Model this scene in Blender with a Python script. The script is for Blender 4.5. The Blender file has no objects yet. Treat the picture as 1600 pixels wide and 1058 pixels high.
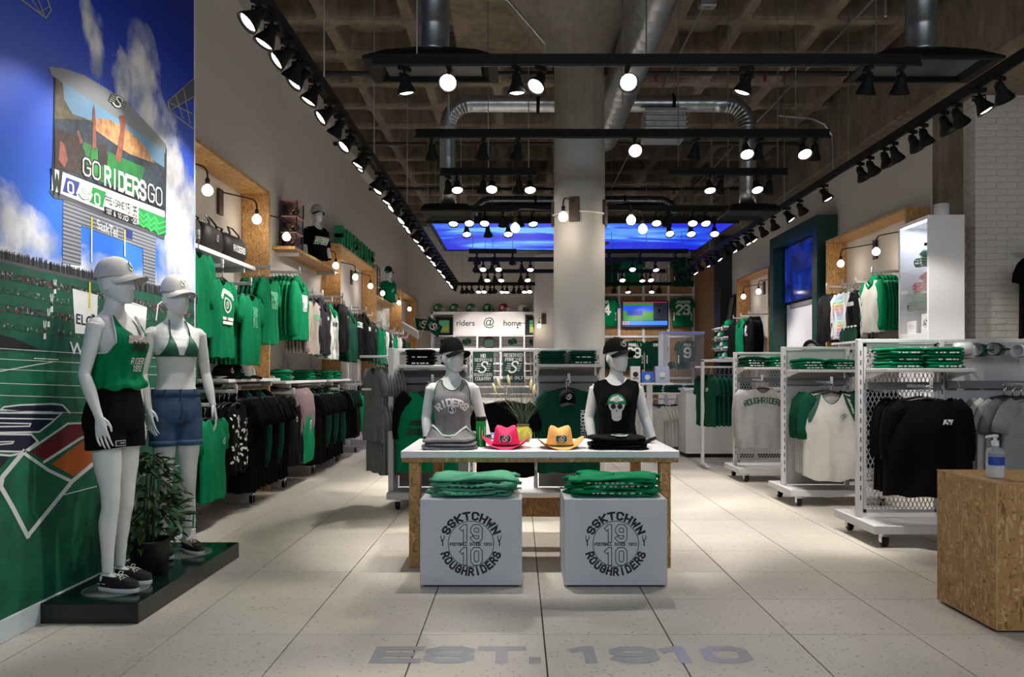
import bpy, math, random
from mathutils import Vector, Matrix
R = math.radians
PI = math.pi
random.seed(7)
SC = bpy.context.scene
COL = SC.collection
CZ = 1.29            # lens height
F = 1210.0           # focal length in pixels of the 1600 px wide photo
# ------------------------------------------------------------------ camera, world, exposure
cam_d = bpy.data.cameras.new('camera')
cam_d.sensor_width = 36.0
cam_d.lens = F / 1600 * 36.0
cam_d.shift_x = -10 / 1600
cam_d.shift_y = 54 / 1600
cam_d.clip_end = 100
cam = bpy.data.objects.new('camera', cam_d)
cam.location = (0, 0, CZ)
cam.rotation_euler = (R(90), 0, 0)
COL.objects.link(cam)
SC.camera = cam
SC.view_settings.view_transform = 'Standard'
SC.view_settings.look = 'None'
SC.view_settings.gamma = 1.0
SC.view_settings.use_curve_mapping = False
SC.view_settings.exposure = 0.30
SC.cycles.max_bounces = 6
SC.cycles.diffuse_bounces = 4
SC.cycles.glossy_bounces = 3
SC.cycles.transmission_bounces = 6
SC.cycles.transparent_max_bounces = 8
SC.cycles.sample_clamp_indirect = 4.0
SC.cycles.caustics_reflective = False
SC.cycles.caustics_refractive = False
w = bpy.data.worlds.new('mall_daylight')
SC.world = w
w.use_nodes = True
w.node_tree.nodes['Background'].inputs['Color'].default_value = (0.80, 0.90, 1.0, 1)
w.node_tree.nodes['Background'].inputs['Strength'].default_value = 0.10
SPOT_W = 72.0        # power of one track spotlight
BULB_W = 1.3         # power of one bare globe bulb
def area_light(name, loc, rot, sx, sy, power, col=(1, 1, 1)):
    d = bpy.data.lights.new(name, 'AREA')
    d.shape = 'RECTANGLE'; d.size = sx; d.size_y = sy; d.energy = power; d.color = col
    o = bpy.data.objects.new(name, d); o.location = loc; o.rotation_euler = rot
    COL.objects.link(o); return o
# the mall concourse outside the shop front, behind the camera
area_light('concourse_light', (1.5, -3.0, 4.2), (R(62), 0, 0), 9.0, 2.0, 170.0, (0.88, 0.95, 1.0))

# ------------------------------------------------------------------ materials
def lin(h):
    if isinstance(h, str):
        c = [int(h[i:i + 2], 16) / 255 for i in (0, 2, 4)]
    else:
        c = [v / 255 for v in h]
    return tuple(v / 12.92 if v <= .04045 else ((v + .055) / 1.055) ** 2.4 for v in c) + (1,)
MATS = {}
def mat(name, col, rough=.6, metal=0.0, emit=None, vary=0.0, vscale=8.0, bump=0.0, bscale=60.0, alpha=1.0, trans=0.0, spec=.5, coat=0.0):
    if name in MATS: return MATS[name]
    m = bpy.data.materials.new(name); MATS[name] = m
    m.use_nodes = True
    nt = m.node_tree; b = nt.nodes['Principled BSDF']
    c = lin(col)
    b.inputs['Base Color'].default_value = c
    b.inputs['Roughness'].default_value = rough
    b.inputs['Metallic'].default_value = metal
    b.inputs['Specular IOR Level'].default_value = spec
    if coat: b.inputs['Coat Weight'].default_value = coat
    if alpha < 1: b.inputs['Alpha'].default_value = alpha
    if trans: b.inputs['Transmission Weight'].default_value = trans
    if emit:
        b.inputs['Emission Color'].default_value = c
        b.inputs['Emission Strength'].default_value = emit
    if vary or bump:
        tc = nt.nodes.new('ShaderNodeTexCoord')
    if vary:
        n = nt.nodes.new('ShaderNodeTexNoise'); n.inputs['Scale'].default_value = vscale; n.inputs['Detail'].default_value = 5
        nt.links.new(tc.outputs['Object'], n.inputs['Vector'])
        r = nt.nodes.new('ShaderNodeValToRGB')
        r.color_ramp.elements[0].position = .3; r.color_ramp.elements[1].position = .7
        r.color_ramp.elements[0].color = tuple(v * (1 - vary) for v in c[:3]) + (1,)
        r.color_ramp.elements[1].color = tuple(min(1, v * (1 + vary)) for v in c[:3]) + (1,)
        nt.links.new(n.outputs['Fac'], r.inputs['Fac'])
        nt.links.new(r.outputs['Color'], b.inputs['Base Color'])
    if bump:
        n2 = nt.nodes.new('ShaderNodeTexNoise'); n2.inputs['Scale'].default_value = bscale; n2.inputs['Detail'].default_value = 3
        nt.links.new(tc.outputs['Object'], n2.inputs['Vector'])
        bp = nt.nodes.new('ShaderNodeBump'); bp.inputs['Strength'].default_value = bump; bp.inputs['Distance'].default_value = .01
        nt.links.new(n2.outputs['Fac'], bp.inputs['Height'])
        nt.links.new(bp.outputs['Normal'], b.inputs['Normal'])
    return m
def ramp(nt, stops, interp='LINEAR'):
    r = nt.nodes.new('ShaderNodeValToRGB'); cr = r.color_ramp; cr.interpolation = interp
    while len(cr.elements) < len(stops): cr.elements.new(.5)
    for e, (p, c) in zip(cr.elements, stops):
        e.position = p; e.color = lin(c)
    return r
def math_node(nt, op, a, b=None):
    n = nt.nodes.new('ShaderNodeMath'); n.operation = op
    for i, v in enumerate((a, b)):
        if v is None: continue
        if isinstance(v, (int, float)): n.inputs[i].default_value = v
        else: nt.links.new(v, n.inputs[i])
    return n.outputs[0]
def mix_node(nt, fac, a, b):
    n = nt.nodes.new('ShaderNodeMix'); n.data_type = 'RGBA'
    for sock, v in ((n.inputs[0], fac), (n.inputs[6], a), (n.inputs[7], b)):
        if isinstance(v, (int, float)): sock.default_value = v
        elif isinstance(v, tuple): sock.default_value = v
        else: nt.links.new(v, sock)
    return n.outputs[2]
def glass_mat(name, col, a, rough=.04):
    m = mat(name, col, rough, alpha=a, spec=.6); return m
def osb_mat(name, dark, mid, light):
    m = bpy.data.materials.new(name); MATS[name] = m; m.use_nodes = True
    nt = m.node_tree; b = nt.nodes['Principled BSDF']; b.inputs['Roughness'].default_value = .55
    tc = nt.nodes.new('ShaderNodeTexCoord')
    out = None
    for k, (rot, sc) in enumerate((((.3, .2, .4), (78, 62, 20)), ((1.1, .4, 1.9), (24, 70, 60)), ((.2, 1.3, .9), (62, 26, 80)), ((.1, .1, .2), (90, 90, 22)))):
        mp = nt.nodes.new('ShaderNodeMapping'); mp.inputs['Rotation'].default_value = rot; mp.inputs['Scale'].default_value = sc
        nt.links.new(tc.outputs['Object'], mp.inputs['Vector'])
        v = nt.nodes.new('ShaderNodeTexVoronoi'); v.inputs['Scale'].default_value = 1.0
        nt.links.new(mp.outputs['Vector'], v.inputs['Vector'])
        sp = nt.nodes.new('ShaderNodeSeparateColor'); nt.links.new(v.outputs['Color'], sp.inputs['Color'])
        if k == 0: out = sp.outputs['Red']; last = v
        else:
            sel = math_node(nt, 'GREATER_THAN', sp.outputs['Green'], .52)
            mx = nt.nodes.new('ShaderNodeMix'); nt.links.new(sel, mx.inputs[0]); nt.links.new(out, mx.inputs[2]); nt.links.new(sp.outputs['Red'], mx.inputs[3])
            out = mx.outputs[0]
    n = nt.nodes.new('ShaderNodeTexNoise'); n.inputs['Scale'].default_value = 120; n.inputs['Detail'].default_value = 4
    nb = nt.nodes.new('ShaderNodeTexNoise'); nb.inputs['Scale'].default_value = 11; nb.inputs['Detail'].default_value = 5; nb.inputs['Roughness'].default_value = .7; nt.links.new(tc.outputs['Object'], nb.inputs['Vector'])
    nt.links.new(tc.outputs['Object'], n.inputs['Vector'])
    f = math_node(nt, 'ADD', math_node(nt, 'ADD', math_node(nt, 'MULTIPLY', out, .52), math_node(nt, 'MULTIPLY', nb.outputs['Fac'], .42)), math_node(nt, 'MULTIPLY', n.outputs['Fac'], .18))
    r = ramp(nt, [(.22, dark), (.42, mid), (.66, mid), (.88, light)])
    nt.links.new(f, r.inputs['Fac']); nt.links.new(r.outputs['Color'], b.inputs['Base Color'])
    bp = nt.nodes.new('ShaderNodeBump'); bp.inputs['Strength'].default_value = .25; bp.inputs['Distance'].default_value = .004
    nt.links.new(out, bp.inputs['Height']); nt.links.new(bp.outputs['Normal'], b.inputs['Normal'])
    return m
def concrete_mat(name, a, bcol, c, scale=1.3):
    m = bpy.data.materials.new(name); MATS[name] = m; m.use_nodes = True
    nt = m.node_tree; b = nt.nodes['Principled BSDF']; b.inputs['Roughness'].default_value = .85
    tc = nt.nodes.new('ShaderNodeTexCoord')
    g = nt.nodes.new('ShaderNodeNewGeometry')
    n = nt.nodes.new('ShaderNodeTexNoise'); n.inputs['Scale'].default_value = scale; n.inputs['Detail'].default_value = 8; n.inputs['Roughness'].default_value = .65
    nt.links.new(g.outputs['Position'], n.inputs['Vector'])
    n2 = nt.nodes.new('ShaderNodeTexNoise'); n2.inputs['Scale'].default_value = scale * 9; n2.inputs['Detail'].default_value = 6
    mp = nt.nodes.new('ShaderNodeMapping'); mp.inputs['Scale'].default_value = (1, 1, .25)
    nt.links.new(g.outputs['Position'], mp.inputs['Vector']); nt.links.new(mp.outputs['Vector'], n2.inputs['Vector'])
    f = math_node(nt, 'ADD', math_node(nt, 'MULTIPLY', n.outputs['Fac'], .6), math_node(nt, 'MULTIPLY', n2.outputs['Fac'], .4))
    r = ramp(nt, [(.3, a), (.5, bcol), (.72, c)])
    nt.links.new(f, r.inputs['Fac']); nt.links.new(r.outputs['Color'], b.inputs['Base Color'])
    bp = nt.nodes.new('ShaderNodeBump'); bp.inputs['Strength'].default_value = .35; bp.inputs['Distance'].default_value = .01
    nt.links.new(n2.outputs['Fac'], bp.inputs['Height']); nt.links.new(bp.outputs['Normal'], b.inputs['Normal'])
    return m

# ------------------------------------------------------------------ mesh builder
class MB:
    def __init__(s): s.v = []; s.f = []; s.m = []
    def add(s, vs, fs, mi=0, mx=None):
        o = len(s.v)
        s.v += [tuple(mx @ Vector(p)) for p in vs] if mx else [tuple(p) for p in vs]
        for f in fs: s.f.append(tuple(i + o for i in f)); s.m.append(mi)
        return s
    def box(s, x0, x1, y0, y1, z0, z1, mi=0, mx=None):
        v = [(x0, y0, z0), (x1, y0, z0), (x1, y1, z0), (x0, y1, z0), (x0, y0, z1), (x1, y0, z1), (x1, y1, z1), (x0, y1, z1)]
        return s.add(v, [(0, 3, 2, 1), (4, 5, 6, 7), (0, 1, 5, 4), (1, 2, 6, 5), (2, 3, 7, 6), (3, 0, 4, 7)], mi, mx)
    def bbox(s, x0, x1, y0, y1, z0, z1, b=.006, mi=0, mx=None):   # box with chamfered edges
        if b * 2.2 > min(x1 - x0, y1 - y0, z1 - z0): return s.box(x0, x1, y0, y1, z0, z1, mi, mx)
        pts = []; idx = {}
        for i, x in enumerate((x0, x1)):
            for j, y in enumerate((y0, y1)):
                for k, z in enumerate((z0, z1)):
                    sx, sy, sz = (b if i == 0 else -b), (b if j == 0 else -b), (b if k == 0 else -b)
                    for a, p in enumerate(((x, y + sy, z + sz), (x + sx, y, z + sz), (x + sx, y + sy, z))):
                        idx[i, j, k, a] = len(pts); pts.append(p)
        fs = []
        cyc = ((0, 0), (1, 0), (1, 1), (0, 1))
        for i in (0, 1):
            f = [idx[i, a, c, 0] for a, c in cyc]; fs.append(f if i else f[::-1])
            f = [idx[c, i, a, 1] for a, c in cyc]; fs.append(f if i else f[::-1])
            f = [idx[a, c, i, 2] for a, c in cyc]; fs.append(f if i else f[::-1])
        for i in (0, 1):
            for j in (0, 1):
                q = [idx[i, j, 0, 0], idx[i, j, 0, 1], idx[i, j, 1, 1], idx[i, j, 1, 0]]; fs.append(q if i == j else q[::-1])
                q = [idx[i, 0, j, 0], idx[i, 0, j, 2], idx[i, 1, j, 2], idx[i, 1, j, 0]]; fs.append(q[::-1] if i == j else q)
                q = [idx[0, i, j, 1], idx[0, i, j, 2], idx[1, i, j, 2], idx[1, i, j, 1]]; fs.append(q if i == j else q[::-1])
                for k in (0, 1):
                    t = [idx[i, j, k, 0], idx[i, j, k, 1], idx[i, j, k, 2]]; fs.append(t if (i + j + k) % 2 else t[::-1])
        return s.add(pts, fs, mi, mx)
    def rings(s, rs, cap=True, mi=0, mx=None, closed=True):
        n = len(rs[0]); vs = [p for r in rs for p in r]; fs = []
        for a in range(len(rs) - 1):
            for i in range(n if closed else n - 1):
                j = (i + 1) % n
                fs.append((a * n + i, a * n + j, (a + 1) * n + j, (a + 1) * n + i))
        if cap:
            fs.append(tuple(range(n))[::-1]); fs.append(tuple((len(rs) - 1) * n + i for i in range(n)))
        return s.add(vs, fs, mi, mx)
    def tube(s, path, r, seg=6, mi=0, mx=None, cap=True, flat=1.0):
        path = [Vector(p) for p in path]; rs = []; nrm = None
        for i, p in enumerate(path):
            a = path[max(i - 1, 0)]; b = path[min(i + 1, len(path) - 1)]
            t = (b - a)
            t = t.normalized() if t.length > 1e-9 else Vector((0, 0, 1))
            if nrm is None:
                nrm = t.cross(Vector((0, 0, 1)))
                if nrm.length < .05: nrm = t.cross(Vector((0, 1, 0)))
            nrm = (nrm - t * nrm.dot(t))
            nrm = nrm.normalized() if nrm.length > 1e-6 else t.orthogonal().normalized()
            bn = t.cross(nrm)
            rr = r[i] if isinstance(r, (list, tuple)) else r
            rs.append([p + (nrm * math.cos(2 * PI * k / seg) + bn * math.sin(2 * PI * k / seg) * flat) * rr for k in range(seg)])
        return s.rings(rs, cap, mi, mx)
    def cyl(s, p0, p1, r0, r1=None, seg=12, mi=0, mx=None):
        return s.tube([p0, p1], [r0, r0 if r1 is None else r1], seg, mi, mx)
    def lathe(s, prof, seg=16, mi=0, mx=None, cap=False):   # profile of (r, z)
        return s.rings([[(r * math.cos(2 * PI * k / seg), r * math.sin(2 * PI * k / seg), z) for k in range(seg)] for r, z in prof], cap, mi, mx)
    def prism(s, poly, d, mi=0, mx=None):   # poly in xz, extruded from y=0 to y=d
        n = len(poly)
        vs = [(x, 0, z) for x, z in poly] + [(x, d, z) for x, z in poly]
        fs = [tuple(range(n)), tuple(range(2 * n - 1, n - 1, -1))] + [(i, i + n, (i + 1) % n + n, (i + 1) % n) for i in range(n)]
        return s.add(vs, fs, mi, mx)
    def sphere(s, c, rx, ry=None, rz=None, seg=14, nr=8, mi=0, mx=None):
        ry = ry or rx; rz = rz or rx
        rs = []
        for a in range(nr + 1):
            t = PI * a / nr; q = max(math.sin(t), .002)
            rs.append([(c[0] + rx * q * math.cos(2 * PI * k / seg), c[1] + ry * q * math.sin(2 * PI * k / seg), c[2] - rz * math.cos(t)) for k in range(seg)])
        return s.rings(rs, False, mi, mx)
    def poly(s, pts, mi=0, mx=None): return s.add(pts, [tuple(range(len(pts)))], mi, mx)
    def mesh(s, name, mats, smooth=False):
        me = bpy.data.meshes.new(name); me.from_pydata(s.v, [], s.f)
        for m in (mats if isinstance(mats, (list, tuple)) else [mats]): me.materials.append(m)
        if any(s.m): me.polygons.foreach_set('material_index', s.m)
        if smooth: me.polygons.foreach_set('use_smooth', [True] * len(me.polygons))
        me.update(); return me
    def obj(s, name, mats, parent=None, smooth=False, **kw):
        return place(s.mesh(name, mats, smooth), name, parent, **kw)
def place(me, name, parent=None, loc=None, rz=None, label=None, cat=None, group=None, kind=None, rot=None, scale=None):
    o = bpy.data.objects.new(name, me); COL.objects.link(o)
    if parent: o.parent = parent
    if loc is not None: o.location = loc
    if rz is not None: o.rotation_euler = (0, 0, rz)
    if rot is not None: o.rotation_euler = rot
    if scale is not None: o.scale = scale
    if label: o['label'] = label
    if cat: o['category'] = cat
    if group: o['group'] = group
    if kind: o['kind'] = kind
    return o
def thing(name, label, cat, loc=(0, 0, 0), rz=0.0, group=None, rot=None):
    return place(None, name, None, loc, rz, label, cat, group, rot=rot)
def copy_tree(o, parent=None, **kw):
    c = o.copy(); COL.objects.link(c)
    if parent is not None: c.parent = parent
    for ch in o.children: copy_tree(ch, c)
    for k, v in kw.items():
        if k == 'loc': c.location = v
        elif k == 'rz': c.rotation_euler = (0, 0, v)
        elif k == 'rot': c.rotation_euler = v
        elif k == 'group' and v is None:
            if 'group' in c: del c['group']
        else: c[k] = v
    return c
def struct(mb, name, m, parent=None, smooth=False): return mb.obj(name, m, parent, smooth, kind='structure')
def W(px, py, Y): return Vector(((px - 810) / F * Y, Y, CZ + (583 - py) / F * Y))   # a point of the place at depth Y

# ------------------------------------------------------------------ lettering: a squared stroke alphabet and a round one
G = {
 'A': [[(0,0),(0,4.2),(1.2,6),(2.8,6),(4,4.2),(4,0)],[(0,2.2),(4,2.2)]], 'B': [[(0,0),(0,6),(3,6),(4,5.2),(4,3.9),(3.2,3.1),(0,3.1)],[(3.2,3.1),(4,2.3),(4,.8),(3.1,0),(0,0)]],
 'C': [[(4,4.6),(4,5),(3,6),(1,6),(0,5),(0,1),(1,0),(3,0),(4,1),(4,1.4)]], 'D': [[(0,0),(0,6),(2.9,6),(4,4.9),(4,1.1),(2.9,0),(0,0)]],
 'E': [[(4,6),(0,6),(0,0),(4,0)],[(0,3),(3.2,3)]], 'F': [[(4,6),(0,6),(0,0)],[(0,3),(3.2,3)]], 'G': [[(4,4.6),(4,5),(3,6),(1,6),(0,5),(0,1),(1,0),(3,0),(4,1),(4,2.8),(2.3,2.8)]],
 'H': [[(0,0),(0,6)],[(4,0),(4,6)],[(0,3),(4,3)]], 'I': [[(2,0),(2,6)]], 'J': [[(4,6),(4,1),(3,0),(1,0),(0,1),(0,1.8)]], 'K': [[(0,0),(0,6)],[(4,6),(.3,3),(4,0)]],
 'L': [[(0,6),(0,0),(4,0)]], 'M': [[(0,0),(0,6),(2,2.6),(4,6),(4,0)]], 'N': [[(0,0),(0,6),(4,0),(4,6)]], 'O': [[(1,0),(0,1),(0,5),(1,6),(3,6),(4,5),(4,1),(3,0),(1,0)]],
 'P': [[(0,0),(0,6),(3,6),(4,5.1),(4,3.6),(3,2.7),(0,2.7)]], 'R': [[(0,0),(0,6),(3,6),(4,5.1),(4,3.7),(3,2.8),(0,2.8)],[(2,2.8),(4,0)]],
 'S': [[(4,4.7),(4,5.1),(3,6),(1,6),(0,5.1),(0,3.9),(.9,3.1),(3.1,2.9),(4,2.1),(4,.9),(3,0),(1,0),(0,.9),(0,1.3)]], 'T': [[(0,6),(4,6)],[(2,6),(2,0)]],
 'U': [[(0,6),(0,1),(1,0),(3,0),(4,1),(4,6)]], 'V': [[(0,6),(2,0),(4,6)]], 'W': [[(0,6),(.8,0),(2,4),(3.2,0),(4,6)]], 'X': [[(0,0),(4,6)],[(0,6),(4,0)]],
 'Y': [[(0,6),(2,3.2),(4,6)],[(2,3.2),(2,0)]], 'Z': [[(0,6),(4,6),(0,0),(4,0)]], 'Q': [[(1,0),(0,1),(0,5),(1,6),(3,6),(4,5),(4,1),(3,0),(1,0)],[(2.4,1.6),(4.2,-.4)]],
 '0': [[(1,0),(0,1),(0,5),(1,6),(3,6),(4,5),(4,1),(3,0),(1,0)]], '1': [[(.6,5),(1.8,6),(2.2,6),(2.2,0)]], '2': [[(0,4.6),(0,5.1),(1,6),(3,6),(4,5.1),(4,3.9),(0,.6),(0,0),(4,0)]],
 '3': [[(0,5),(1,6),(3,6),(4,5.1),(4,3.9),(3.1,3.1),(1.4,3.1)],[(3.1,3.1),(4,2.2),(4,.9),(3,0),(1,0),(0,1)]], '4': [[(3,0),(3,6),(0,2),(0,1.6),(4.2,1.6)]],
 '5': [[(4,6),(0,6),(0,3.5),(3,3.5),(4,2.6),(4,1),(3,0),(1,0),(0,1)]], '9': [[(0,1),(1,0),(3,0),(4,1),(4,5),(3,6),(1,6),(0,5),(0,3.7),(1,2.8),(4,2.8)]],
 '.': [[(0,0),(0,.6)]], '&': [[(4,0),(.8,4.4),(.8,5.3),(1.4,6),(2.2,6),(2.9,5.3),(2.9,4.5),(0,2),(0,.9),(.9,0),(2.2,0),(4,2)]], '-': [[(.6,3),(3.4,3)]], ' ': [], ':': [[(1,1),(1,1.7)],[(1,4),(1,4.7)]],
 '%': [[(0,0),(4,6)],[(.3,4.6),(.3,5.6)],[(3.7,.4),(3.7,1.4)]],
}
def ribbon(pts, w):
    """2D polyline -> mitred quads"""
    n = len(pts); closed = pts[0] == pts[-1] and n > 3
    P = [Vector(p) for p in (pts[:-1] if closed else pts)]; n = len(P); L = []; Rr = []
    for i in range(n):
        if closed: a, b, c = P[i - 1], P[i], P[(i + 1) % n]
        else: a, b, c = P[max(i - 1, 0)], P[i], P[min(i + 1, n - 1)]
        d1 = (b - a) if (b - a).length > 1e-9 else (c - b); d2 = (c - b) if (c - b).length > 1e-9 else d1
        d1 = d1.normalized(); d2 = d2.normalized()
        n1 = Vector((-d1.y, d1.x)); n2 = Vector((-d2.y, d2.x)); m = n1 + n2
        m = m.normalized() if m.length > 1e-6 else n1
        k = w / 2 / max(m.dot(n1), .45)
        e = Vector((0, 0))
        if not closed: e = -d1 * w / 2 if i == 0 else d1 * w / 2 if i == n - 1 else e
        L.append(b + m * k + e); Rr.append(b - m * k + e)
    vs = [tuple(p) for p in L + Rr]; fs = []
    for i in range(n if closed else n - 1):
        j = (i + 1) % n; fs.append((i, i + n, j + n, j))
    return vs, fs
def subdiv2(pts, step):
    out = [pts[0]]
    for a, b in zip(pts, pts[1:]):
        d = math.hypot(b[0] - a[0], b[1] - a[1]); k = max(1, int(d / step))
        for i in range(1, k + 1): out.append((a[0] + (b[0] - a[0]) * i / k, a[1] + (b[1] - a[1]) * i / k))
    if pts[0] == pts[-1]: out[-1] = out[0]
    return out
def text_w(s, h, ww=.62, sp=.28):
    return len(s) * h * ww * (1 + sp) - h * ww * sp
def stroke_text(mb, s, h, w, fn, mi=0, ww=.62, sp=.28, align=.5, step=0, slant=0.0):
    """squared letters of height h, stroke w; fn maps (u, v) to 3D; u measured from the aligned origin, v from the base line"""
    tw = text_w(s, h, ww, sp); u0 = -tw * align
    for i, ch in enumerate(s):
        for st in G.get(ch, []):
            pts = [(u0 + i * h * ww * (1 + sp) + x / 4 * h * ww + slant * y * h / 6, y / 6 * h) for x, y in st]
            if step: pts = subdiv2(pts, step)
            strip(mb, *ribbon(pts, w), fn, mi)
def strip(mb, vs, fs, fn, mi, flip=False):
    """each quad of a ribbon is lifted by a hair so that crossing strokes never share a plane"""
    p = [Vector(fn(u, v)) for u, v in vs]
    for f in fs:
        strip.n = (strip.n + 1) % 7
        q = [p[i] for i in f]; nn = (q[1] - q[0]).cross(q[2] - q[0])
        if nn.length < 1e-12: nn = (q[2] - q[0]).cross(q[3] - q[0])
        nn = nn.normalized() * (.00006 * strip.n) * (-1 if flip else 1)
        mb.add([tuple(x + nn) for x in q], [(0, 1, 2, 3)], mi)
strip.n = 0
def arc_fn(cx, cz, r, y, top=True):
    """lettering round a circle in the xz plane facing -y"""
    def fn(u, v):
        if top: a = PI / 2 - u / r; rr = r + v
        else: a = -PI / 2 + u / r; rr = r - v
        return (cx + rr * math.cos(a), y, cz + rr * math.sin(a))
    return fn
def font_text(mb, s, size, fn, mi=0, bold=0.0, align='CENTER'):
    cu = bpy.data.curves.new('lettering', 'FONT'); cu.body = s; cu.size = size; cu.align_x = align; cu.offset = bold; cu.resolution_u = 3
    o = bpy.data.objects.new('lettering', cu); COL.objects.link(o)
    dg = bpy.context.evaluated_depsgraph_get()
    me = bpy.data.meshes.new_from_object(o.evaluated_get(dg))
    mb.add([fn(v.co.x, v.co.y) for v in me.vertices], [tuple(p.vertices) for p in me.polygons], mi)
    bpy.data.objects.remove(o); bpy.data.curves.remove(cu); bpy.data.meshes.remove(me)
def ring2(mb, r, w, fn, mi=0, seg=40):
    vs = []; fs = []
    for k in range(seg):
        a = 2 * PI * k / seg
        for rr in (r - w / 2, r + w / 2): vs.append(fn(rr * math.cos(a), rr * math.sin(a)))
    for k in range(seg):
        j = (k + 1) % seg; fs.append((2 * k, 2 * k + 1, 2 * j + 1, 2 * j))
    mb.add(vs, fs, mi)
def disc2(mb, r, fn, mi=0, seg=24, sx=1.0, sy=1.0):
    vs = [fn(0, 0)] + [fn(r * sx * math.cos(2 * PI * k / seg), r * sy * math.sin(2 * PI * k / seg)) for k in range(seg)]
    mb.add(vs, [(0, 1 + k, 1 + (k + 1) % seg) for k in range(seg)], mi)
S_CURVE = [(.62,.80),(.55,.93),(.38,1.0),(.18,.97),(.06,.84),(.10,.68),(.26,.57),(.44,.47),(.55,.35),(.52,.18),(.38,.05),(.18,.0),(.0,.05),(-.12,.16)]
def s_logo(mb, w, fn, fi=None, si=0, oi=2, li=0):
    """slanted banded field (fi), speed bands (si), a tall S (li) with an outline (oi); fn maps (u, v, layer)"""
    def q(u, v, l): return fn((u + .34 * v) * w, v * w, l)
    if fi is not None:
        mb.add([q(-.46, -.27, 0), q(.46, -.27, 0), q(.46, .27, 0), q(-.46, .27, 0)], [(0, 1, 2, 3)], fi)
    for k in range(4):
        v = -.2 + k * .13
        for a, b in ((-.44, -.15), (.18, .44)):
            mb.add([q(a, v - .012, 1), q(b, v - .022, 1), q(b, v + .012, 1), q(a, v + .022, 1)], [(0, 1, 2, 3)], si)
    pts = [((x - .25) * w * .62, (y - .5) * w * .66) for x, y in S_CURVE]
    for wd, mi, l in ((.17, oi, 2), (.10, li, 3)):
        vs, fs = ribbon(pts, w * wd); mb.add([fn(u + .2 * v, v, l) for u, v in vs], fs, mi)
D_W, D_K, D_G, D_DG, D_GR, D_R, D_N, D_O, D_S, D_Y, D_LG, D_SK = range(12)
def decal_mats():
    return [mat('print_white', 'e8e8e6', .6), mat('print_black', '0c0c0e', .6), mat('print_green', '00794a', .6), mat('print_dark_green', '0b3d31', .6),
            mat('print_grey', '8d8f90', .6), mat('print_red', '8c1620', .6), mat('print_navy', '12183c', .6), mat('print_orange', 'c8641c', .6),
            mat('print_silver', 'b9bcbd', .35, .6), mat('print_yellow', 'd9d23c', .6), mat('print_mint', '6cc79c', .6), mat('print_skin', '7c4a36', .7)]
def decal(mb, name, parent=None, **kw): return mb.obj(name, decal_mats(), parent, **kw)
def front_fn(x, y, z, k=.0008, s=1.0):     # plane facing -y
    return lambda u, v, l=0: (x + u * s, y - l * k, z + v)
# ------------------------------------------------------------------ the setting
WL, WM, WR = -3.03, -2.47, 4.9       # left wall, mural face, right wall
YB, CEIL = 21.2, 5.30                # back wall, rib bottom
osb = osb_mat('osb_board', '60401f', 'b08550', 'dcb982')
osb_d = osb_mat('osb_board_edge', '54361c', '9e7445', 'cba671')
conc = concrete_mat('raw_concrete', '473e34', '6e6254', '8e8171')
conc_l = concrete_mat('column_concrete', '6a6359', '837a6e', '968d80', 2.0)
wallp = mat('white_wall_paint', 'cac6c0', .75, bump=.05, bscale=180)
greyw = mat('grey_wall_paint', 'b3afa9', .8, bump=.05, bscale=180)
white = mat('white_laminate', 'e4e4e8', .35)
whitem = mat('white_powder_coat', 'cdcdcf', .4)
black = mat('black_metal', '070708', .5, spec=.3)
blackm = mat('matt_black_metal', '070709', .7, spec=.25)
chrome = mat('chrome', 'c9c9cc', .15, 1.0)
galv = mat('galvanised_steel', 'a3a8ac', .3, .9, vary=.15, vscale=14)
dgreen = mat('dark_green_paint', '0d3a35', .35)
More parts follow.
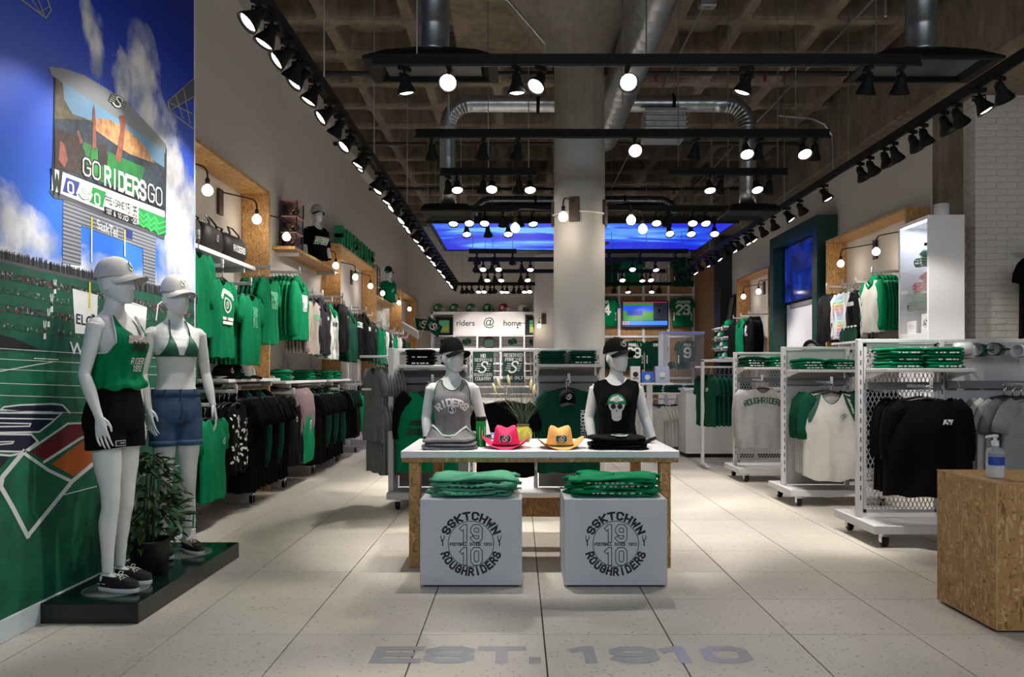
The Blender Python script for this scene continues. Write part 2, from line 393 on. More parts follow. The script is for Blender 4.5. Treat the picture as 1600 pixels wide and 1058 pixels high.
# floor: porcelain tiles, 0.6 m, with fine dark flecks
def tile_mat():
    m = bpy.data.materials.new('speckled_floor_tile'); m.use_nodes = True
    nt = m.node_tree; b = nt.nodes['Principled BSDF']
    g = nt.nodes.new('ShaderNodeNewGeometry')
    n = nt.nodes.new('ShaderNodeTexNoise'); n.inputs['Scale'].default_value = 1.7; n.inputs['Detail'].default_value = 6
    nt.links.new(g.outputs['Position'], n.inputs['Vector'])
    r = ramp(nt, [(.3, 'c6c0b6'), (.7, 'd6d0c7')]); nt.links.new(n.outputs['Fac'], r.inputs['Fac'])
    mp = nt.nodes.new('ShaderNodeMapping'); mp.inputs['Scale'].default_value = (36, 60, 1); nd = nt.nodes.new('ShaderNodeTexNoise'); nd.inputs['Scale'].default_value = 25; nt.links.new(g.outputs['Position'], nd.inputs['Vector']); va = nt.nodes.new('ShaderNodeVectorMath'); va.operation = 'MULTIPLY_ADD'; nt.links.new(nd.outputs['Color'], va.inputs[0]); va.inputs[1].default_value = (.03, .03, .03); nt.links.new(g.outputs['Position'], va.inputs[2]); nt.links.new(va.outputs[0], mp.inputs['Vector'])
    v = nt.nodes.new('ShaderNodeTexVoronoi'); v.inputs['Scale'].default_value = 1.0; nt.links.new(mp.outputs['Vector'], v.inputs['Vector'])
    sp = nt.nodes.new('ShaderNodeSeparateColor'); nt.links.new(v.outputs['Color'], sp.inputs['Color'])
    sel = math_node(nt, 'MULTIPLY', math_node(nt, 'GREATER_THAN', sp.outputs['Red'], .70), math_node(nt, 'LESS_THAN', v.outputs['Distance'], .26))
    c = mix_node(nt, math_node(nt, 'MULTIPLY', sel, .6), r.outputs['Color'], lin('5d564d'))
    n2 = nt.nodes.new('ShaderNodeTexNoise'); n2.inputs['Scale'].default_value = 90; n2.inputs['Detail'].default_value = 3
    nt.links.new(g.outputs['Position'], n2.inputs['Vector'])
    c2 = mix_node(nt, math_node(nt, 'MULTIPLY', n2.outputs['Fac'], .18), c, lin('968d80'))
    nt.links.new(c2, b.inputs['Base Color'])
    rr = math_node(nt, 'ADD', math_node(nt, 'MULTIPLY', n.outputs['Fac'], .25), .28)
    nt.links.new(rr, b.inputs['Roughness']); b.inputs['Specular IOR Level'].default_value = .35
    return m
tile_m = tile_mat()
grout = mat('dark_grout', '25211d', .9)
floor = struct(MB().box(-6, 9, -8, 22, -.12, -.012), 'floor', grout)
TX, TY, X0, Y0 = .608, .60, .125, 3.82
tm = MB().bbox(.003, TX - .003, .002, TY - .002, -.02, 0, .0015).mesh('floor_tile', tile_m)
rest = MB()
n_t = 0
for j in range(-20, 30):
    y = Y0 + j * TY
    for i in range(-10, 15):
        x = X0 + i * TX
        seen = 3.0 < y < 11.0 and -.72 * (y + .6) < x < .68 * (y + .6) and -3.1 < x < 5.2
        if seen: place(tm, 'floor_tile', floor, (x, y, 0)); n_t += 1
        else: rest.box(x + .003, x + TX - .003, y + .002, y + TY - .002, -.02, 0)
rest.obj('distant_tiles', tile_m, floor, kind='stuff')
# inlaid metal letters EST. 1910
steel = mat('inlaid_steel', 'b4b4bb', .22, .25)
def flat_letters(s, x, y, h, ww, sp, wd):
    for i, ch in enumerate(s):
        if ch == ' ': continue
        b = MB(); stroke_text(b, ch, h, wd, lambda u, v, l=0: (x + i * ww * (1 + sp) + u, y + v, .0012), ww=ww / h, align=0)
        o = b.obj('metal_letter', steel, floor)
flat_letters('EST.', -.64, 3.47, .155, .175, .36, .054)
flat_letters('1910', .235, 3.47, .155, .165, .28, .054)
# walls
struct(MB().box(WL - .2, WL, 5.88, YB, 0, 5.7), 'wall_left', wallp)
struct(MB().box(-3.2, 9, YB, YB + .2, 0, 5.7), 'wall_back', wallp)
struct(MB().box(WR, WR + .2, 9.2, YB, 0, 5.7), 'wall_right', wallp)
struct(MB().box(WL - .2, WM - .03, -1.0, 5.9, 0, 5.7), 'wall_left_mural', greyw)
struct(MB().bbox(WM - .03, WM + .012, -1, 5.905, 0, .112, .004), 'baseboard_left', mat('pale_baseboard', 'cfd9e2', .5))
struct(MB().bbox(WL, WL + .17, 5.9, YB, 5.08, 5.30, .01), 'trim_1', greyw)
struct(MB().bbox(WL, WL + .02, 5.9, YB, 0, .09, .004), 'baseboard_1', whitem)
# right structure: raw concrete column, downstand beam, brick pier
struct(MB().bbox(4.92, 5.22, 9.05, 9.45, 0, 5.4, .02), 'column_right', conc)
struct(MB().bbox(4.72, 6.2, -1, YB, 4.45, 5.7, .02), 'beam_right', conc)
struct(MB().box(6.9, 7.1, -1, 9.3, 0, 5.7), 'wall_right_unseen', wallp)  # unseen wall, added to bounce light and keep the world light out
pier = struct(MB().box(5.205, 6.9, 8.812, 9.4, 0, 4.6), 'wall_brick', mat('white_mortar', 'c6c2bc', .9))
brick_m = mat('white_painted_brick', 'cfccc6', .7, vary=.06, vscale=30, bump=.3, bscale=90)
bm_ = MB().bbox(0, .232, -.007, .1, 0, .0665, .003).mesh('brick', brick_m)
bh_ = MB().bbox(0, .112, -.007, .1, 0, .0665, .003).mesh('brick_half', brick_m)
bs_ = MB().bbox(-.007, .1, 0, .19, 0, .0665, .003).mesh('brick_side', brick_m)
for k in range(62):
    z = .01 + k * .0735
    odd = k % 2
    x = 5.195
    if odd: place(bh_, 'brick', pier, (x, 8.812, z)); x += .122
    if z > .35:
        while x < 5.80: place(bm_, 'brick', pier, (x, 8.812, z)); x += .242
        if z > 1.2:
            for yy in (8.93, 9.14): place(bs_, 'brick', pier, (5.205, yy + .1 * odd - .03, z))
# ceiling: waffle slab; each coffer one cast piece
top = struct(MB().box(-3.6, 9, -6, 22, 5.66, 5.8), 'ceiling', conc)
P = .953
def rr(cx, cy, a, b, r, z, n=3):
    pts = []
    for sx, sy, a0 in ((1, 1, 0), (-1, 1, 90), (-1, -1, 180), (1, -1, 270)):
        for i in range(n + 1):
            t = R(a0 + 90 * i / n); pts.append((cx + sx * (a - r) + r * math.cos(t), cy + sy * (b - r) + r * math.sin(t), z))
    return pts
cm = MB(); h = P / 2
sq = rr(0, 0, h, h, .001, 0); o1 = rr(0, 0, h - .058, h - .058, .12, 0); o2 = rr(0, 0, h - .08, h - .08, .12, .04); o3 = rr(0, 0, h - .12, h - .12, .12, .26)
cm.rings([sq, o1, o2, o3], cap=False); cm.poly(o3)
cof = cm.mesh('coffer', conc)
COLX, COLY = .656, 8.35
for i in range(-1, 8):
    for j in range(-5, 13):
        cx = -2.2 + P * (i + .5); cy = 8.86 + P * (j + .5)
        if abs(cx - COLX) < 1.3 and abs(cy - 8.5) < 1.25: continue
        place(cof, 'coffer', top, (cx, cy, CEIL + .001))
struct(MB().bbox(COLX - 1.42, COLX + 1.24, 6.96, 9.8, CEIL - .005, 5.7, .02), 'ceiling_drop_panel', conc)
struct(MB().box(-3.6, 9, -6, 4.1, CEIL, 5.4), 'ceiling_front', conc)
# the round column: white to 3.82 m, bare above, flared head
def ringz(r, z, n=40): return [(COLX + r * math.cos(2 * PI * k / n), COLY + r * math.sin(2 * PI * k / n), z) for k in range(n)]
cl = struct(MB().rings([ringz(.275, 0), ringz(.275, 3.82)]), 'column_center', mat('white_column_paint', 'd2cfca', .5), smooth=False)
for p in cl.data.polygons: p.use_smooth = len(p.vertices) == 4
c2 = MB().rings([ringz(.268, 3.8), ringz(.268, 4.55), ringz(.275, 4.6)], cap=False).obj('concrete_shaft', conc_l, cl, smooth=True)
c3 = MB().rings([ringz(.29, 4.58), ringz(.3, 4.62), ringz(.74, 5.25), ringz(.8, 5.31)], cap=False).obj('flared_capital', conc_l, cl, smooth=True)
# white pier beyond the column, in front of the back wall
struct(MB().box(.40, .95, 19.0, YB, 0, 4.2), 'wall_pier', wallp)
# black steel post and OSB lining on the right
struct(MB().bbox(4.62, 4.9, 17.75, 18.3, 0, 4.45, .01), 'column_black', mat('black_column_paint', '17171b', .5))
struct(MB().box(4.80, 4.9, 18.35, YB, 0, 4.45), 'wall_osb_lining', osb_d)
# backlit sky panel hung under the ceiling
def sky_mat(name, emit):
    m = bpy.data.materials.new(name); m.use_nodes = True
    nt = m.node_tree; b = nt.nodes['Principled BSDF']
    tc = nt.nodes.new('ShaderNodeTexCoord')
    mp = nt.nodes.new('ShaderNodeMapping'); mp.inputs['Scale'].default_value = (.55, 1.5, 1); nt.links.new(tc.outputs['Object'], mp.inputs['Vector'])
    n = nt.nodes.new('ShaderNodeTexNoise'); n.inputs['Scale'].default_value = .75; n.inputs['Detail'].default_value = 7; n.inputs['Distortion'].default_value = 1.0
    nt.links.new(mp.outputs['Vector'], n.inputs['Vector'])
    r = ramp(nt, [(.42, '1420c8'), (.52, '1b52d8'), (.62, '66b0f4')])
    nt.links.new(n.outputs['Fac'], r.inputs['Fac'])
    b.inputs['Base Color'].default_value = (0.01, .01, .02, 1); b.inputs['Roughness'].default_value = .4
    nt.links.new(r.outputs['Color'], b.inputs['Emission Color']); b.inputs['Emission Strength'].default_value = emit
    return m
sp_ = thing('sky_ceiling_panel', 'backlit blue sky panel with white clouds hung under the waffle ceiling', 'ceiling panel', (0, 0, 3.80))
fr = MB().bbox(-1.52, 3.70, 12.95, 13.0, 0, .12, .005); fr.bbox(-1.52, 3.70, 15.9, 15.95, 0, .12, .005); fr.bbox(-1.52, -1.46, 13, 15.9, 0, .12, .005); fr.bbox(3.64, 3.70, 13, 15.9, 0, .12, .005); fr.box(-1.5, 3.66, 12.97, 15.92, .1, .12)
fr.obj('panel_frame', black, sp_)
MB().box(-1.46, 3.64, 13, 15.9, .02, .06).obj('sky_picture', sky_mat('backlit_sky', 1.0), sp_)
for x in (-1.4, 1.1, 3.55):
    for y in (13.1, 15.8): MB().cyl((x, y, .1), (x, y, 1.84), .008, seg=5).obj('hanging_rod', galv, sp_)
dv = MB(); dv.box(1.35, 1.75, 14.9, 15.1, -.01, .03); dv.obj('exit_marker', mat('panel_badge', '6b2a3a', .5), sp_)
# ------------------------------------------------------------------ ceiling services
def duct(name, label, path, r, step=.16, cat='duct', parts=()):
    t = thing(name, label, cat, path[0])
    o = Vector(path[0]); pts = []
    for a, b in zip(path, path[1:]):
        a = Vector(a) - o; b = Vector(b) - o; k = max(1, int((b - a).length / step))
        for i in range(k): pts.append(a + (b - a) * i / k)
    pts.append(Vector(path[-1]) - o)
    P2 = []; Rr = []
    for i, p in enumerate(pts):
        P2.append(p); Rr.append(r)
        if 0 < i < len(pts) - 1:
            d = (pts[i + 1] - p) * .08
            P2 += [p + d, p + d * 2]; Rr += [r * 1.014, r]
    MB().tube(P2, Rr, 18).obj('duct_run', galv, t, smooth=True)
    return t
def arc(c, r, a0, a1, ax, n=8):      # arc in a plane, ax in ('xz','xy','yz')
    out = []
    for i in range(n + 1):
        a = R(a0 + (a1 - a0) * i / n); u, v = r * math.cos(a), r * math.sin(a)
        out.append(tuple(Vector(c) + Vector({'xz': (u, 0, v), 'xy': (u, v, 0), 'yz': (0, u, v)}[ax])))
    return out
duct('trunk_duct', 'large spiral steel trunk duct running away from the shop front beside the column head', [(1.2, 4.2, 4.6), (1.2, 10.9, 4.6)], .2, .2)
def cross_duct(y, z, x0, x1, rad, lab, dr=1.25):
    pts = [(x0, y, z - dr)] + [(x0, y, z - .3)] + arc((x0 + .28, y, z - .28), .28, 180, 90, 'xz') + [((x0 + x1) / 2, y, z)] + arc((x1 - .28, y, z - .28), .28, 90, 0, 'xz') + [(x1, y, z - .3), (x1, y, z - dr)]
    t = duct('branch_duct', lab, pts, rad, .17)
    for x in (x0, x1) if dr > 1 else ():
        d = MB(); X = x - x0
        d.rings([[(X + sx * s, sy * s, zz0) for sx, sy in ((-1, -1), (1, -1), (1, 1), (-1, 1))] for s, zz0 in ((.16, 0), (.26, -.03), (.3, -.10), (.3, -.12), (.25, -.09), (.2, -.07))], cap=False)
        d.box(X - .2, X + .2, -.2, .2, -.075, -.065)
        d.obj('square_diffuser', blackm, t)
    for x in (.3, .75):
        xx = x * (x1 - x0)
        MB().tube([(xx, rad * 1.06 * math.sin(2 * PI * k / 16), dr + rad * 1.06 * math.cos(2 * PI * k / 16)) for k in range(17)], .02, 4).obj('duct_strap', blackm, t)
    return t
cross_duct(9.46, 4.58, -.86, 2.80, .10, 'spiral steel branch duct with bent ends just behind the column, nearer of the two')
cross_duct(14.7, 4.55, -.80, 2.95, .10, 'spiral steel branch duct with bent ends above the blue sky panel', .45)
rc = thing('reheat_box', 'square steel box on the branch duct beside the column', 'duct box', (1.72, 9.2, 4.05))
MB().bbox(-.24, .24, -.18, .18, 0, .34, .01).obj('box_body', galv, rc)
bb = MB()
for k in range(5): bb.cyl((-.25, -.185, .04 + k * .065), (.25, -.185, .04 + k * .065), .012, seg=6)
bb.obj('box_ribs', galv, rc)
for x, lab in ((-.66, 'steel duct drop with black square diffuser above the mural side of the first cross track'), (3.12, 'steel duct drop with black square diffuser near the concrete beam')):
    t = thing('air_diffuser', lab, 'diffuser', (x, 6.0, 3.63)); t.scale = (1, .5, 1)
    d = MB(); d.rings([[(sx * s, sy * s, z) for sx, sy in ((-1, -1), (1, -1), (1, 1), (-1, 1))] for s, z in ((.14, .16), (.34, .10), (.5, .02), (.5, 0), (.43, 0), (.38, .05))], cap=False)
    d.obj('diffuser_frame', blackm, t)
    MB().box(-.37, .37, -.37, .37, .03, .045).obj('diffuser_plate', mat('diffuser_plate', '2b2b30', .5), t)
    pp = []; rr_ = []
    for k in range(9):
        z = .14 + k * .19
        pp += [(0, 0, z), (0, 0, z + .012), (0, 0, z + .024)]; rr_ += [.115, .1175, .115]
    MB().tube(pp, rr_, 18).obj('duct_drop', galv, t, smooth=True, scale=(1, 2, 1))
pipe_m = mat('black_sprinkler_pipe', '141312', .5)
redm = mat('sprinkler_red', '7a1f14', .5)
for k, (y, z, x0, x1, lab) in enumerate(((9.9, 5.12, -3.03, 4.7, 'black sprinkler pipe crossing the ceiling nearest the shop front'), (12.7, 5.05, -3.03, 4.7, 'black sprinkler pipe crossing the ceiling, middle of the three'), (15.7, 5.02, -3.03, 4.7, 'black sprinkler pipe crossing the ceiling beyond the sky panel'))):
    t = thing('sprinkler_pipe', lab, 'pipe', (x0, y, z))
    MB().cyl((0, 0, 0), (x1 - x0, 0, 0), .032, seg=8).obj('pipe_run', pipe_m, t)
    for q in (.16, .3, .62, .8):
        MB().cyl(((x1 - x0) * q, 0, -.02), ((x1 - x0) * q, 0, -.11), .02, seg=6).obj('sprinkler_head', redm, t)
for k, pts in enumerate(([(-1.25, 7.2, 5.26), (-1.25, 7.2, 5.1), (-.75, 7.25, 5.08), (-.1, 7.6, 4.95), (.28, 8.05, 4.72), (.30, 8.1, 4.6)], [(2.0, 6.0, 5.25), (2.0, 20, 5.25)], [(3.75, 6.6, 5.24), (3.75, 20, 5.24)], [(1.62, 6.7, 5.2), (3.2, 6.75, 5.2), (3.2, 6.75, 4.4)], [(1.45, 5.5, 5.05), (1.45, 12, 5.05)])):
    MB().tube(pts, .014, 6).obj('conduit', galv, None, label=('grey conduit bending down to the flared head of the column', 'grey conduit along a ceiling rib towards the back', 'grey conduit along a ceiling rib near the concrete beam', 'thin grey conduit dropping to the first cross track', 'grey conduit alongside the large trunk duct')[k], cat='conduit')
t = thing('junction_box', 'square grey junction box on the ceiling conduit above the first cross track', 'junction box', (2.0, 8.2, 5.2))
MB().bbox(-.09, .09, -.06, .06, -.04, .04, .01).obj('box_body', galv, t); MB().cyl((0, 0, -.05), (0, 0, -.035), .03, seg=8).obj('cover_screw', galv, t)
MB().tube([(3.9, 11.6, 5.4), (3.9, 11.6, 5.15), (4.4, 11.6, 5.1), (4.58, 11.6, 5.02), (4.70, 11.6, 4.85), (4.712, 11.6, 4.36)], .016, 8).obj('conduit', galv, None, label='pair-thick bent conduit running down below the concrete beam', cat='conduit')

# ------------------------------------------------------------------ track lighting
ORD = ['first', 'second', 'third', 'fourth', 'fifth', 'sixth', 'seventh', 'eighth', 'ninth', 'tenth', 'eleventh', 'twelfth', 'thirteenth', 'fourteenth', 'fifteenth', 'sixteenth', 'seventeenth', 'eighteenth', 'nineteenth', 'twentieth']
ORD += ['twenty-' + o for o in ORD[:9]] + ['thirtieth'] + ['thirty-' + o for o in ORD[:9]] + ['fortieth'] + ['forty-' + o for o in ORD[:9]]
lens_m = mat('lit_lamp_lens', 'fff3e0', .3, emit=14.0)
shade_me = MB().lathe([(.0, .032), (.028, .03), (.034, .0), (.036, -.025), (.046, -.045), (.064, -.085), (.069, -.105), (.064, -.105), (.056, -.08)], 14).mesh('lamp_shade', blackm, True)
lens_me = MB().lathe([(.056, -.088), (.046, -.095), (.026, -.101), (.001, -.103)], 14).mesh('lamp_lens', lens_m, True)
stem_mb = MB(); stem_mb.bbox(-.05, .05, -.017, .017, -.03, 0, .004); stem_mb.cyl((0, 0, -.03), (0, 0, -.06), .011, seg=6); stem_mb.tube([(-.042, 0, -.09), (-.042, 0, -.055), (.042, 0, -.055), (.042, 0, -.09)], .007, 4)
stem_me = stem_mb.mesh('lamp_stem', blackm)
SPOTD = {}
def spot_data(power, ang):
    k = (round(power, 1), ang)
    if k not in SPOTD:
        d = bpy.data.lights.new('track_spot', 'SPOT'); d.energy = power; d.spot_size = R(ang); d.spot_blend = .55; d.color = (1.0, .93, .84); d.shadow_soft_size = .025
        SPOTD[k] = d
    return SPOTD[k]
def head(loc, aim, label, group, power=1.0, ang=52):
    t = thing('track_spotlight', label, 'spotlight', loc, math.atan2(aim[1] - loc[1], aim[0] - loc[0]), group)
    place(stem_me, 'lamp_stem', t)
    d = Vector(aim) - Vector(loc)
    tilt = math.atan2(math.hypot(d.x, d.y), -d.z)
    s = place(shade_me, 'lamp_shade', t, (0, 0, -.085), rot=(0, -tilt, 0))
    place(lens_me, 'lamp_lens', s)
    l = bpy.data.objects.new('track_spot', spot_data(SPOT_W * power, ang)); COL.objects.link(l); l.parent = s; l.location = (0, 0, -.12)
    return t
TZ = 3.44
def track(name, p0, p1, label, rods, steps=True):
    t = thing('lighting_track', label, 'light track', p0)
    v = Vector(p1) - Vector(p0); n = Vector((-v.y, v.x, 0)).normalized() * .019
    b = MB(); q = [Vector((0, 0, 0)), v]
    b.rings([[tuple(p + n), tuple(p - n), tuple(p - n + Vector((0, 0, .062))), tuple(p + n + Vector((0, 0, .062)))] for p in q])
    b.obj('track_bar', blackm, t)
    b = MB(); n2 = n * .45; b.rings([[tuple(p + n2 + Vector((0, 0, -.02))), tuple(p - n2 + Vector((0, 0, -.02))), tuple(p - n2 + Vector((0, 0, .01))), tuple(p + n2 + Vector((0, 0, .01)))] for p in (v * -.004 if v.length else v, v * 1.004)])
    b.obj('conductor_rail', black, t)
    for f in rods:
        p = v * f
        MB().cyl(tuple(p + Vector((0, 0, .06))), tuple(p + Vector((0, 0, 5.56 - p0[2]))), .0055, seg=5).obj('suspension_rod', galv, t)
    return t
hz = TZ - .0
LTX, RTX = -1.47, 3.45
track('t', (LTX, 3.2, TZ), (LTX, 18.85, TZ), 'long black lighting track along the mural-side wall', (.05, .17, .3, .45, .6, .75, .9))
track('t', (RTX, 4.2, TZ), (RTX, 17.2, TZ), 'long black lighting track along the brick-side wall', (.06, .17, .3, .45, .6, .75, .9))
ly = [4.40, 4.62, 4.95, 5.16, 5.30, 5.60, 6.05, 6.38, 6.80, 7.32, 7.50, 8.2, 8.42, 8.9, 9.35, 9.55, 10.1, 10.4, 10.8, 11.3, 11.55, 12.0, 12.4, 12.9, 13.2, 13.7, 14.1, 14.6, 15.0, 15.5, 15.9, 16.4, 16.8, 17.3, 17.8, 18.3]
for i, y in enumerate(ly):
    zz = (1.9, 1.1, 2.3, 1.5)[i % 4]; dy = (-.75, -.25, -.55, .3)[i % 4]
    head((LTX, y, TZ - .02), (-2.75, y + dy, zz), f'black track spotlight, {ORD[i]} from the near end of the mural-side wall track', 'spotlights on the mural-side wall track', 1.0 if i % 2 else .7)
# two heads further forward, out of the picture, light the mural
for y, ty, tz in ((3.4, 3.9, 1.5), (3.9, 4.6, 1.6)):
    pass
ry = [5.55, 5.80, 6.10, 6.28, 6.60, 6.78, 7.12, 7.30, 7.60, 7.82, 8.75, 9.5, 9.95, 10.5, 11.0, 11.5, 11.75, 12.2, 12.5, 12.9, 13.5, 13.9, 14.2, 14.8, 15.3, 15.7, 16.2, 16.6]
for i, y in enumerate(ry):
    lit = i in (1, 10, 12, 15, 16, 18, 20, 22, 24)
    head((RTX, y, TZ - .02), (4.6, y + (-.45 if lit else .55), (1.7, 1.2, 2.0)[i % 3]), f'black track spotlight, {ORD[i]} from the near end of the brick-side wall track', 'spotlights on the brick-side wall track', .8)
def xtrack(k, y, segs, heads):
    nm = ORD[k] if isinstance(k, int) else k
    for j, (a, b) in enumerate(segs):
        xa, xb = (a - 810) / F * y, (b - 810) / F * y
        side = '' if len(segs) == 1 else (', mural side of the column', ', brick side of the column')[j]
        track('t', (xa, y, TZ), (xb, y, TZ), f'black lighting track across the shop, {nm} from the front{side}', (.08, .5, .92))
    for i, hd in enumerate(heads):
        px, lit = hd[0], hd[1]
        x = (px - 810) / F * y
        aim = hd[2] if len(hd) > 2 else None
        if aim is None:
            aim = (x + random.uniform(-.3, .3), y - random.uniform(1.1, 1.9), .9) if lit else (x + random.uniform(-.4, .4), y + random.uniform(1.0, 1.8), .8)
        st = 'lit lens facing the front' if lit else 'shade pointing down' if k == 0 and len(hd) > 2 else 'shade turned away'
        head((x, y, TZ - .02), aim, f'black spotlight with {st}, {ORD[i]} along the {nm} cross track', f'spotlights on the {nm} cross track', (1.7 if px < 1000 else .85) if 6 < y < 12 else 2.0 if y < 6 else 1.1 if y < 18 else 1.05)
xtrack(0, 5.38, [(583, 1437)], [(632, 0, (-.42, 5.75, .9)), (702, 1, (-.6, 2.6, 1.3)), (807, 0, (.10, 5.6, .8)), (845, 1, (-1.5, 3.3, .2)), (980, 1, (.7, 2.4, 1.3)), (1167, 0, (.75, 5.75, .9)), (1357, 0), (1408, 0)])
xtrack(1, 7.03, [(650, 1295)], [(675, 0), (755, 0), (809, 0), (991, 1, (1.0, 3.6, 1.2)), (1087, 0), (1165, 1), (1186, 0), (1254, 1), (1273, 0)])
xtrack(2, 8.36, [(688, 838), (1045, 1230)], [(700, 0), (714, 1), (755, 0), (769, 1), (811, 0), (828, 1), (1108, 1), (1126, 0), (1181, 1), (1202, 0)])
xtrack(3, 10.24, [(683, 1150)], [(709, 1), (733, 1), (758, 1), (786, 0), (811, 0), (832, 1), (1025, 1), (1044, 0), (1082, 1), (1101, 1)])
xtrack(4, 11.02, [(668, 1150)], [(729, 1), (762, 0), (794, 1), (1045, 1), (1079, 1), (1116, 1)])
xtrack(5, 13.8, [(733, 807), (945, 1075)], [(745, 0), (773, 0), (801, 0), (952, 0), (1000, 0), (1055, 0)])
xtrack(6, 14.8, [(732, 1060)], [(744, 0), (755, 1), (769, 0), (779, 1), (815, 0), (829, 1), (988, 1), (1024, 1)])
xtrack(7, 16.5, [(742, 1040)], [(752, 0), (762, 1), (773, 0), (784, 1), (814, 0), (824, 1), (972, 1), (1003, 1), (1016, 1)])
xtrack(8, 18.85, [(712, 836), (948, 1050)], [(722, 0, (-1.2, 20.6, 1.6)), (729, 0, (-1.1, 20.6, 2.2)), (737, 0), (748, 1), (757, 1), (766, 0), (772, 0, (-.3, 20.8, 2.2)), (785, 1), (792, 1), (803, 0), (811, 0, (.1, 20.9, 1.7)), (820, 1), (828, 1), (981, 1), (1018, 1), (960, 0, (2.4, 21, 2.4)), (1030, 0, (3.6, 21, 2.2))])

# ------------------------------------------------------------------ bare-bulb sconces
bulb_m = mat('lit_globe_bulb', 'fff0d8', .3, emit=9.0)
walnut = mat('dark_walnut', '3a2a22', .5, vary=.2, vscale=30)
bronze = mat('dark_bronze_metal', '2a2422', .4, .6)
bulb_me = MB().lathe([(.002, -.122), (.024, -.116), (.040, -.102), (.0475, -.08), (.047, -.062), (.038, -.042), (.024, -.029), (.016, -.02), (.015, -.008)], 14).mesh('globe_bulb', bulb_m, True)
sock_me = MB().lathe([(.001, .04), (.014, .038), (.02, .03), (.02, -.02), (.001, -.02)], 10).mesh('bulb_socket', bronze, True)
bl_d = bpy.data.lights.new('globe_glow', 'POINT'); bl_d.energy = BULB_W; bl_d.color = (1, .82, .62); bl_d.shadow_soft_size = .045
def sconce(wall, n, plate, bulb, label, group):
    """plate: centre on the wall; n: wall normal; bulb: centre of the socket"""
    t = thing('wall_sconce', label, 'wall lamp', plate, math.atan2(n[1], n[0]), group)
    inv = Matrix.Rotation(-t.rotation_euler.z, 4, 'Z')
    MB().bbox(0, .03, -.055, .055, -.13, .13, .004).obj('wall_plate', walnut, t)
    b = inv @ (Vector(bulb) - Vector(plate))
    d = Vector((b.x - .03, b.y, 0)); L = d.length; d.normalize()
    s0 = Vector((.03, 0, b.z + .13)); e = s0 + d * (L - .06)
    pts = [s0, e] + [e + d * .06 * math.sin(R(a)) + Vector((0, 0, -.06 * (1 - math.cos(R(a))))) for a in (30, 60, 90)] + [Vector((b.x, b.y, b.z + .03))]
    MB().tube(pts, .008, 6).obj('swing_arm', bronze, t)
    s = place(sock_me, 'bulb_socket', t, b)
    place(bulb_me, 'globe_bulb', s)
    l = bpy.data.objects.new('globe_glow', bl_d); COL.objects.link(l); l.parent = s; l.location = (0, 0, -.19)
LP = [(6.9, 6.4, 'closest to the mural'), (8.2, 7.83, 'in front of the first chipboard side panel'), (9.25, 8.75, 'beside the stacked footballs'), (11.75, 11.2, 'in front of the second chipboard panel'), (13.15, 12.6, 'above the leaning picture'), (14.5, 14.0, 'at the far end of the second chipboard portal'), (15.8, 15.3, 'below the green-shirted mannequin shelf'), (17.95, 17.6, 'in front of the third chipboard portal'), (19.7, 19.2, 'deepest on the mural-side wall')]
for by, py, lab in LP: sconce(0, (1, 0, 0), (WL, py, 3.02), (-2.77, by, 2.99), f'bare globe bulb on a swing arm, {lab}', 'globe bulb sconces on the mural-side wall')
RP = [(11.1, 10.6, 'at the far side of the first chipboard portal'), (10.0, 9.5, 'beside the white display case'), (15.9, 15.4, 'far one in the second chipboard portal'), (14.9, 14.45, 'near one in the second chipboard portal')]
for by, py, lab in RP: sconce(0, (-1, 0, 0), (WR, py, 2.98), (4.62, by, 2.93), f'bare globe bulb on a swing arm, {lab}', 'globe bulb sconces on the brick-side wall')
for a, dx, dy, lab in ((-105, -.13, -.22, 'facing the shop front'), (178, -.42, -.05, 'pointing out towards the mural side'), (2, .42, .02, 'pointing out towards the brick side'), (-20, .26, -.22, 'low on the brick side')):
    n = (math.cos(R(a)), math.sin(R(a)), 0); z = 3.0
    p = (COLX + n[0] * .27, COLY + n[1] * .27, z)
    sconce(0, n, p, (p[0] + dx, p[1] + dy, 2.95 if abs(dy) > .1 else 2.92), f'bare globe bulb on the white column, {lab}', 'globe bulb sconces on the column')
MB().tube([(COLX + .285 * math.cos(R(a)), COLY + .285 * math.sin(R(a)), 2.98) for a in range(-200, 21, 10)], .012, 6).obj('conduit_loop', mat('white_conduit', 'cfccc8', .4), None, label='white conduit curving round the column between the bulb plates', cat='conduit')
sconce(0, (0, -1, 0), (.62, 19.0, 2.62), (.5, 18.75, 2.5), 'bare globe bulb on the white pier beside the white back shelf', 'globe bulb sconces on the pier')
sconce(0, (-1, 0, 0), (.40, 19.6, 2.58), (-.02, 19.5, 2.42), 'bare globe bulb reaching out in front of the helmets', 'globe bulb sconces on the pier')

# ------------------------------------------------------------------ chipboard portals and shelves on the side walls
def portal(x_wall, x_front, y0, y1, zt, m, label, th=.038):
    t = thing('chipboard_portal', label, 'portal frame', (x_wall + math.copysign(.006, x_front - x_wall), y0, 0))
    a, b = sorted((0, x_front - x_wall)); L = y1 - y0
    for o_, n_ in ((MB().bbox(a, b, 0, L, zt - th, zt, .003), 'top_panel'), (MB().bbox(a, b, 0, th, 0, zt - th, .003), 'side_panel'), (MB().bbox(a, b, L - th, L, 0, zt - th, .003), 'side_panel')):
        o_.obj(n_, m, t)
    return t
portal(WL, -2.73, 5.95, 8.50, 3.28, osb, 'tall chipboard portal with black bags on its shelf, next to the mural')
portal(WL, -2.75, 11.94, 15.0, 3.29, osb, 'chipboard portal carrying the green block letters')
portal(WL, -2.75, 18.2, 20.9, 3.26, osb, 'chipboard portal at the far end of the mural-side wall')
portal(WR, 4.61, 9.2, 11.6, 3.27, osb, 'chipboard portal beside the white display case')
portal(WR, 4.62, 14.3, 16.4, 3.27, osb_d, 'smaller looking chipboard portal beyond the green screen frame')
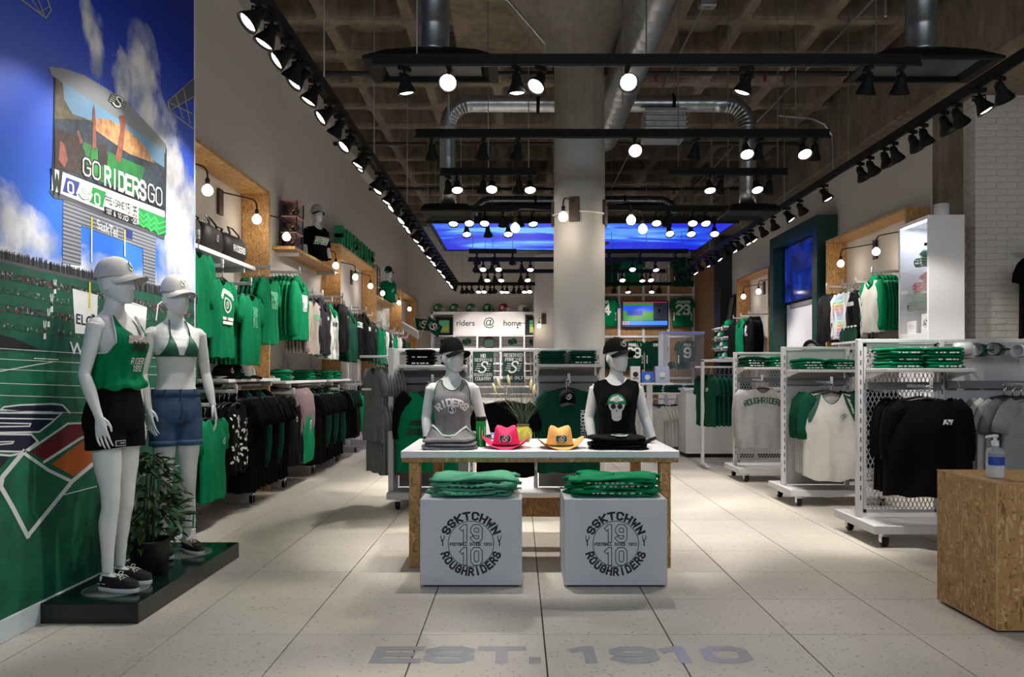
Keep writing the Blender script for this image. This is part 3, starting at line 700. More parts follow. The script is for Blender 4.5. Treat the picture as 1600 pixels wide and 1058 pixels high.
g = portal(WR, 4.58, 11.87, 14.1, 3.72, dgreen, 'dark green portal frame round a wall screen', .2)
def shelf(x0, x1, y0, y1, z, m, label, th=.04):
    t = thing('wall_shelf', label, 'shelf', (x0, y0, z - th))
    a, b = sorted((0, x1 - x0))
    MB().bbox(a, b, 0, y1 - y0, 0, th, .004).obj('shelf_board', m, t)
    for yy in (.25, (y1 - y0) - .25): MB().bbox(a + .0, b - .02, yy - .012, yy + .012, -.05, 0, .003).obj('shelf_bracket', whitem, t)
    return t
shelf(WL, -2.74, 9.5, 11.9, 2.85, osb, 'chipboard shelf with the black-shirted mannequin and footballs')
shelf(WL, -2.75, 15.03, 17.4, 2.81, osb, 'chipboard shelf with the green-shirted mannequin')
shelf(WL, -2.60, 6.0, 7.66, 2.34, white, 'white shelf holding the black duffel bags')
for y0, y1, z, lab in ((6.9, 8.4, 1.235, 'white shelf with caps below the bright green shirts'), (8.6, 10.4, 1.20, 'white shelf with green folded clothes, middle of the mural-side wall'), (10.6, 11.9, 1.2, 'white shelf with folded clothes near the second chipboard panel')):
    shelf(WL, -2.58, y0, y1, z, white, lab, .03)
# slotted white standards that carry the rails
for y in (6.3, 7.7, 8.75, 10.0, 11.3, 12.6, 13.9, 15.6, 17.0):
    t = thing('wall_standard', f'slotted white upright on the mural-side wall carrying rails, {ORD[[6.3, 7.7, 8.75, 10.0, 11.3, 12.6, 13.9, 15.6, 17.0].index(y)]} from the mural', 'wall upright', (WL, y, .1), group='slotted wall uprights')
    MB().bbox(0, .03, -.02, .02, 0, 2.3, .003).obj('upright', whitem, t)
    b = MB().bbox(0, .4, -.03, .03, -.1, 0, .004).bbox(.36, .4, -.03, .03, -.1, -.02, .004); b.obj('foot_bar', whitem, t)
def hang_rail(x_wall, y, z, L, label, side=1, w=.22):
    """a face-out arm from the wall with a small cross bar"""
    t = thing('hanging_rail', label, 'hanging rail', (x_wall, y, z))
    MB().bbox(min(0, side * L), max(0, side * L), -.012, .012, -.012, .018, .003).obj('rail_arm', whitem, t)
    MB().bbox(min(side * L, side * (L - .02)), max(side * L, side * (L - .02)), -.012, .012, 0, .06, .003).obj('rail_stop', whitem, t)
    return t
# ------------------------------------------------------------------ garments on hangers
def cloth(name, col, rough=.85, vary=.08):
    return mat(name, col, rough, vary=vary, vscale=12, bump=.12, bscale=220, spec=.12)
C_KG = cloth('kelly_green_cotton', '00744a'); C_DG = cloth('forest_green_cotton', '083f2f'); C_MG = cloth('mint_green_cotton', '559c7e'); C_BK = cloth('black_cotton', '040405')
C_CH = cloth('charcoal_fleece', '222229'); C_GY = cloth('heather_grey_cotton', '757578', vary=.15); C_BG = cloth('stone_grey_cotton', 'a39a92'); C_WH = cloth('white_cotton', 'b9b7b3')
C_MV = cloth('mauve_grey_cotton', '7d6d72'); C_PU = mat('white_glossy_nylon', 'd8dbe0', .35, bump=.2, bscale=30); C_NB = mat('black_nylon', '050507', .6, spec=.2, bump=.15, bscale=40)
C_DK = cloth('dark_slate_cotton', '191b20'); C_LG = cloth('light_grey_jersey', '939496')
HK = mat('black_plastic_hanger', '0a0a0b', .35)
def hanger_mesh():
    b = MB()
    b.tube([(0, 0, -.10), (0, 0, -.05)] + [(.018 * math.sin(R(a)), 0, -.032 + .018 * -math.cos(R(a)) + .002) for a in range(0, 250, 40)], .004, 5, 1)
    b.tube([(-.2, 0, -.155), (-.1, 0, -.118), (0, 0, -.098), (.1, 0, -.118), (.2, 0, -.155)], [.012, .013, .012, .013, .012], 6)
    return b.mesh('clothes_hanger', [HK, chrome], True)
hang_me = hanger_mesh()
class Garment:
    def __init__(g, mats, L=.70, w=.255, sl='short', d=.04, hood=False, neck=.085, scoop=.07, zipm=False, band=None, thin=False, seed=0, name='t_shirt', hem=0.0, raglan=False, stripe=False):
        g.L, g.w, g.d, g.neck, g.scoop, g.seed = L, w, d, neck, scoop, seed
        g.mats = mats if isinstance(mats, list) else [mats]; g.sl = sl; g.name = name
        g.hood = hood; g.hem = hem; g.zip = zipm; g.raglan = raglan; g.stripe = stripe
        if thin: g.d = .017
        g.mesh = g.make(thin)
    def top(g, x, front):
        z = -.098 - .20 * max(0, abs(x) - .03)
        if abs(x) < g.neck: z -= (g.scoop if front else .012) * (1 - (abs(x) / g.neck) ** 2)
        return z
    def prof(g, t):
        return g.w * (.84 + .16 * min(1, t / .16)) * (1 + .05 * t), g.d * (.35 + .65 * min(1, t / .22)) * (1 - .15 * t)
    def fold(g, x, t, front):
        a = .011 * min(1, t * 1.6) * (g.d / .04)
        return a * (math.sin(x * 26 + g.seed * 1.7 + t * 1.3) + .6 * math.sin(x * 47 - t * 3 + g.seed)) + .006 * (g.d / .04) * math.sin(t * 9 + x * 9 + g.seed)
    def at(g, u, t, front):
        """u: -1..1 across, t: 0 shoulder .. 1 hem"""
        hw, d = g.prof(t); x = hw * u; k = max(0, 1 - abs(u) ** 2.6) ** .45
        zt = g.top(x, front)
        zb = -.1 - g.L - g.hem * (1 - u * u) * (1 if front else .7) + .008 * math.sin(x * 30 + g.seed)
        y = (-d if front else d) * k + g.fold(x, t, front) * min(1, k * 2)
        return (x, y, zt + (zb - zt) * t)
    def front(g, x, z):
        zt = g.top(x, True); t = max(0, min(1, (zt - z) / (zt + .1 + g.L))); hw, d = g.prof(t)
        u = min(.995, abs(x) / hw); k = (1 - u ** 2.6) ** .45
        return -d * k + g.fold(x, t, True) * min(1, k * 2)
    def make(g, thin):
        b = MB(); us = [math.sin(PI / 2 * (i / (5 if thin else 11) - 1)) if thin else (i / 11 - 1) for i in range(11 if thin else 23)]; rows = (0, .06, .2, .45, .75, 1) if thin else (0, .04, .1, .2, .32, .45, .58, .7, .8, .9, .96, 1)
        rs = [[g.at(u, t, True) for u in us] + [g.at(u, t, False) for u in us[-2:0:-1]] for t in rows]
        b.rings(rs, False)
        if not thin:
            b.rings([[(x, y * .94, z - .001) for x, y, z in rs[-1]], [(x * .97, y * .6, z + .02) for x, y, z in rs[-1]]], False)
        smi = 1 if len(g.mats) > 1 else 0
        rr0 = g.d * .75 + .004
        for sd in (-1, 1):
            if g.sl == 'short': path = [(.18, -.15), (.232, -.205), (.268, -.30), (.285, -.375)]; ra = [.065, .078, .076, .073]
            elif g.sl == 'long': path = [(.18, -.15), (.228, -.22), (.252, -.38), (.258, -.54), (.25, -.68), (.247, -.74)]; ra = [.065, .074, .066, .058, .05, .042]
            elif g.sl == 'mid': path = [(.17, -.14), (.226, -.21), (.252, -.34), (.26, -.46), (.258, -.55)]; ra = [.068, .076, .07, .064, .058]
            else: continue
            rs = []
            sg = 8 if thin else 12
            for i, ((x, z), r) in enumerate(zip(path, ra)):
                q = path[min(i + 1, len(path) - 1)]; p = path[max(i - 1, 0)]
                tx, tz = q[0] - p[0], q[1] - p[1]; l = math.hypot(tx, tz); nx, nz = -tz / l, tx / l
                rs.append([(sd * (x + nx * r * math.cos(2 * PI * k / sg)), rr0 * (.7 if i == 0 else 1) * math.sin(2 * PI * k / sg) * (1 + .25 * math.sin(3 * i + k * 2 + g.seed)) + .012 * (i > 1), z + nz * r * math.cos(2 * PI * k / sg)) for k in range(sg)])
            b.rings(rs, True, smi)
        if g.hood:
            b.sphere((0, .03, -.115), .125, .05 if not thin else .025, .085, 12, 6, smi)
            b.tube([(-.10, -.01, -.11), (-.075, -.035, -.16), (0, -.045, -.21), (.075, -.035, -.16), (.10, -.01, -.11)], .016, 6, smi)
        elif not thin:
            pts = [(x, g.front(x, g.top(x, True)) * .6, g.top(x, True)) for x in [g.neck * (i / 8 - 1) for i in range(17)]]
            b.tube(pts, .006, 5, smi)
        return b.mesh(g.name, g.mats, True)
def dec_fn(g, x, z, s=1.0):
    return lambda u, v, l=0: (x + u * s, g.front(x + u * s, z + v * s) - .0055 - l * .0009, z + v * s)
def pr_arch(g, col=D_W, word='SASKATCHEWAN', r=.105):
    b = MB(); f = dec_fn(g, 0, -.33)
    stroke_text(b, word, .032, .009, lambda u, v: f((r + v) * math.sin(u / r), (r + v) * math.cos(u / r)), col, ww=.5, sp=.22, step=.02)
    ring2(b, .062, .012, f, col); s_logo(b, .085, f, None, col, D_DG, col)
    for k, w_ in ((0, .24), (1, .2)): b.add([f(x, -.13 - .035 * k + y) for x, y in ((-w_ / 2, 0), (0, 0), (w_ / 2, 0), (w_ / 2, .026), (0, .026), (-w_ / 2, .026))], [(0, 1, 4, 5), (1, 2, 3, 4)], col)
    stroke_text(b, 'RIDERS', .018, .005, lambda u, v: f(u, -.126 + v, 2), D_DG, ww=.7)
    return b
def pr_block(g, col=D_W, words=('ROUGH', 'RIDERS', 'FOOTBALL', '1910'), h=.036, w=.16, z=-.26, solid=(2,)):
    b = MB(); f = dec_fn(g, 0, z)
    for i, t in enumerate(words):
        ww = w / (len(t) * 1.25 * h)
        if i in solid:
            b.add([f(x, -i * h * 1.35 - .006 + y) for x, y in ((-w / 2, 0), (0, 0), (w / 2, 0), (w / 2, h + .012), (0, h + .012), (-w / 2, h + .012))], [(0, 1, 4, 5), (1, 2, 3, 4)], col)
        stroke_text(b, t, h, .008, lambda u, v: f(u, v - i * h * 1.35, 2), D_G if i in solid else col, ww=ww, sp=.25)
    return b
def pr_logo(g, x=.1, z=-.27, w=.07, field=D_DG, li=D_W):
    b = MB(); s_logo(b, w, dec_fn(g, x, z), field, D_W, D_K, li); return b
def pr_word(g, t, z=-.27, h=.05, col=D_W, wd=.012, ww=.62, x=0, slant=0, arch=0):
    b = MB(); f = dec_fn(g, x, z)
    if arch: stroke_text(b, t, h, wd, lambda u, v: f((arch + v) * math.sin(u / arch), (arch + v) * math.cos(u / arch) - arch), col, ww=ww, step=.02)
    else: stroke_text(b, t, h, wd, f, col, ww=ww, step=.03, slant=slant)
    return b
def pr_band(g, z=-.30, h=.06):
    b = MB(); f = dec_fn(g, 0, z); n = 8
    for dz, hh, mi in ((0, h, D_G), (h, .012, D_W), (-.012, .012, D_W)):
        vs = [f((-.5 + i / n) * g.w * 1.75, dz + q) for i in range(n + 1) for q in (0, hh)]
        b.add(vs, [(2 * i, 2 * i + 2, 2 * i + 3, 2 * i + 1) for i in range(n)], mi)
    stroke_text(b, 'RIDERS', h * .6, .008, lambda u, v: f(u, v + h * .2, 2), D_W, ww=.8)
    return b
def pr_dots(g):
    b = MB(); rnd = random.Random(3)
    for i in range(70):
        x, z = rnd.uniform(-.22, .22), rnd.uniform(-.2, -.1 - g.L + .03); a = rnd.uniform(0, PI)
        f = dec_fn(g, x, z); disc2(b, .011, lambda u, v: f(u * math.cos(a) * 1.6 - v * math.sin(a), u * math.sin(a) * 1.6 + v * math.cos(a)), D_W, 7)
    return b
def pr_tie(g):
    b = MB(); rnd = random.Random(5)
    for i in range(14):
        x, z = rnd.uniform(-.14, .14), rnd.uniform(-.3, -.75); f = dec_fn(g, x, z)
        disc2(b, rnd.uniform(.02, .05), f, D_GR if i % 2 else D_W, 9, 1, 1.6)
    f = dec_fn(g, 0, -.34); stroke_text(b, 'RIDERS', .05, .012, lambda u, v: f(u, v, 2), D_K, ww=.6)
    return b
def hang(g, loc, ang, label, group=None, pr=None, cat='shirt', name=None, hanger=True):
    o = place(g.mesh, name or g.name, None, loc, ang, label, cat, group)
    if hanger: place(hang_me, 'clothes_hanger', o)
    if pr is not None: decal(pr, 'printed_graphic', o, kind='stuff' if g is dot else None)
    return o
THIN = {}
def thin_of(g):
    k = (tuple(m.name for m in g.mats), g.L, g.w, g.sl, g.hood, g.name)
    if k not in THIN: THIN[k] = Garment(g.mats, g.L * .985, g.w * .97, g.sl, hood=g.hood, thin=True, seed=g.seed + 1, name=g.name, hem=g.hem)
    return THIN[k]
def row(loc, face, n, sp, g, lab, pr=None, rest=None, cat='shirt', alts=None, back=None):
    """face: unit vector the front looks along; the others queue behind it"""
    ang = math.atan2(face[0], -face[1])
    f = Vector((face[0], face[1], 0)); back = Vector((back[0], back[1], 0)) if back else -f
    hang(g, loc, ang, lab, None, pr, cat)
    for i in range(1, n):
        tg = thin_of(alts[i % len(alts)] if alts else g)
        p = Vector(loc) + back * (.028 + sp * i) + Vector((0, 0, random.uniform(-.008, .004)))
        hang(tg, p, ang + R(random.uniform(-2.0, 2.0)), f'{ORD[i - 1]} of the {rest}', rest, None, cat)
# the kinds
tee_g = Garment(C_KG, .68, .25, 'short', seed=1); tee_g2 = Garment(C_KG, .66, .24, 'short', seed=4); tee_dg = Garment(C_DG, .70, .25, 'short', seed=2); tee_b = Garment(C_BK, .70, .26, 'short', seed=3)
tee_gy = Garment(C_GY, .72, .26, 'short', seed=5); tee_wh = Garment(C_WH, .68, .25, 'short', seed=6); tee_lg = Garment(C_LG, .68, .25, 'short', seed=8)
long_b = Garment(C_BK, .88, .27, 'short', seed=7, name='long_shirt'); hood_g = Garment(C_KG, .68, .27, 'long', .055, True, seed=1, name='hoodie'); hood_b = Garment(C_BK, .70, .27, 'long', .055, True, seed=9, name='hoodie')
hood_dg = Garment(C_DG, .70, .27, 'long', .05, True, seed=10, name='hoodie'); swt_bg = Garment(C_BG, .66, .26, 'long', .05, seed=2, name='sweatshirt'); swt_g = Garment(C_KG, .66, .26, 'long', .05, seed=3, name='sweatshirt')
swt_gy = Garment(C_LG, .70, .27, 'long', .05, seed=12, name='sweatshirt'); swt_mv = Garment(C_MV, .66, .26, 'long', .045, seed=4, name='sweatshirt'); jk_ch = Garment([C_CH, C_DK], .66, .26, 'long', .06, True, seed=6, name='jacket')
jk_b = Garment(C_NB, .68, .27, 'long', .06, seed=5, name='jacket', scoop=.03, neck=.07); jk_w = Garment([C_PU, C_PU], .64, .27, 'long', .07, seed=3, name='jacket', scoop=.03); jk_gw = Garment([C_WH, C_KG], .66, .26, 'long', .06, True, seed=11, name='jacket')
tie = Garment([mat('pale_grey_tie_dye', 'b9bfb8', .8, vary=.4, vscale=9), C_KG], .68, .25, 'long', .05, True, seed=14, name='hoodie'); jk_bw = Garment([C_NB, C_WH], .66, .27, 'long', .06, seed=15, name='jacket', scoop=.03)
dot = Garment(C_BK, .62, .25, 'none', .05, seed=16, name='sleeveless_blouse'); tank_g = Garment(C_KG, .70, .25, 'none', .04, seed=18, name='tank_shirt')
# ---- the mural-side wall: upper arms
UP = [
 (6.12, 2.36, tee_g, 'bright green shirt half hidden behind the edge of the mural', None, 4, 'green shirts queued behind the one at the mural edge'),
 (6.62, 2.20, tee_g, 'bright green t-shirt with white arched lettering and a round crest', pr_arch(tee_g), 8, 'green t-shirts queued behind the one with arched lettering'),
 (7.32, 2.13, tee_g2, 'bright green t-shirt with a tall white block print, below the bag shelf', pr_block(tee_g2, D_LG), 8, 'green t-shirts queued behind the block-print one'),
 (7.88, 2.36, tee_g, 'bright green t-shirt with a mint block print, hung higher beside the chipboard panel', pr_block(tee_g, D_LG, ('ROUGHRIDERS', 'FOOTBALL', 'CLUB', 'SASK'), .034, .17, -.28, (1,)), 5, 'green t-shirts queued behind the higher block-print one'),
 (8.95, 2.45, hood_g, 'green hoodie with stacked white lettering hanging past the chipboard panel', pr_block(hood_g, D_W, ('RIDERS', 'RIDERS', 'RIDERS', 'S'), .036, .15, -.30, (2,)), 8, 'green hoodies queued behind the one with white lettering'),
 (9.55, 2.28, swt_bg, 'stone grey sweatshirt with faint green lettering', pr_word(swt_bg, 'RIDERS', -.33, .06, D_LG), 6, 'stone grey sweatshirts queued behind the lettered one'),
 (10.0, 2.30, jk_ch, 'charcoal zip jacket with a small white chest patch', pr_logo(jk_ch, .08, -.30, .08, D_W, D_G), 5, 'charcoal jackets queued behind the patched one'),
 (10.5, 2.26, tie, 'green and white tie-dye hoodie with dark lettering', pr_tie(tie), 4, 'tie-dye hoodies queued behind the lettered one'),
 (11.15, 2.38, jk_b, 'black quarter-zip jacket with a small white crest, before the second chipboard panel', pr_logo(jk_b, .09, -.28, .06, None), 6, 'black quarter-zip jackets queued behind the crested one'),
 (11.72, 2.26, hood_dg, 'forest green hoodie with no print beside the second chipboard panel', None, 4, 'forest green hoodies queued by the second chipboard panel'),
 (12.25, 2.32, tee_b, 'black t-shirt with a green and white chest band', pr_band(tee_b), 5, 'black t-shirts queued behind the banded one'),
 (12.85, 2.32, hood_b, 'black hoodie with a white square crest', pr_logo(hood_b, 0, -.3, .12, D_W, D_G), 5, 'black hoodies queued behind the square-crest one'),
 (13.4, 2.28, jk_b, 'black jacket with a white shoulder mark, far half of the second portal', pr_logo(jk_b, .1, -.25, .09, D_W, D_G), 4, 'black jackets queued in the far half of the second portal'),
 (14.3, 2.22, swt_g, 'green sweatshirt hanging just before the end of the second portal', pr_logo(swt_g, 0, -.3, .12, None), 4, 'green sweatshirts queued before the end of the second portal'),
 (15.1, 2.20, jk_bw, 'black jacket with white sleeves below the green-shirted mannequin', pr_word(jk_bw, 'RIDERS', -.32, .04), 4, 'black and white jackets below the green-shirted mannequin'),
 (15.8, 2.15, tee_g2, 'green t-shirt below the far mannequin shelf', None, 4, 'green t-shirts below the far mannequin shelf'),
 (16.4, 2.15, tee_wh, 'white t-shirt low under the far mannequin shelf', None, 3, 'white t-shirts under the far mannequin shelf'),
 (17.0, 2.15, tee_b, 'black t-shirt near the third chipboard portal', None, 4, 'black t-shirts near the third chipboard portal'),
 (17.7, 2.10, tee_dg, 'forest green t-shirt beside the third chipboard portal', None, 4, 'forest green t-shirts beside the third chipboard portal'),
]
for i, (y, z, g, lab, pr, n, rest) in enumerate(UP):
    hang_rail(WL, y, z + .004, .51, f'white face-out arm in the upper row on the mural-side wall, {ORD[i]} from the mural')
    row((-2.53, y, z), (1, 0), n, .042, g, lab, pr, rest, 'hoodie' if g.hood else 'shirt' if g.sl != 'long' else 'jacket')
LO = [
 (6.42, 1.02, tee_g, 'green t-shirt low beside the hand of the denim-shorts mannequin', pr_logo(tee_g, .1, -.3, .07, None), 6, 'green t-shirts queued low behind the denim-shorts mannequin'),
 (6.95, 1.12, dot, 'black sleeveless top scattered with small white marks', pr_dots(dot), 5, 'black tops with white marks queued behind the first'),
 (8.72, 1.06, hood_b, 'black hoodie with a small white crest in the lower row past the chipboard panel', pr_logo(hood_b, -.08, -.28, .09, None), 5, 'black hoodies low past the chipboard panel'),
 (9.2, 1.0, swt_g, 'green sweatshirt with a mint print in the lower row', pr_logo(swt_g, 0, -.32, .14, None), 4, 'green sweatshirts queued in the lower row'),
 (10.9, 1.06, hood_dg, 'forest green hoodie with a white mark in the lower row', pr_logo(hood_dg, .06, -.3, .1, D_W, D_G), 5, 'forest green hoodies in the lower row'),
 (12.0, 1.10, tee_b, 'black t-shirt with no print in the lower row under the leaning picture', None, 5, 'black t-shirts low under the leaning picture'),
 (12.7, 1.10, swt_g, 'green sweatshirt low under the leaning picture', None, 5, 'green sweatshirts low under the leaning picture'),
 (13.4, 1.12, jk_ch, 'charcoal jacket low in the second portal', None, 5, 'charcoal jackets low in the second portal'),
 (14.2, 1.12, tee_b, 'black t-shirt low at the end of the second portal', None, 5, 'black t-shirts low at the end of the second portal'),
 (15.6, 1.15, tee_dg, 'forest green t-shirt low under the far mannequin shelf', None, 4, 'forest green t-shirts low under the far mannequin shelf'),
 (16.6, 1.15, tee_b, 'black t-shirt low near the third portal', None, 4, 'black t-shirts low near the third portal'),
]
for i, (y, z, g, lab, pr, n, rest) in enumerate(LO):
    hang_rail(WL, y, z + .004, .51, f'white face-out arm in the lower row on the mural-side wall, {ORD[i]} from the mural')
    row((-2.53, y, z), (1, 0), n, .042, g, lab, pr, rest, 'hoodie' if g.hood else 'shirt')
def side_rail(x, y0, y1, z, lab):
    t = thing('hanging_rail', lab, 'hanging rail', (x, y0, z))
    MB().cyl((0, 0, 0), (0, y1 - y0, 0), .012, seg=8).obj('rail_bar', whitem, t)
    for yy in (.03, y1 - y0 - .03): MB().bbox(WL - x, 0, yy - .012, yy + .012, -.02, .02, .003).obj('rail_bracket', whitem, t)
side_rail(-2.72, 7.12, 8.3, 1.17, 'white rail along the mural-side wall packed with long black shirts')
row((-2.72, 7.18, 1.16), (0, -1), 22, .048, long_b, 'long black shirt with a thin green chest line, first on the packed rail', pr_word(long_b, 'SASKATCHEWAN', -.36, .022, D_DG, .006, .5), 'long black and dark green shirts packed on the rail nearest the mural', alts=[long_b, long_b, tee_b, long_b, hood_b, long_b, long_b, hood_dg])
side_rail(-2.76, 8.72, 9.5, 1.24, 'white rail carrying mauve grey sweatshirts')
row((-2.80, 8.80, 1.23), (0, -1), 14, .048, swt_mv, 'mauve grey sweatshirt, first on its rail', None, 'mauve grey sweatshirts packed on their rail')
side_rail(-2.72, 9.55, 10.85, 1.14, 'white rail packed with black hoodies and green shirts')
row((-2.72, 9.62, 1.13), (0, -1), 24, .05, long_b, 'long black shirt, first on the second packed rail', None, 'black and green clothes packed on the second rail', alts=[long_b, hood_b, long_b, long_b, long_b, tee_b, hood_dg, long_b])
side_rail(-2.72, 11.1, 11.85, 1.16, 'white rail packed with black and green clothes before the second portal')
row((-2.72, 11.15, 1.15), (0, -1), 13, .05, tee_b, 'black t-shirt, first on the rail before the second portal', None, 'black and green clothes packed before the second portal', alts=[tee_b, tee_dg, tee_b])
# ---- the brick-side wall, above the wheeled racks
RU = [
 (11.15, 2.52, jk_b, 'black jacket nearest the green screen frame', None, 8, 'black jackets queued by the green screen frame'),
 (10.62, 2.50, jk_w, 'glossy white jacket with pastel rainbow panels', None, 4, 'pale jackets queued behind the rainbow one'),
 (10.2, 2.48, jk_bw, 'black jacket with white sleeves and a white chest mark', pr_word(jk_bw, 'RIDERS', -.3, .04), 4, 'black and white jackets queued beside the pale ones'),
 (9.72, 2.56, jk_gw, 'green and white hooded jacket by the display case', None, 6, 'green and white jackets queued by the display case'),
 (16.0, 2.42, jk_b, 'black jacket in the far chipboard portal', None, 4, 'black jackets in the far chipboard portal'),
 (15.45, 2.42, hood_g, 'bright green hoodie in the far chipboard portal', None, 4, 'bright green hoodies in the far chipboard portal'),
 (14.9, 2.42, hood_b, 'black hoodie in the far chipboard portal', pr_word(hood_b, 'R', -.4, .2, D_W, .03), 4, 'black hoodies in the far chipboard portal'),
]
for i, (y, z, g, lab, pr, n, rest) in enumerate(RU):
    hang_rail(WR, y, z + .004, .47, f'white face-out arm on the brick-side wall, {ORD[i]} listed from the green screen frame' if i < 4 else f'white face-out arm in the far portal on the brick-side wall, {ORD[i - 4]} from the back', -1)
    row((4.44, y, z), (-1, 0), n, .042, g, lab, pr, rest, 'jacket')
for o in [o for o in COL.objects if o.get('label', '').startswith('glossy white jacket')]:
    b = MB(); f = dec_fn(jk_w, 0, 0)
    cols = [D_W, D_LG, D_Y, D_O, D_R, D_N]
    pas = [mat('pastel_' + n, c, .4) for n, c in (('blue', 'a8c8e8'), ('mint', 'a8e0d0'), ('yellow', 'e8e0a0'), ('peach', 'e8b898'), ('pink', 'e0a8b8'), ('violet', 'b8a8d8'))]
    for k in range(12):
        z = -.2 - k * .045; n = 6
        vs = [f((-.5 + i / n) * .5, z + q) for i in range(n + 1) for q in (0, .035)]
        b.add(vs, [(2 * i, 2 * i + 2, 2 * i + 3, 2 * i + 1) for i in range(n)], k % 6)
    b.obj('quilted_panels', pas, o)
# ------------------------------------------------------------------ folded clothes
def folded_mesh(w, d, h, m, seed=0, n=9, mess=1.0, name='folded_shirt'):
    rnd = random.Random(seed); ph = [rnd.uniform(0, 6) for _ in range(6)]; b = MB(); rs = []
    prof = ((.0, .02), (.85, 0), (1, .3), (1, .7), (.86, 1), (.66, 1.05), (.46, 1.0), (.24, 1.06), (.0, 1.02))
    N = n * 4
    for s, zz in prof:
        r = []
        for k in range(N):
            t = 2 * PI * k / N; c, q = math.cos(t), math.sin(t); e = .32
            x = math.copysign(abs(c) ** e, c) * w / 2; y = math.copysign(abs(q) ** e, q) * d / 2
            f = 1 + .035 * mess * math.sin(3 * t + ph[0]) + .02 * mess * math.sin(7 * t + ph[1])
            z = zz * h + (.25 * h * mess * math.sin(x * 14 + ph[2]) * math.cos(y * 11 + ph[3]) if zz > .1 else 0) + (.12 * h * mess * math.sin(6 * t + ph[4] + zz))
            r.append((x * s * f + (0 if s < .9 else .004 * math.sin(9 * t + ph[5])), y * s * f, max(z + (.004 * (mess - 1) * (math.sin(x * 61 + y * 23 + ph[1]) + math.sin(y * 57 - x * 31 + ph[0])) if mess > 1.5 and zz > .9 else 0), .0)))
        rs.append(r)
    b.rings(rs, False)
    return b.mesh(name, m, True)
FM = {}
def stack(x, y, z, n, w, d, h, m, label, group, rz=0.0, jit=.012, mess=.6, face=None, key=None, cat='folded shirt', name='folded_shirt'):
    """each folded piece a thing; the top one and the front edges carry print when face is given"""
    k = (w, d, h, m.name, mess)
    if k not in FM: FM[k] = [folded_mesh(w, d, h, m, s, mess=mess, name=name) for s in range(3)]
    top = None
    for i in range(n):
        lab = label[1] if i == n - 1 else label[0].replace('lower in its stack', f'{ORD[i]} from bottom') if 'lower in its stack' in label[0] else f'{label[0]}, {ORD[i]} from bottom'
        o = place(FM[k][i % 3], name, None, (x + random.uniform(-jit, jit), y + random.uniform(-jit, jit), z + i * h * .98), rz + R(random.uniform(-3, 3)), lab, cat, group if i < n - 1 else None)
        if face is not None and i < n - 1 and (i % 2 == 0 or n < 5):
            b = MB(); rnd = random.Random(i)
            for q in range(6):
                u = -w * .3 + q * w * .1 + rnd.uniform(-.01, .01); wd = rnd.uniform(.012, .03)
                b.add([(u, -d / 2 - .008, h * .35), (u + wd, -d / 2 - .008, h * .35), (u + wd, -d / 2 - .008, h * .75), (u, -d / 2 - .008, h * .75)], [(0, 1, 2, 3)], face)
            decal(b, 'folded_print', o, kind='stuff')
        top = o
    return top
# ------------------------------------------------------------------ wheeled racks
grey_panel = mat('grey_back_panel', '77787b', .5)
pale_panel = mat('white_back_panel', 'b4b4b6', .5)
def caster(parent, x, y, z):
    c = MB().bbox(x - .028, x + .028, y - .035, y + .035, z + .075, z + .10, .004).obj('caster', chrome, parent)
    b = MB(); b.bbox(x - .03, x - .024, y - .02, y + .025, z + .03, z + .08, .002); b.bbox(x + .024, x + .03, y - .02, y + .025, z + .03, z + .08, .002); b.obj('caster_fork', chrome, c)
    MB().rings([[(xx, y + r * math.cos(2 * PI * k / 14), z + .04 + r * math.sin(2 * PI * k / 14)) for k in range(14)] for xx, r in ((x - .022, .030), (x - .016, .04), (x + .016, .04), (x + .022, .030))]).obj('wheel', black, c)
def wire_mesh(parent, x0, x1, z0, z1, y, sx=.034, sz=.075, m=None, name='wire_mesh'):
    b = MB(); nx = int((x1 - x0) / sx); nz = int((z1 - z0) / sz); r = .0035
    for i in range(nx + 1):
        for j in range(nz + 1):
            cx = x0 + (i + .5) * (x1 - x0) / (nx + 1); cz = z0 + (j + .5) * (z1 - z0) / (nz + 1); a = (x1 - x0) / (nx + 1) / 2; c = (z1 - z0) / (nz + 1) / 2
            for p, q in (((cx - a, cz), (cx, cz + c)), ((cx, cz + c), (cx + a, cz)), ((cx + a, cz), (cx, cz - c)), ((cx, cz - c), (cx - a, cz))):
                nrm = Vector((p[1] - q[1], q[0] - p[0])).normalized() * r
                b.add([(p[0] + nrm.x, y - .002, p[1] + nrm.y), (q[0] + nrm.x, y - .002, q[1] + nrm.y), (q[0] - nrm.x, y - .002, q[1] - nrm.y), (p[0] - nrm.x, y - .002, p[1] - nrm.y)], [(0, 1, 2, 3)])
    o = b.obj(name, m or whitem, parent); o['kind'] = 'stuff'; return o
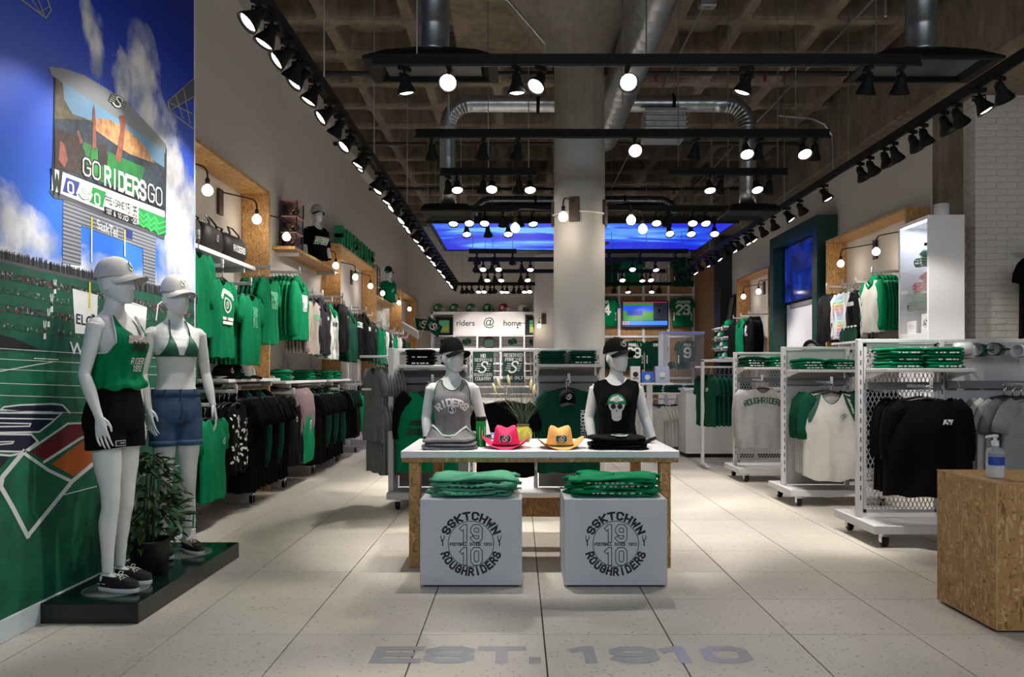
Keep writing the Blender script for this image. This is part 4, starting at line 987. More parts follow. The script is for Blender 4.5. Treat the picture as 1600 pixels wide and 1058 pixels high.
def rack(label, x0, x1, y0, y1, zt, posts, bays):
    """bays: list of (xa, xb, kind) with kind 'mesh','grey','white'"""
    t = thing('wheeled_rack', label, 'display rack', (x0, y0, 0))
    w_, d_ = x1 - x0, y1 - y0; ym = d_ / 2
    MB().bbox(0, w_, 0, d_, .10, .165, .005).obj('rack_base', whitem, t)
    for cx in (.1, w_ - .1):
        for cy in (.06, d_ - .06): caster(t, cx, cy, 0)
    for p in posts:
        px = p - x0
        o = MB().bbox(px - .02, px + .02, ym - .03, ym + .03, .165, zt, .004).obj('upright_post', whitem, t)
        b = MB()
        for k in range(16): b.box(px - .005, px + .005, ym - .031, ym - .029, .3 + k * .075, .34 + k * .075)
        b.obj('slot_row', mat('slot_shadow_grey', '55565a', .7), o, kind='stuff')
    MB().bbox(posts[0] - x0, posts[-1] - x0, ym - .02, ym + .02, zt - .03, zt, .004).obj('top_rail', whitem, t)
    for xa, xb, kind in bays:
        a, c = xa - x0, xb - x0
        if kind == 'mesh':
            b = MB()
            for q in ((a, c, .2, .225), (a, c, zt - .06, zt - .035)): b.box(q[0], q[1], ym - .008, ym + .008, q[2], q[3])
            for q in (a, c - .02): b.box(q, q + .02, ym - .008, ym + .008, .2, zt - .035)
            b.obj('mesh_frame', whitem, t); wire_mesh(t, a + .02, c - .02, .225, zt - .06, ym)
        elif kind == 'wire':
            b = MB()
            for k in range(int((c - a) / .05) + 1): b.cyl((a + k * .05, ym, .25), (a + k * .05, ym, zt - .04), .003, seg=4)
            for k in range(int((zt - .3) / .075)): b.cyl((a, ym, .26 + k * .075), (c, ym, .26 + k * .075), .003, seg=4)
            o = b.obj('wire_grid', whitem, t); o['kind'] = 'stuff'
        else:
            MB().bbox(a, c, ym - .008, ym + .008, .175, zt - .035, .002).obj('back_panel', grey_panel if kind == 'grey' else pale_panel, t)
    return t
def rack_shelf(t, x0, x1, y0, y1, z):
    b = MB(); b.bbox(x0, x1, y0, y1, z - .028, z, .004); o = b.obj('shelf_board', whitem, t)
    o.location = (-t.location.x, -t.location.y, 0)
    for x in (x0 + .004, x1 - .016):
        b = MB(); b.add([(x, y1, z - .03), (x, y0 + .02, z - .03), (x, y1, z - .085), (x + .012, y1, z - .03), (x + .012, y0 + .02, z - .03), (x + .012, y1, z - .085)], [(0, 1, 2), (3, 5, 4), (0, 3, 4, 1), (1, 4, 5, 2)])
        p = b.obj('shelf_bracket', whitem, t); p.location = (-t.location.x, -t.location.y, 0)
def rack_arm(t, x, y0, y1, z, xa, xb):
    b = MB(); b.bbox(xa, xb, y1 - .05, y1 - .02, z - .03, z + .03, .003); o = b.obj('cross_rail', grey_panel, t); o.location = (-t.location.x, -t.location.y, 0)
    b = MB(); b.bbox(x - .012, x + .012, y0, y1 - .03, z - .012, z + .012, .003); b.bbox(x - .012, x + .012, y0, y0 + .012, z, z + .055, .003); o = b.obj('face_out_arm', whitem, t); o.location = (-t.location.x, -t.location.y, 0)
# nearest rack on the brick side
r1 = rack('nearest white wheeled rack with wire mesh, mugs and a black jacket', 2.62, 4.2, 5.70, 6.42, 1.556, (2.665, 3.30, 4.16), [(2.70, 3.27, 'mesh'), (3.33, 4.13, 'white')])
rack_shelf(r1, 2.70, 3.36, 5.68, 6.03, 1.325)
rack_arm(r1, 3.02, 5.66, 6.05, 1.19, 2.69, 3.28)
rack_arm(r1, 3.78, 5.66, 6.05, 1.20, 3.33, 4.13)
stack(2.87, 5.86, 1.326, 6, .27, .30, .026, C_KG, ('bright green folded t-shirt in the stack nearest the rack post, lower in its stack', 'bright green folded t-shirt topping the stack nearest the rack post'), 'green folded t-shirts by the post of the nearest rack', face=D_W)
stack(3.17, 5.86, 1.326, 6, .29, .30, .026, C_KG, ('bright green folded t-shirt in the stack beside the mugs, lower in its stack', 'bright green folded t-shirt topping the stack beside the mugs'), 'green folded t-shirts beside the mugs', face=D_W)
jk_front = Garment(C_BK, .72, .29, 'mid', .06, seed=2, name='jacket', scoop=.03, neck=.07)
row((3.0, 5.68, 1.205), (-.25, -.97), 4, .045, jk_front, 'black jacket with a small white chest logo hung on the wire mesh rack', pr_logo(jk_front, .12, -.27, .07, D_W, D_K), 'black jackets queued behind the one on the wire mesh rack', 'jacket', back=(0, 1))
g1 = Garment(C_LG, .72, .28, 'short', .05, seed=21)
def pr_crest(g):
    b = MB(); f = dec_fn(g, .02, -.33)
    ring2(b, .125, .008, f, D_DG); ring2(b, .105, .006, f, D_LG)
    stroke_text(b, 'SASKATCHEWAN', .022, .006, lambda u, v: f((.092 + v) * math.sin(u / .092), (.092 + v) * math.cos(u / .092) - .012), D_G, ww=.5, sp=.22, step=.02)
    stroke_text(b, 'ROUGHRIDERS', .04, .009, lambda u, v: f(u, v - .02), D_DG, ww=.3, sp=.22)
    b.add([f(-.08, -.035), f(.08, -.035), f(.07, -.055), f(-.07, -.055)], [(3, 2, 1, 0)], D_G)
    s_logo(b, .05, dec_fn(g, .02, -.40), None, D_W, D_DG, D_W)
    return b
row((3.86, 5.70, 1.215), (-.12, -.99), 5, .055, g1, 'light grey t-shirt with a round green crest behind the counter', pr_crest(g1), 'white and grey t-shirts queued behind the round-crest one', alts=[tee_wh, tee_gy, tee_lg], back=(-.7, .72))
# mugs hung from pegs
mugw = mat('white_glazed_mug', 'dcdcdc', .25); mugg = mat('dark_green_glazed_mug', '0f4433', .25)
def mug(x, y, z, m, inner, label, rz, grp=None, pr=None):
    t = thing('mug', label, 'mug', (x, y, z), 0, grp, rot=(R(88), 0, rz)); t.scale = (1.25,) * 3
    MB().lathe([(.001, -.045), (.034, -.045), (.039, -.04), (.040, .05), (.037, .05), (.036, -.036), (.001, -.036)], 18).obj('mug_body', [m], t, smooth=True)
    MB().lathe([(.0365, .0505), (.0358, -.035), (.001, -.0355)], 18).obj('mug_inside', [inner], t, smooth=True)
    MB().tube([(.038, 0, .03), (.06, 0, .033), (.072, 0, .01), (.066, 0, -.02), (.039, 0, -.028)], .006, 6).obj('mug_handle', m, t)
    if pr:
        b = MB(); f = lambda u, v, l=0: ((.0405 + l * .0004) * math.sin(u / .04), -(.0405 + l * .0004) * math.cos(u / .04), v)
        s_logo(b, .05, f, None, D_G, D_DG, D_G); decal(b, 'mug_print', t)
for i, (x, z, m, n_, l, rz) in enumerate(((3.42, 1.475, mugw, mugw, 'white mug with a green crest, outermost on the first peg', R(75)), (3.48, 1.45, mugw, mugw, 'white mug with grey print turned sideways on the first peg', R(50)), (3.75, 1.47, mugg, mugw, 'dark green mug with a white inside, front one on the middle peg', R(-52)), (3.66, 1.465, mugg, mugw, 'dark green mug tucked behind the front one on the middle peg', R(-58)), (4.04, 1.46, mugw, mugw, 'white mug with colourful print on the last peg', R(-48)), (3.955, 1.46, mugw, mugw, 'white mug behind the colourful one on the last peg', R(-48)))):
    mug(x - .12 if i > 1 else x - .05, 5.93 - (.05 if i % 2 == 0 else 0), z, m, n_, l, rz, None, m is mugw)
for x in (3.41, 3.59, 3.88):
    b = MB(); b.tube([(x - r1.location.x, .36, 1.5), (x - r1.location.x, .16, 1.49), (x - r1.location.x, .14, 1.5)], .004, 5); b.obj('display_peg', chrome, r1)
# middle rack
r2 = rack('white wheeled rack with a green-sleeved white shirt, middle of three on the brick side', 2.62, 3.62, 7.45, 8.12, 1.555, (2.665, 3.30, 3.58), [(2.70, 3.27, 'white'), (3.33, 3.56, 'mesh')])
rack_shelf(r2, 2.68, 3.34, 7.42, 7.77, 1.325); rack_arm(r2, 2.98, 7.36, 7.78, 1.20, 2.69, 3.28)
stack(2.84, 7.6, 1.326, 4, .26, .30, .026, C_KG, ('green folded t-shirt, first stack on the middle rack, lower in its stack', 'green folded t-shirt topping the first stack on the middle rack'), 'green folded t-shirts on the middle rack, first stack', face=D_W, mess=1.1)
stack(3.13, 7.6, 1.326, 4, .28, .30, .024, C_KG, ('green folded t-shirt, second stack on the middle rack, lower in its stack', 'green folded t-shirt topping the second stack on the middle rack'), 'green folded t-shirts on the middle rack, second stack', face=D_W, mess=1.1)
rag = Garment([C_WH, C_DG], .80, .26, 'mid', .05, seed=3, name='raglan_shirt', neck=.10, scoop=.12, hem=.05)
def pr_raglan(g):
    b = MB(); s_logo(b, .075, dec_fn(g, .1, -.33), None, D_K, D_W, D_DG)
    f = dec_fn(g, 0, 0)
    for sd in (-1, 1):        # raglan shoulder panels
        n = 8; vs = []
        for i in range(n + 1):
            t = i / n; z = -.115 - .27 * t
            xi = .10 + .06 * t + .05 * t * t; xo = min(.245, max(.112, .13 + (1 - abs(1 - t * 1.6)) * .1))
            xo = .235 if t > .25 else .11 + t * .5
            zz = min(z, g.top(xi, True) - .004)
            vs += [f(sd * min(xi, xo - .01), zz), f(sd * xo, min(z, g.top(xo, True) - .004))]
        b.add(vs, [((2 * i, 2 * i + 1, 2 * i + 3, 2 * i + 2) if sd > 0 else (2 * i, 2 * i + 2, 2 * i + 3, 2 * i + 1)) for i in range(n)], D_DG)
    return b
row((2.98, 7.38, 1.21), (0, -1), 5, .05, rag, 'white shirt with forest green raglan sleeves on the middle rack', pr_raglan(rag), 'raglan shirts queued behind the first on the middle rack')
row((3.42, 7.55, 1.22), (-.5, -.87), 3, .05, Garment(C_BK, .76, .22, 'short', .05, seed=9, name='t_shirt'), 'black t-shirt edge-on at the far post of the middle rack', None, 'black t-shirts edge-on at the far post of the middle rack', back=(0, 1))
# farthest of the three racks
r3 = rack('white wheeled rack with a grey sweatshirt, farthest of the three on the brick side', 2.60, 3.72, 9.12, 9.78, 1.545, (2.645, 3.28, 3.68), [(2.68, 3.25, 'mesh'), (3.31, 3.66, 'white')])
rack_shelf(r3, 2.66, 3.32, 9.1, 9.44, 1.36); rack_arm(r3, 2.85, 9.05, 9.45, 1.21, 2.67, 3.26)
stack(2.8, 9.28, 1.362, 4, .28, .30, .03, C_DG, ('forest green folded shirt with big white print on the farthest rack, lower in its stack', 'forest green folded shirt topping the stack on the farthest rack'), 'forest green folded shirts on the farthest rack', face=D_W, mess=1.3)
stack(3.12, 9.28, 1.362, 4, .30, .30, .03, C_KG, ('green folded shirt with white crest on the farthest rack, lower in its stack', 'green folded shirt topping the second stack on the farthest rack'), 'green folded shirts on the farthest rack', face=D_W, mess=1.3)
row((2.86, 9.05, 1.215), (-.18, -.98), 3, .06, swt_gy, 'light grey sweatshirt with green arched lettering and striped cuffs', pr_word(swt_gy, 'ROUGHRIDERS', -.27, .06, D_DG, .013, .5, 0, 0, .5), 'grey sweatshirts queued behind the lettered one', 'sweatshirt', back=(0, 1))
row((3.17, 9.0, 1.20), (-.75, -.66), 3, .05, jk_b, 'black jacket with white sleeve print beside the grey sweatshirt', pr_word(jk_b, 'RIDERS', -.4, .03), 'black jackets queued beside the grey sweatshirt', 'jacket', back=(.3, .95))
# T-shaped rack with forest green shirts
t = thing('single_bar_rack', 'white two-post bar rack with forest green t-shirts', 'clothes rack', (2.52, 10.6, 0))
MB().bbox(-.02, .02, -.03, .03, .06, 1.47, .004).obj('upright_post', whitem, t); MB().bbox(-.02, .75, -.03, .03, 1.44, 1.475, .004).obj('top_rail', whitem, t); MB().bbox(.71, .75, -.03, .03, .06, 1.44, .004).obj('upright_post', whitem, t)
for x in (0, .73):
    MB().bbox(x - .03, x + .03, -.28, .28, .03, .07, .005).obj('foot_bar', whitem, t)
MB().bbox(-.1, .85, -.012, .012, 1.36, 1.385, .003).obj('hanging_bar', whitem, t)
for i in range(8):
    hang(tee_dg if i == 0 else thin_of(tee_dg), (2.52 + .05 + i * .062, 10.6, 1.365), math.atan2(-.96, .28), 'forest green t-shirt hanging first on the bar rack' if i == 0 else f'forest green t-shirt on the bar rack, {ORD[i]} from the aisle end', None if i == 0 else 'forest green t-shirts on the bar rack', pr_logo(tee_dg, .1, -.3, .07, None) if i == 0 else None)
# ------------------------------------------------------------------ rack behind the table
rc_ = rack('wide white wheeled rack behind the centre table', -1.24, .84, 7.27, 7.97, 1.53, (-1.20, -.46, .17, .78), [(-1.17, -.49, 'grey'), (-.43, .14, 'wire'), (.20, .75, 'grey')])
b = MB(); b.bbox(-.0, .05, .1, .6, .165, 1.53, .004); b.obj('end_panel', whitem, rc_)
rack_shelf(rc_, -1.14, -.5, 7.28, 7.6, 1.365); rack_shelf(rc_, .19, .80, 7.28, 7.6, 1.375)
rack_arm(rc_, -.8, 7.2, 7.6, 1.22, -1.17, -.48); rack_arm(rc_, .47, 7.2, 7.6, 1.235, .19, .77); rack_arm(rc_, -.12, 7.2, 7.6, 1.12, -.44, .15)
stack(-.93, 7.43, 1.366, 5, .27, .27, .03, C_BK, ('black folded shirt with white tag on the rack behind the table, lower in its stack', 'black folded shirt topping the stack behind the table'), 'black folded shirts on the rack behind the table', face=D_W, mess=.4)
stack(-.62, 7.43, 1.366, 4, .22, .27, .03, C_BK, ('black folded shirt behind the capped bust, lower in its stack', 'black folded shirt topping the stack behind the capped bust'), 'black folded shirts behind the capped bust', mess=.4)
stack(.32, 7.43, 1.376, 5, .25, .26, .026, C_DG, ('forest green folded shirt in the first stack beside the column, lower in its stack', 'forest green folded shirt topping the first stack beside the column'), 'forest green folded shirts beside the column, first stack', mess=.4)
stack(.61, 7.43, 1.376, 5, .25, .26, .026, C_DG, ('forest green folded shirt in the second stack beside the column, lower in its stack', 'forest green folded shirt topping the second stack beside the column'), 'forest green folded shirts beside the column, second stack', face=D_W, mess=.4)
bg = Garment([C_KG, C_BK], .76, .28, 'mid', .05, seed=2, name='raglan_shirt')
def pr_bg(g):
    b = MB()
    stroke_text(b, 'SASKATCHEWAN', .04, .009, dec_fn(g, .0, -.42), D_K, ww=.5, step=.03, slant=0)
    stroke_text(b, 'ROUGHRIDERS', .05, .011, dec_fn(g, .0, -.51), D_K, ww=.5, step=.03, slant=.3)
    return b
row((-.86, 7.24, 1.225), (0, -1), 4, .05, bg, 'black-sleeved green shirt with dark script behind the grey tank bust', pr_bg(bg), 'black-sleeved green shirts queued behind the first')
cen = Garment(C_BK, .70, .26, 'short', .05, seed=31, name='jacket')
row((-.12, 7.22, 1.125), (0, -1), 4, .05, cen, 'black jacket hanging below the two metal signs', None, 'black jackets queued below the two metal signs', 'jacket')
dgs = Garment(C_DG, .78, .28, 'long', .05, seed=12, name='sweatshirt', scoop=.05)
b = MB(); f = dec_fn(dgs, .11, -.30); stroke_text(b, 'ROUGHRIDERS', .042, .008, lambda u, v: f(v, -u), D_S, ww=.62, sp=.3, align=0, step=.03); s_logo(b, .05, dec_fn(dgs, .17, -.38), None, D_S, D_DG, D_S)
row((.47, 7.24, 1.24), (0, -1), 4, .05, dgs, 'forest green sweatshirt with vertical silver lettering behind the yellow hat', b, 'forest green sweatshirts queued behind the lettered one', 'sweatshirt')
# grey shirts at the end of that rack
ea = MB(); ea.bbox(-.32, .02, .34, .365, 1.44, 1.465, .003); ea.obj('end_arm', whitem, rc_)
for i in range(7):
    hang(tee_gy if i == 0 else thin_of(tee_gy), (-1.42 + i * .03, 7.62, 1.44), math.atan2(-.86, .5), 'heather grey t-shirt outermost at the end of the rack behind the table' if i == 0 else f'heather grey t-shirt in the upper row at the rack end, {ORD[i]} from the aisle', None if i == 0 else 'heather grey t-shirts at the rack end')
for i in range(6):
    hang(thin_of(tee_gy), (-1.40 + i * .03, 7.60, 1.12), math.atan2(-.86, .5), f'heather grey t-shirt in the lower row at the rack end, {ORD[i]} from the aisle', 'heather grey t-shirts in the lower row at the rack end')
eb = MB(); eb.bbox(-.30, .02, .32, .345, 1.12, 1.14, .003); eb.obj('end_arm', whitem, rc_)
# metal signs
def sign(x0, x1, z0, z1, y, lines_top, lines_bot, label):
    t = thing('metal_sign', label, 'sign', ((x0 + x1) / 2, y, (z0 + z1) / 2)); w_, h_ = x1 - x0, z1 - z0
    MB().bbox(-w_ / 2, w_ / 2, -.004, .004, -h_ / 2, h_ / 2, .001).obj('sign_plate', mat('sign_green_enamel', '12352e', .4), t)
    b = MB(); f = front_fn(0, -.0045, 0)
    for i, s in enumerate(lines_top): stroke_text(b, s, .030, min(.007, w_ * .16 / len(s)), lambda u, v: f(u, h_ / 2 - .055 - i * .042 + v), D_W, ww=min(.62, w_ * .9 / (len(s) * .030 * 1.28)), sp=.28)
    for i, s in enumerate(lines_bot): stroke_text(b, s, .028, min(.007, w_ * .16 / len(s)), lambda u, v: f(u, -h_ / 2 + .065 - i * .04 + v - (.03 if len(lines_bot) == 1 else 0)), D_W, ww=min(.62, w_ * .9 / (len(s) * .028 * 1.28)), sp=.28)
    s_logo(b, w_ * .8, f, None, D_W, D_DG, D_W)
    decal(b, 'sign_lettering', t)
sign(-.445, -.245, 1.195, 1.500, 7.585, ('NO', 'TRESPASSING'), ('ROUGHRIDERS', 'COUNTRY'), 'dark green metal sign reading NO TRESPASSING behind the pink hat')
sign(-.150, .055, 1.195, 1.505, 7.585, ('RESERVED', 'PARKING'), ('FANS ONLY',), 'dark green metal sign reading RESERVED PARKING beside the no-trespassing sign')
# ------------------------------------------------------------------ mannequins
SLIM = .90          # mannequin bodies are slim; heads and caps keep their size
mann = mat('white_mannequin_skin', 'd3d6d6', .45)
BODY = [  # z, half width, half depth, centre y, squareness
 (.80, .09, .05, .01), (.83, .150, .098, .012), (.86, .172, .118, .012), (.92, .176, .122, .012), (.98, .166, .110, .008), (1.04, .146, .094, 0), (1.10, .126, .085, 0), (1.16, .122, .084, -.002), (1.22, .130, .092, -.008),
 (1.28, .142, .108, -.016), (1.33, .150, .116, -.018), (1.38, .158, .104, -.010), (1.42, .166, .088, 0), (1.45, .158, .072, .006), (1.475, .122, .060, .010), (1.50, .078, .054, .012), (1.52, .058, .052, .012), (1.56, .050, .052, .006), (1.62, .050, .056, 0)]
def body_at(z):
    for p, q in zip(BODY, BODY[1:]):
        if z <= q[0]:
            t = max(0, (z - p[0]) / (q[0] - p[0])); t = t * t * (3 - 2 * t) * .5 + t * .5
            return [p[i] + (q[i] - p[i]) * t for i in (1, 2, 3)]
    return BODY[-1][1:]
def sup(a, b, yc, th, e=.85):
    c, s = math.cos(th), math.sin(th)
    return a * math.copysign(abs(c) ** e, c), yc + b * math.copysign(abs(s) ** e, s)
def S(th, z, off=0.0, shift=0.0):
    a, b, yc = body_at(z)
    x, y = sup(a + off, b + off, yc, th)
    return (x + shift, y, z)
HEAD = [(1.548, .030, .026, -.062), (1.560, .046, .050, -.040), (1.585, .058, .076, -.022), (1.615, .066, .088, -.010), (1.645, .070, .094, -.004), (1.675, .0735, .098, .002), (1.705, .073, .098, .006), (1.735, .066, .088, .010), (1.757, .048, .064, .012), (1.770, .022, .03, .012)]
def head_mb(b, yaw, pitch=0.0):
    mx = Matrix.Translation((0, 0, 1.60)) @ Matrix.Rotation(yaw, 4, 'Z') @ Matrix.Rotation(pitch, 4, 'X') @ Matrix.Translation((0, 0, -1.60))
    mx0 = mx; mx = Matrix.Diagonal((1 / SLIM, 1 / SLIM, 1, 1)) @ mx
    b.rings([[(*sup(a, bb, yc, 2 * PI * k / 24, 1.0), z) for k in range(24)] for z, a, bb, yc in HEAD], True, mx=mx)
    # nose, brow, lips, ears
    b.rings([[(w_ * math.cos(2 * PI * k / 8), y + d * math.sin(2 * PI * k / 8), z) for k in range(8)] for z, w_, y, d in ((1.618, .008, -.092, .006), (1.626, .014, -.100, .012), (1.640, .010, -.098, .012), (1.665, .007, -.092, .008), (1.68, .006, -.088, .006))], True, mx=mx)
    b.sphere((0, -.084, 1.594), .022, .012, .006, 10, 6, mx=mx); b.sphere((0, -.083, 1.584), .018, .011, .006, 10, 6, mx=mx)
    for s in (-1, 1):
        b.sphere((s * .030, -.080, 1.690), .022, .012, .006, 10, 6, mx=mx)
        b.rings([[(s * (.071 + .006 * q), .012 + .02 * sc * math.cos(2 * PI * k / 10), 1.640 + .032 * sc * math.sin(2 * PI * k / 10)) for k in range(10)] for q, sc in ((-1, .9), (.8, 1), (1.6, .7))], True, mx=mx)
    return mx0
def limb(b, pts, rad, seg=14, flat=1.0): 
    P2, R2 = [], []
    for i in range(len(pts) - 1):
        for k in range(4):
            t = k / 4; ts = t
            P2.append(Vector(pts[i]).lerp(Vector(pts[i + 1]), t)); R2.append(rad[i] + (rad[i + 1] - rad[i]) * (t * t * (3 - 2 * t)))
    P2.append(Vector(pts[-1])); R2.append(rad[-1])
    b.tube(P2, R2, seg * 2, flat=flat)
def hand(b, wrist, down, out, side):
    """palm hanging along `down`, palm plane spanned by down and `out` (towards the thumb); fingers slightly curled"""
    d = Vector(down).normalized(); o = Vector(out); o = (o - d * o.dot(d)).normalized(); n = d.cross(o) * side
    w0 = Vector(wrist); q = lambda a, c, e: w0 + d * a + o * c + n * e
    rs = []
    for a, hw, ht in ((-.01, .022, .018), (.02, .027, .017), (.05, .036, .015), (.08, .038, .013), (.095, .034, .011)):
        rs.append([tuple(q(a, hw * math.cos(2 * PI * k / 12), ht * math.sin(2 * PI * k / 12))) for k in range(12)])
    b.rings(rs, True)
    for i, (c, L) in enumerate(((.030, .070), (.0105, .080), (-.0105, .075), (-.030, .058))):
        f = (1.5 - i) * .02
        p = [q(.075, c, 0), q(.095, c * 1.08, .002), q(.095 + L * .45, c * 1.15 + f * .12 * L, .010), q(.095 + L * .78, c * 1.17 + f * .2 * L, .022), q(.095 + L * .98, c * 1.17 + f * .2 * L, .036)]
        b.tube(p, [.0080, .0078, .0072, .0065, .0045], 8)
    p = [q(.012, .018, .006), q(.034, .038, .014), q(.062, .046, .022), q(.088, .043, .028)]
    b.tube(p, [.013, .0105, .009, .006], 8)
def finish(b, name, m, parent, voxel=.0055, smooth=3, **kw):
    me = b.mesh(name, m, True); o = place(me, name, parent, **kw)
    r = o.modifiers.new('r', 'REMESH'); r.mode = 'VOXEL'; r.voxel_size = voxel; r.use_smooth_shade = True
    s = o.modifiers.new('s', 'SMOOTH'); s.iterations = smooth; s.factor = .5
    dg = bpy.context.evaluated_depsgraph_get(); dg.update()
    me2 = bpy.data.meshes.new_from_object(o.evaluated_get(dg)); me2.name = name
    o.modifiers.clear(); o.data = me2; bpy.data.meshes.remove(me)
    return o
def torso(b, z0=.835):
    zs = [z0 + (1.60 - z0) * i / 40 for i in range(41)]
    b.rings([[S(2 * PI * k / 56, z) for k in range(56)] for z in zs], True)
    for s in (-1, 1): b.sphere((s * .068, -.095, 1.325), .058, .048, .058, 16, 10)     # bust
    for s in (-1, 1): b.sphere((s * .156, .004, 1.414), .054, .052, .050, 18, 12)        # shoulders
def arm(b, s, elbow, wrist, end=None):
    sh = (s * .170, .004, 1.424)
    pts = [sh, Vector(sh).lerp(Vector(elbow), .4), elbow, Vector(elbow).lerp(Vector(wrist), .35), wrist]
    limb(b, pts, [.048, .043, .034, .036, .023] if end is None else end)
def leg(b, hip, knee, ankle, toe):
    hip, knee, ankle = Vector(hip), Vector(knee), Vector(ankle)
    th = hip.lerp(knee, .45); cf = knee.lerp(ankle, .32) + Vector((0, .012, 0))
    limb(b, [hip, th, knee + Vector((0, .0, .03)), knee + Vector((0, .002, -.05)), cf, ankle.lerp(knee, .22) + Vector((0, .004, 0)), ankle], [.092, .078, .054, .049, .051, .035, .031], 16)
    a = ankle; d = (Vector(toe) - a); d.z = 0; L = d.length; d.normalize()
    limb(b, [a + Vector((0, 0, .0)) - d * .035 + Vector((0, 0, -.035)), a + d * .03 + Vector((0, 0, -.035)), a + d * (L - .04) + Vector((0, 0, -.06)), a + d * L + Vector((0, 0, -.066))], [.030, .030, .020, .010], 12)
def shoe(parent, ankle, toe, sole_z, lab):
    """low canvas boat shoe with white sole and laces"""
    a = Vector(ankle); d = Vector(toe) - a; d.z = 0; L = d.length; ang = math.atan2(d.x, -d.y)
    o = thing('boat_shoe', lab, 'shoe', (a.x, a.y, sole_z), ang)
    def outline(s, z, y0=.055, y1=None, n=20):
        y1 = y1 or L + .02; pts = []
        for k in range(n):
            t = 2 * PI * k / n; c, q = math.cos(t), math.sin(t)
            yy = -((y1 - y0 * 1.0) / 2) + (y1 + y0) / 2 * math.copysign(abs(q) ** .9, q)
            wd = .041 * (1.0 if yy < -.05 else .84)
            pts.append((wd * s * math.copysign(abs(c) ** .8, c), yy * (1 if s > .9 else .97), z))
        return pts
    MB().rings([outline(1.03, 0), outline(1.06, .006), outline(1.05, .022), outline(1.0, .024)]).obj('white_sole', mat('white_rubber', 'c8ccce', .5), o, True)
    up = []
    for s, z, top in ((1.0, .022, 0), (1.03, .045, 0), (.96, .066, 1), (.80, .082, 1)):
        r = outline(s, z)
        if top: r = [(x, y, z * (1.0 if y > -.06 else max(.66, 1 - (-.06 - y) * 2.6))) for x, y, z in r]
        up.append(r)
    u = MB().rings(up, False); 
    tp = [p for p in up[-1] if p[1] < -.05]; u.poly(sorted(tp, key=lambda p: math.atan2(p[0], -p[1] - .09))) if len(tp) > 3 else None
    u.obj('canvas_upper', mat('black_canvas', '0c0c10', .8), o, True)
    lc = MB()
    for k in range(3): lc.tube([(-.026, -.065 - k * .018, .078 - k * .006), (0, -.07 - k * .018, .088 - k * .006), (.026, -.065 - k * .018, .078 - k * .006)], .003, 5)
    for s in (-1, 1):
        lc.tube([(0, -.065, .088), (s * .022, -.06, .102), (s * .036, -.07, .096), (s * .02, -.076, .088), (0, -.07, .088)], .0028, 5)
        lc.tube([(0, -.07, .088), (s * .02, -.095, .083), (s * .032, -.11, .068)], .0028, 5)
        for k in range(2): lc.tube([(s * .0425, -.0 + k * .03, .046), (s * .0435, -.02 + k * .03, .044)], .0022, 4)
    lc.obj('lace', mat('white_lace', 'd0ccc8', .7), o, True)
    return o
def cap(name, label, head_mx, m, m2=None, logo=None, loc=None, rz=None, cat='cap', group=None, curve=.03, brim_m=None):
    o = place(None, name, None, loc, rz, label, cat, group)
    mx = head_mx or Matrix.Identity(4)
    b = MB(); rs = []
    for i in range(8):
        t = i / 7; z = .118 * math.sin(t * PI / 2); s = max(.03, math.cos(t * PI / 2) ** .75)
        rs.append([(.083 * s * math.cos(2 * PI * k / 24), .010 + .108 * s * math.sin(2 * PI * k / 24) - .008 * t, z + (.012 if math.sin(2 * PI * k / 24) > .6 and i == 0 else 0)) for k in range(24)])
    b.rings(rs, False, 0, mx); b.sphere((0, .002, .119), .008, .008, .005, 8, 4, 0, mx)
    b.obj('cap_crown', m, o, True)
    b = MB(); nu = 12; top = []; bot = []
    for j in range(5):
        v = j / 4
        for i in range(nu + 1):
            u = -1 + 2 * i / nu
            x = .080 * math.sin(u * 1.25) / math.sin(1.25); y0 = .010 - .106 * math.sqrt(max(0, 1 - (x / .0835) ** 2))
            y = y0 - .085 * v * math.sqrt(max(0, 1 - (u * .98) ** 2)) ** .8
            top.append((x, y, .010 - curve * (x / .08) ** 2 - .022 * v)); bot.append((x, y, .006 - curve * (x / .08) ** 2 - .022 * v))
    n = nu + 1; fs = [(j * n + i, j * n + i + 1, (j + 1) * n + i + 1, (j + 1) * n + i) for j in range(4) for i in range(nu)]
    b.add(top, fs, 0, mx); b.add(bot, [f[::-1] for f in fs], 0, mx); o4 = 4 * n
    b.add([top[o4 + i] for i in range(n)] + [bot[o4 + i] for i in range(n)], [(i, i + 1, n + i + 1, n + i) for i in range(nu)], 0, mx)
    b.obj('cap_brim', brim_m or m2 or m, o, True)
    if logo is not None:
        b = MB()
        def f(u, v, l=0):
            z = .055 + v; t = math.asin(min(.98, z / .118)); s = math.cos(t) ** .75; x = u; q = math.sqrt(max(.01, 1 - (x / (.083 * s)) ** 2))
            return mx @ Vector((x, .010 - .108 * s * q - .008 * t / (PI / 2) - .002 - l * .0008, z))
        s_logo(b, .065, f, None, *logo); decal(b, 'cap_emblem', o)
    return o
def bust_y(x, y, z, off):
    if y > 0 or z < 1.22 or z > 1.43: return y
    q = max(abs(x), .066); d = 1 - ((q - .068) / (.062 + off)) ** 2 - ((z - 1.325) / (.066 + off)) ** 2
    return min(y, -.095 - (.050 + off) * math.sqrt(d)) if d > 0 else y
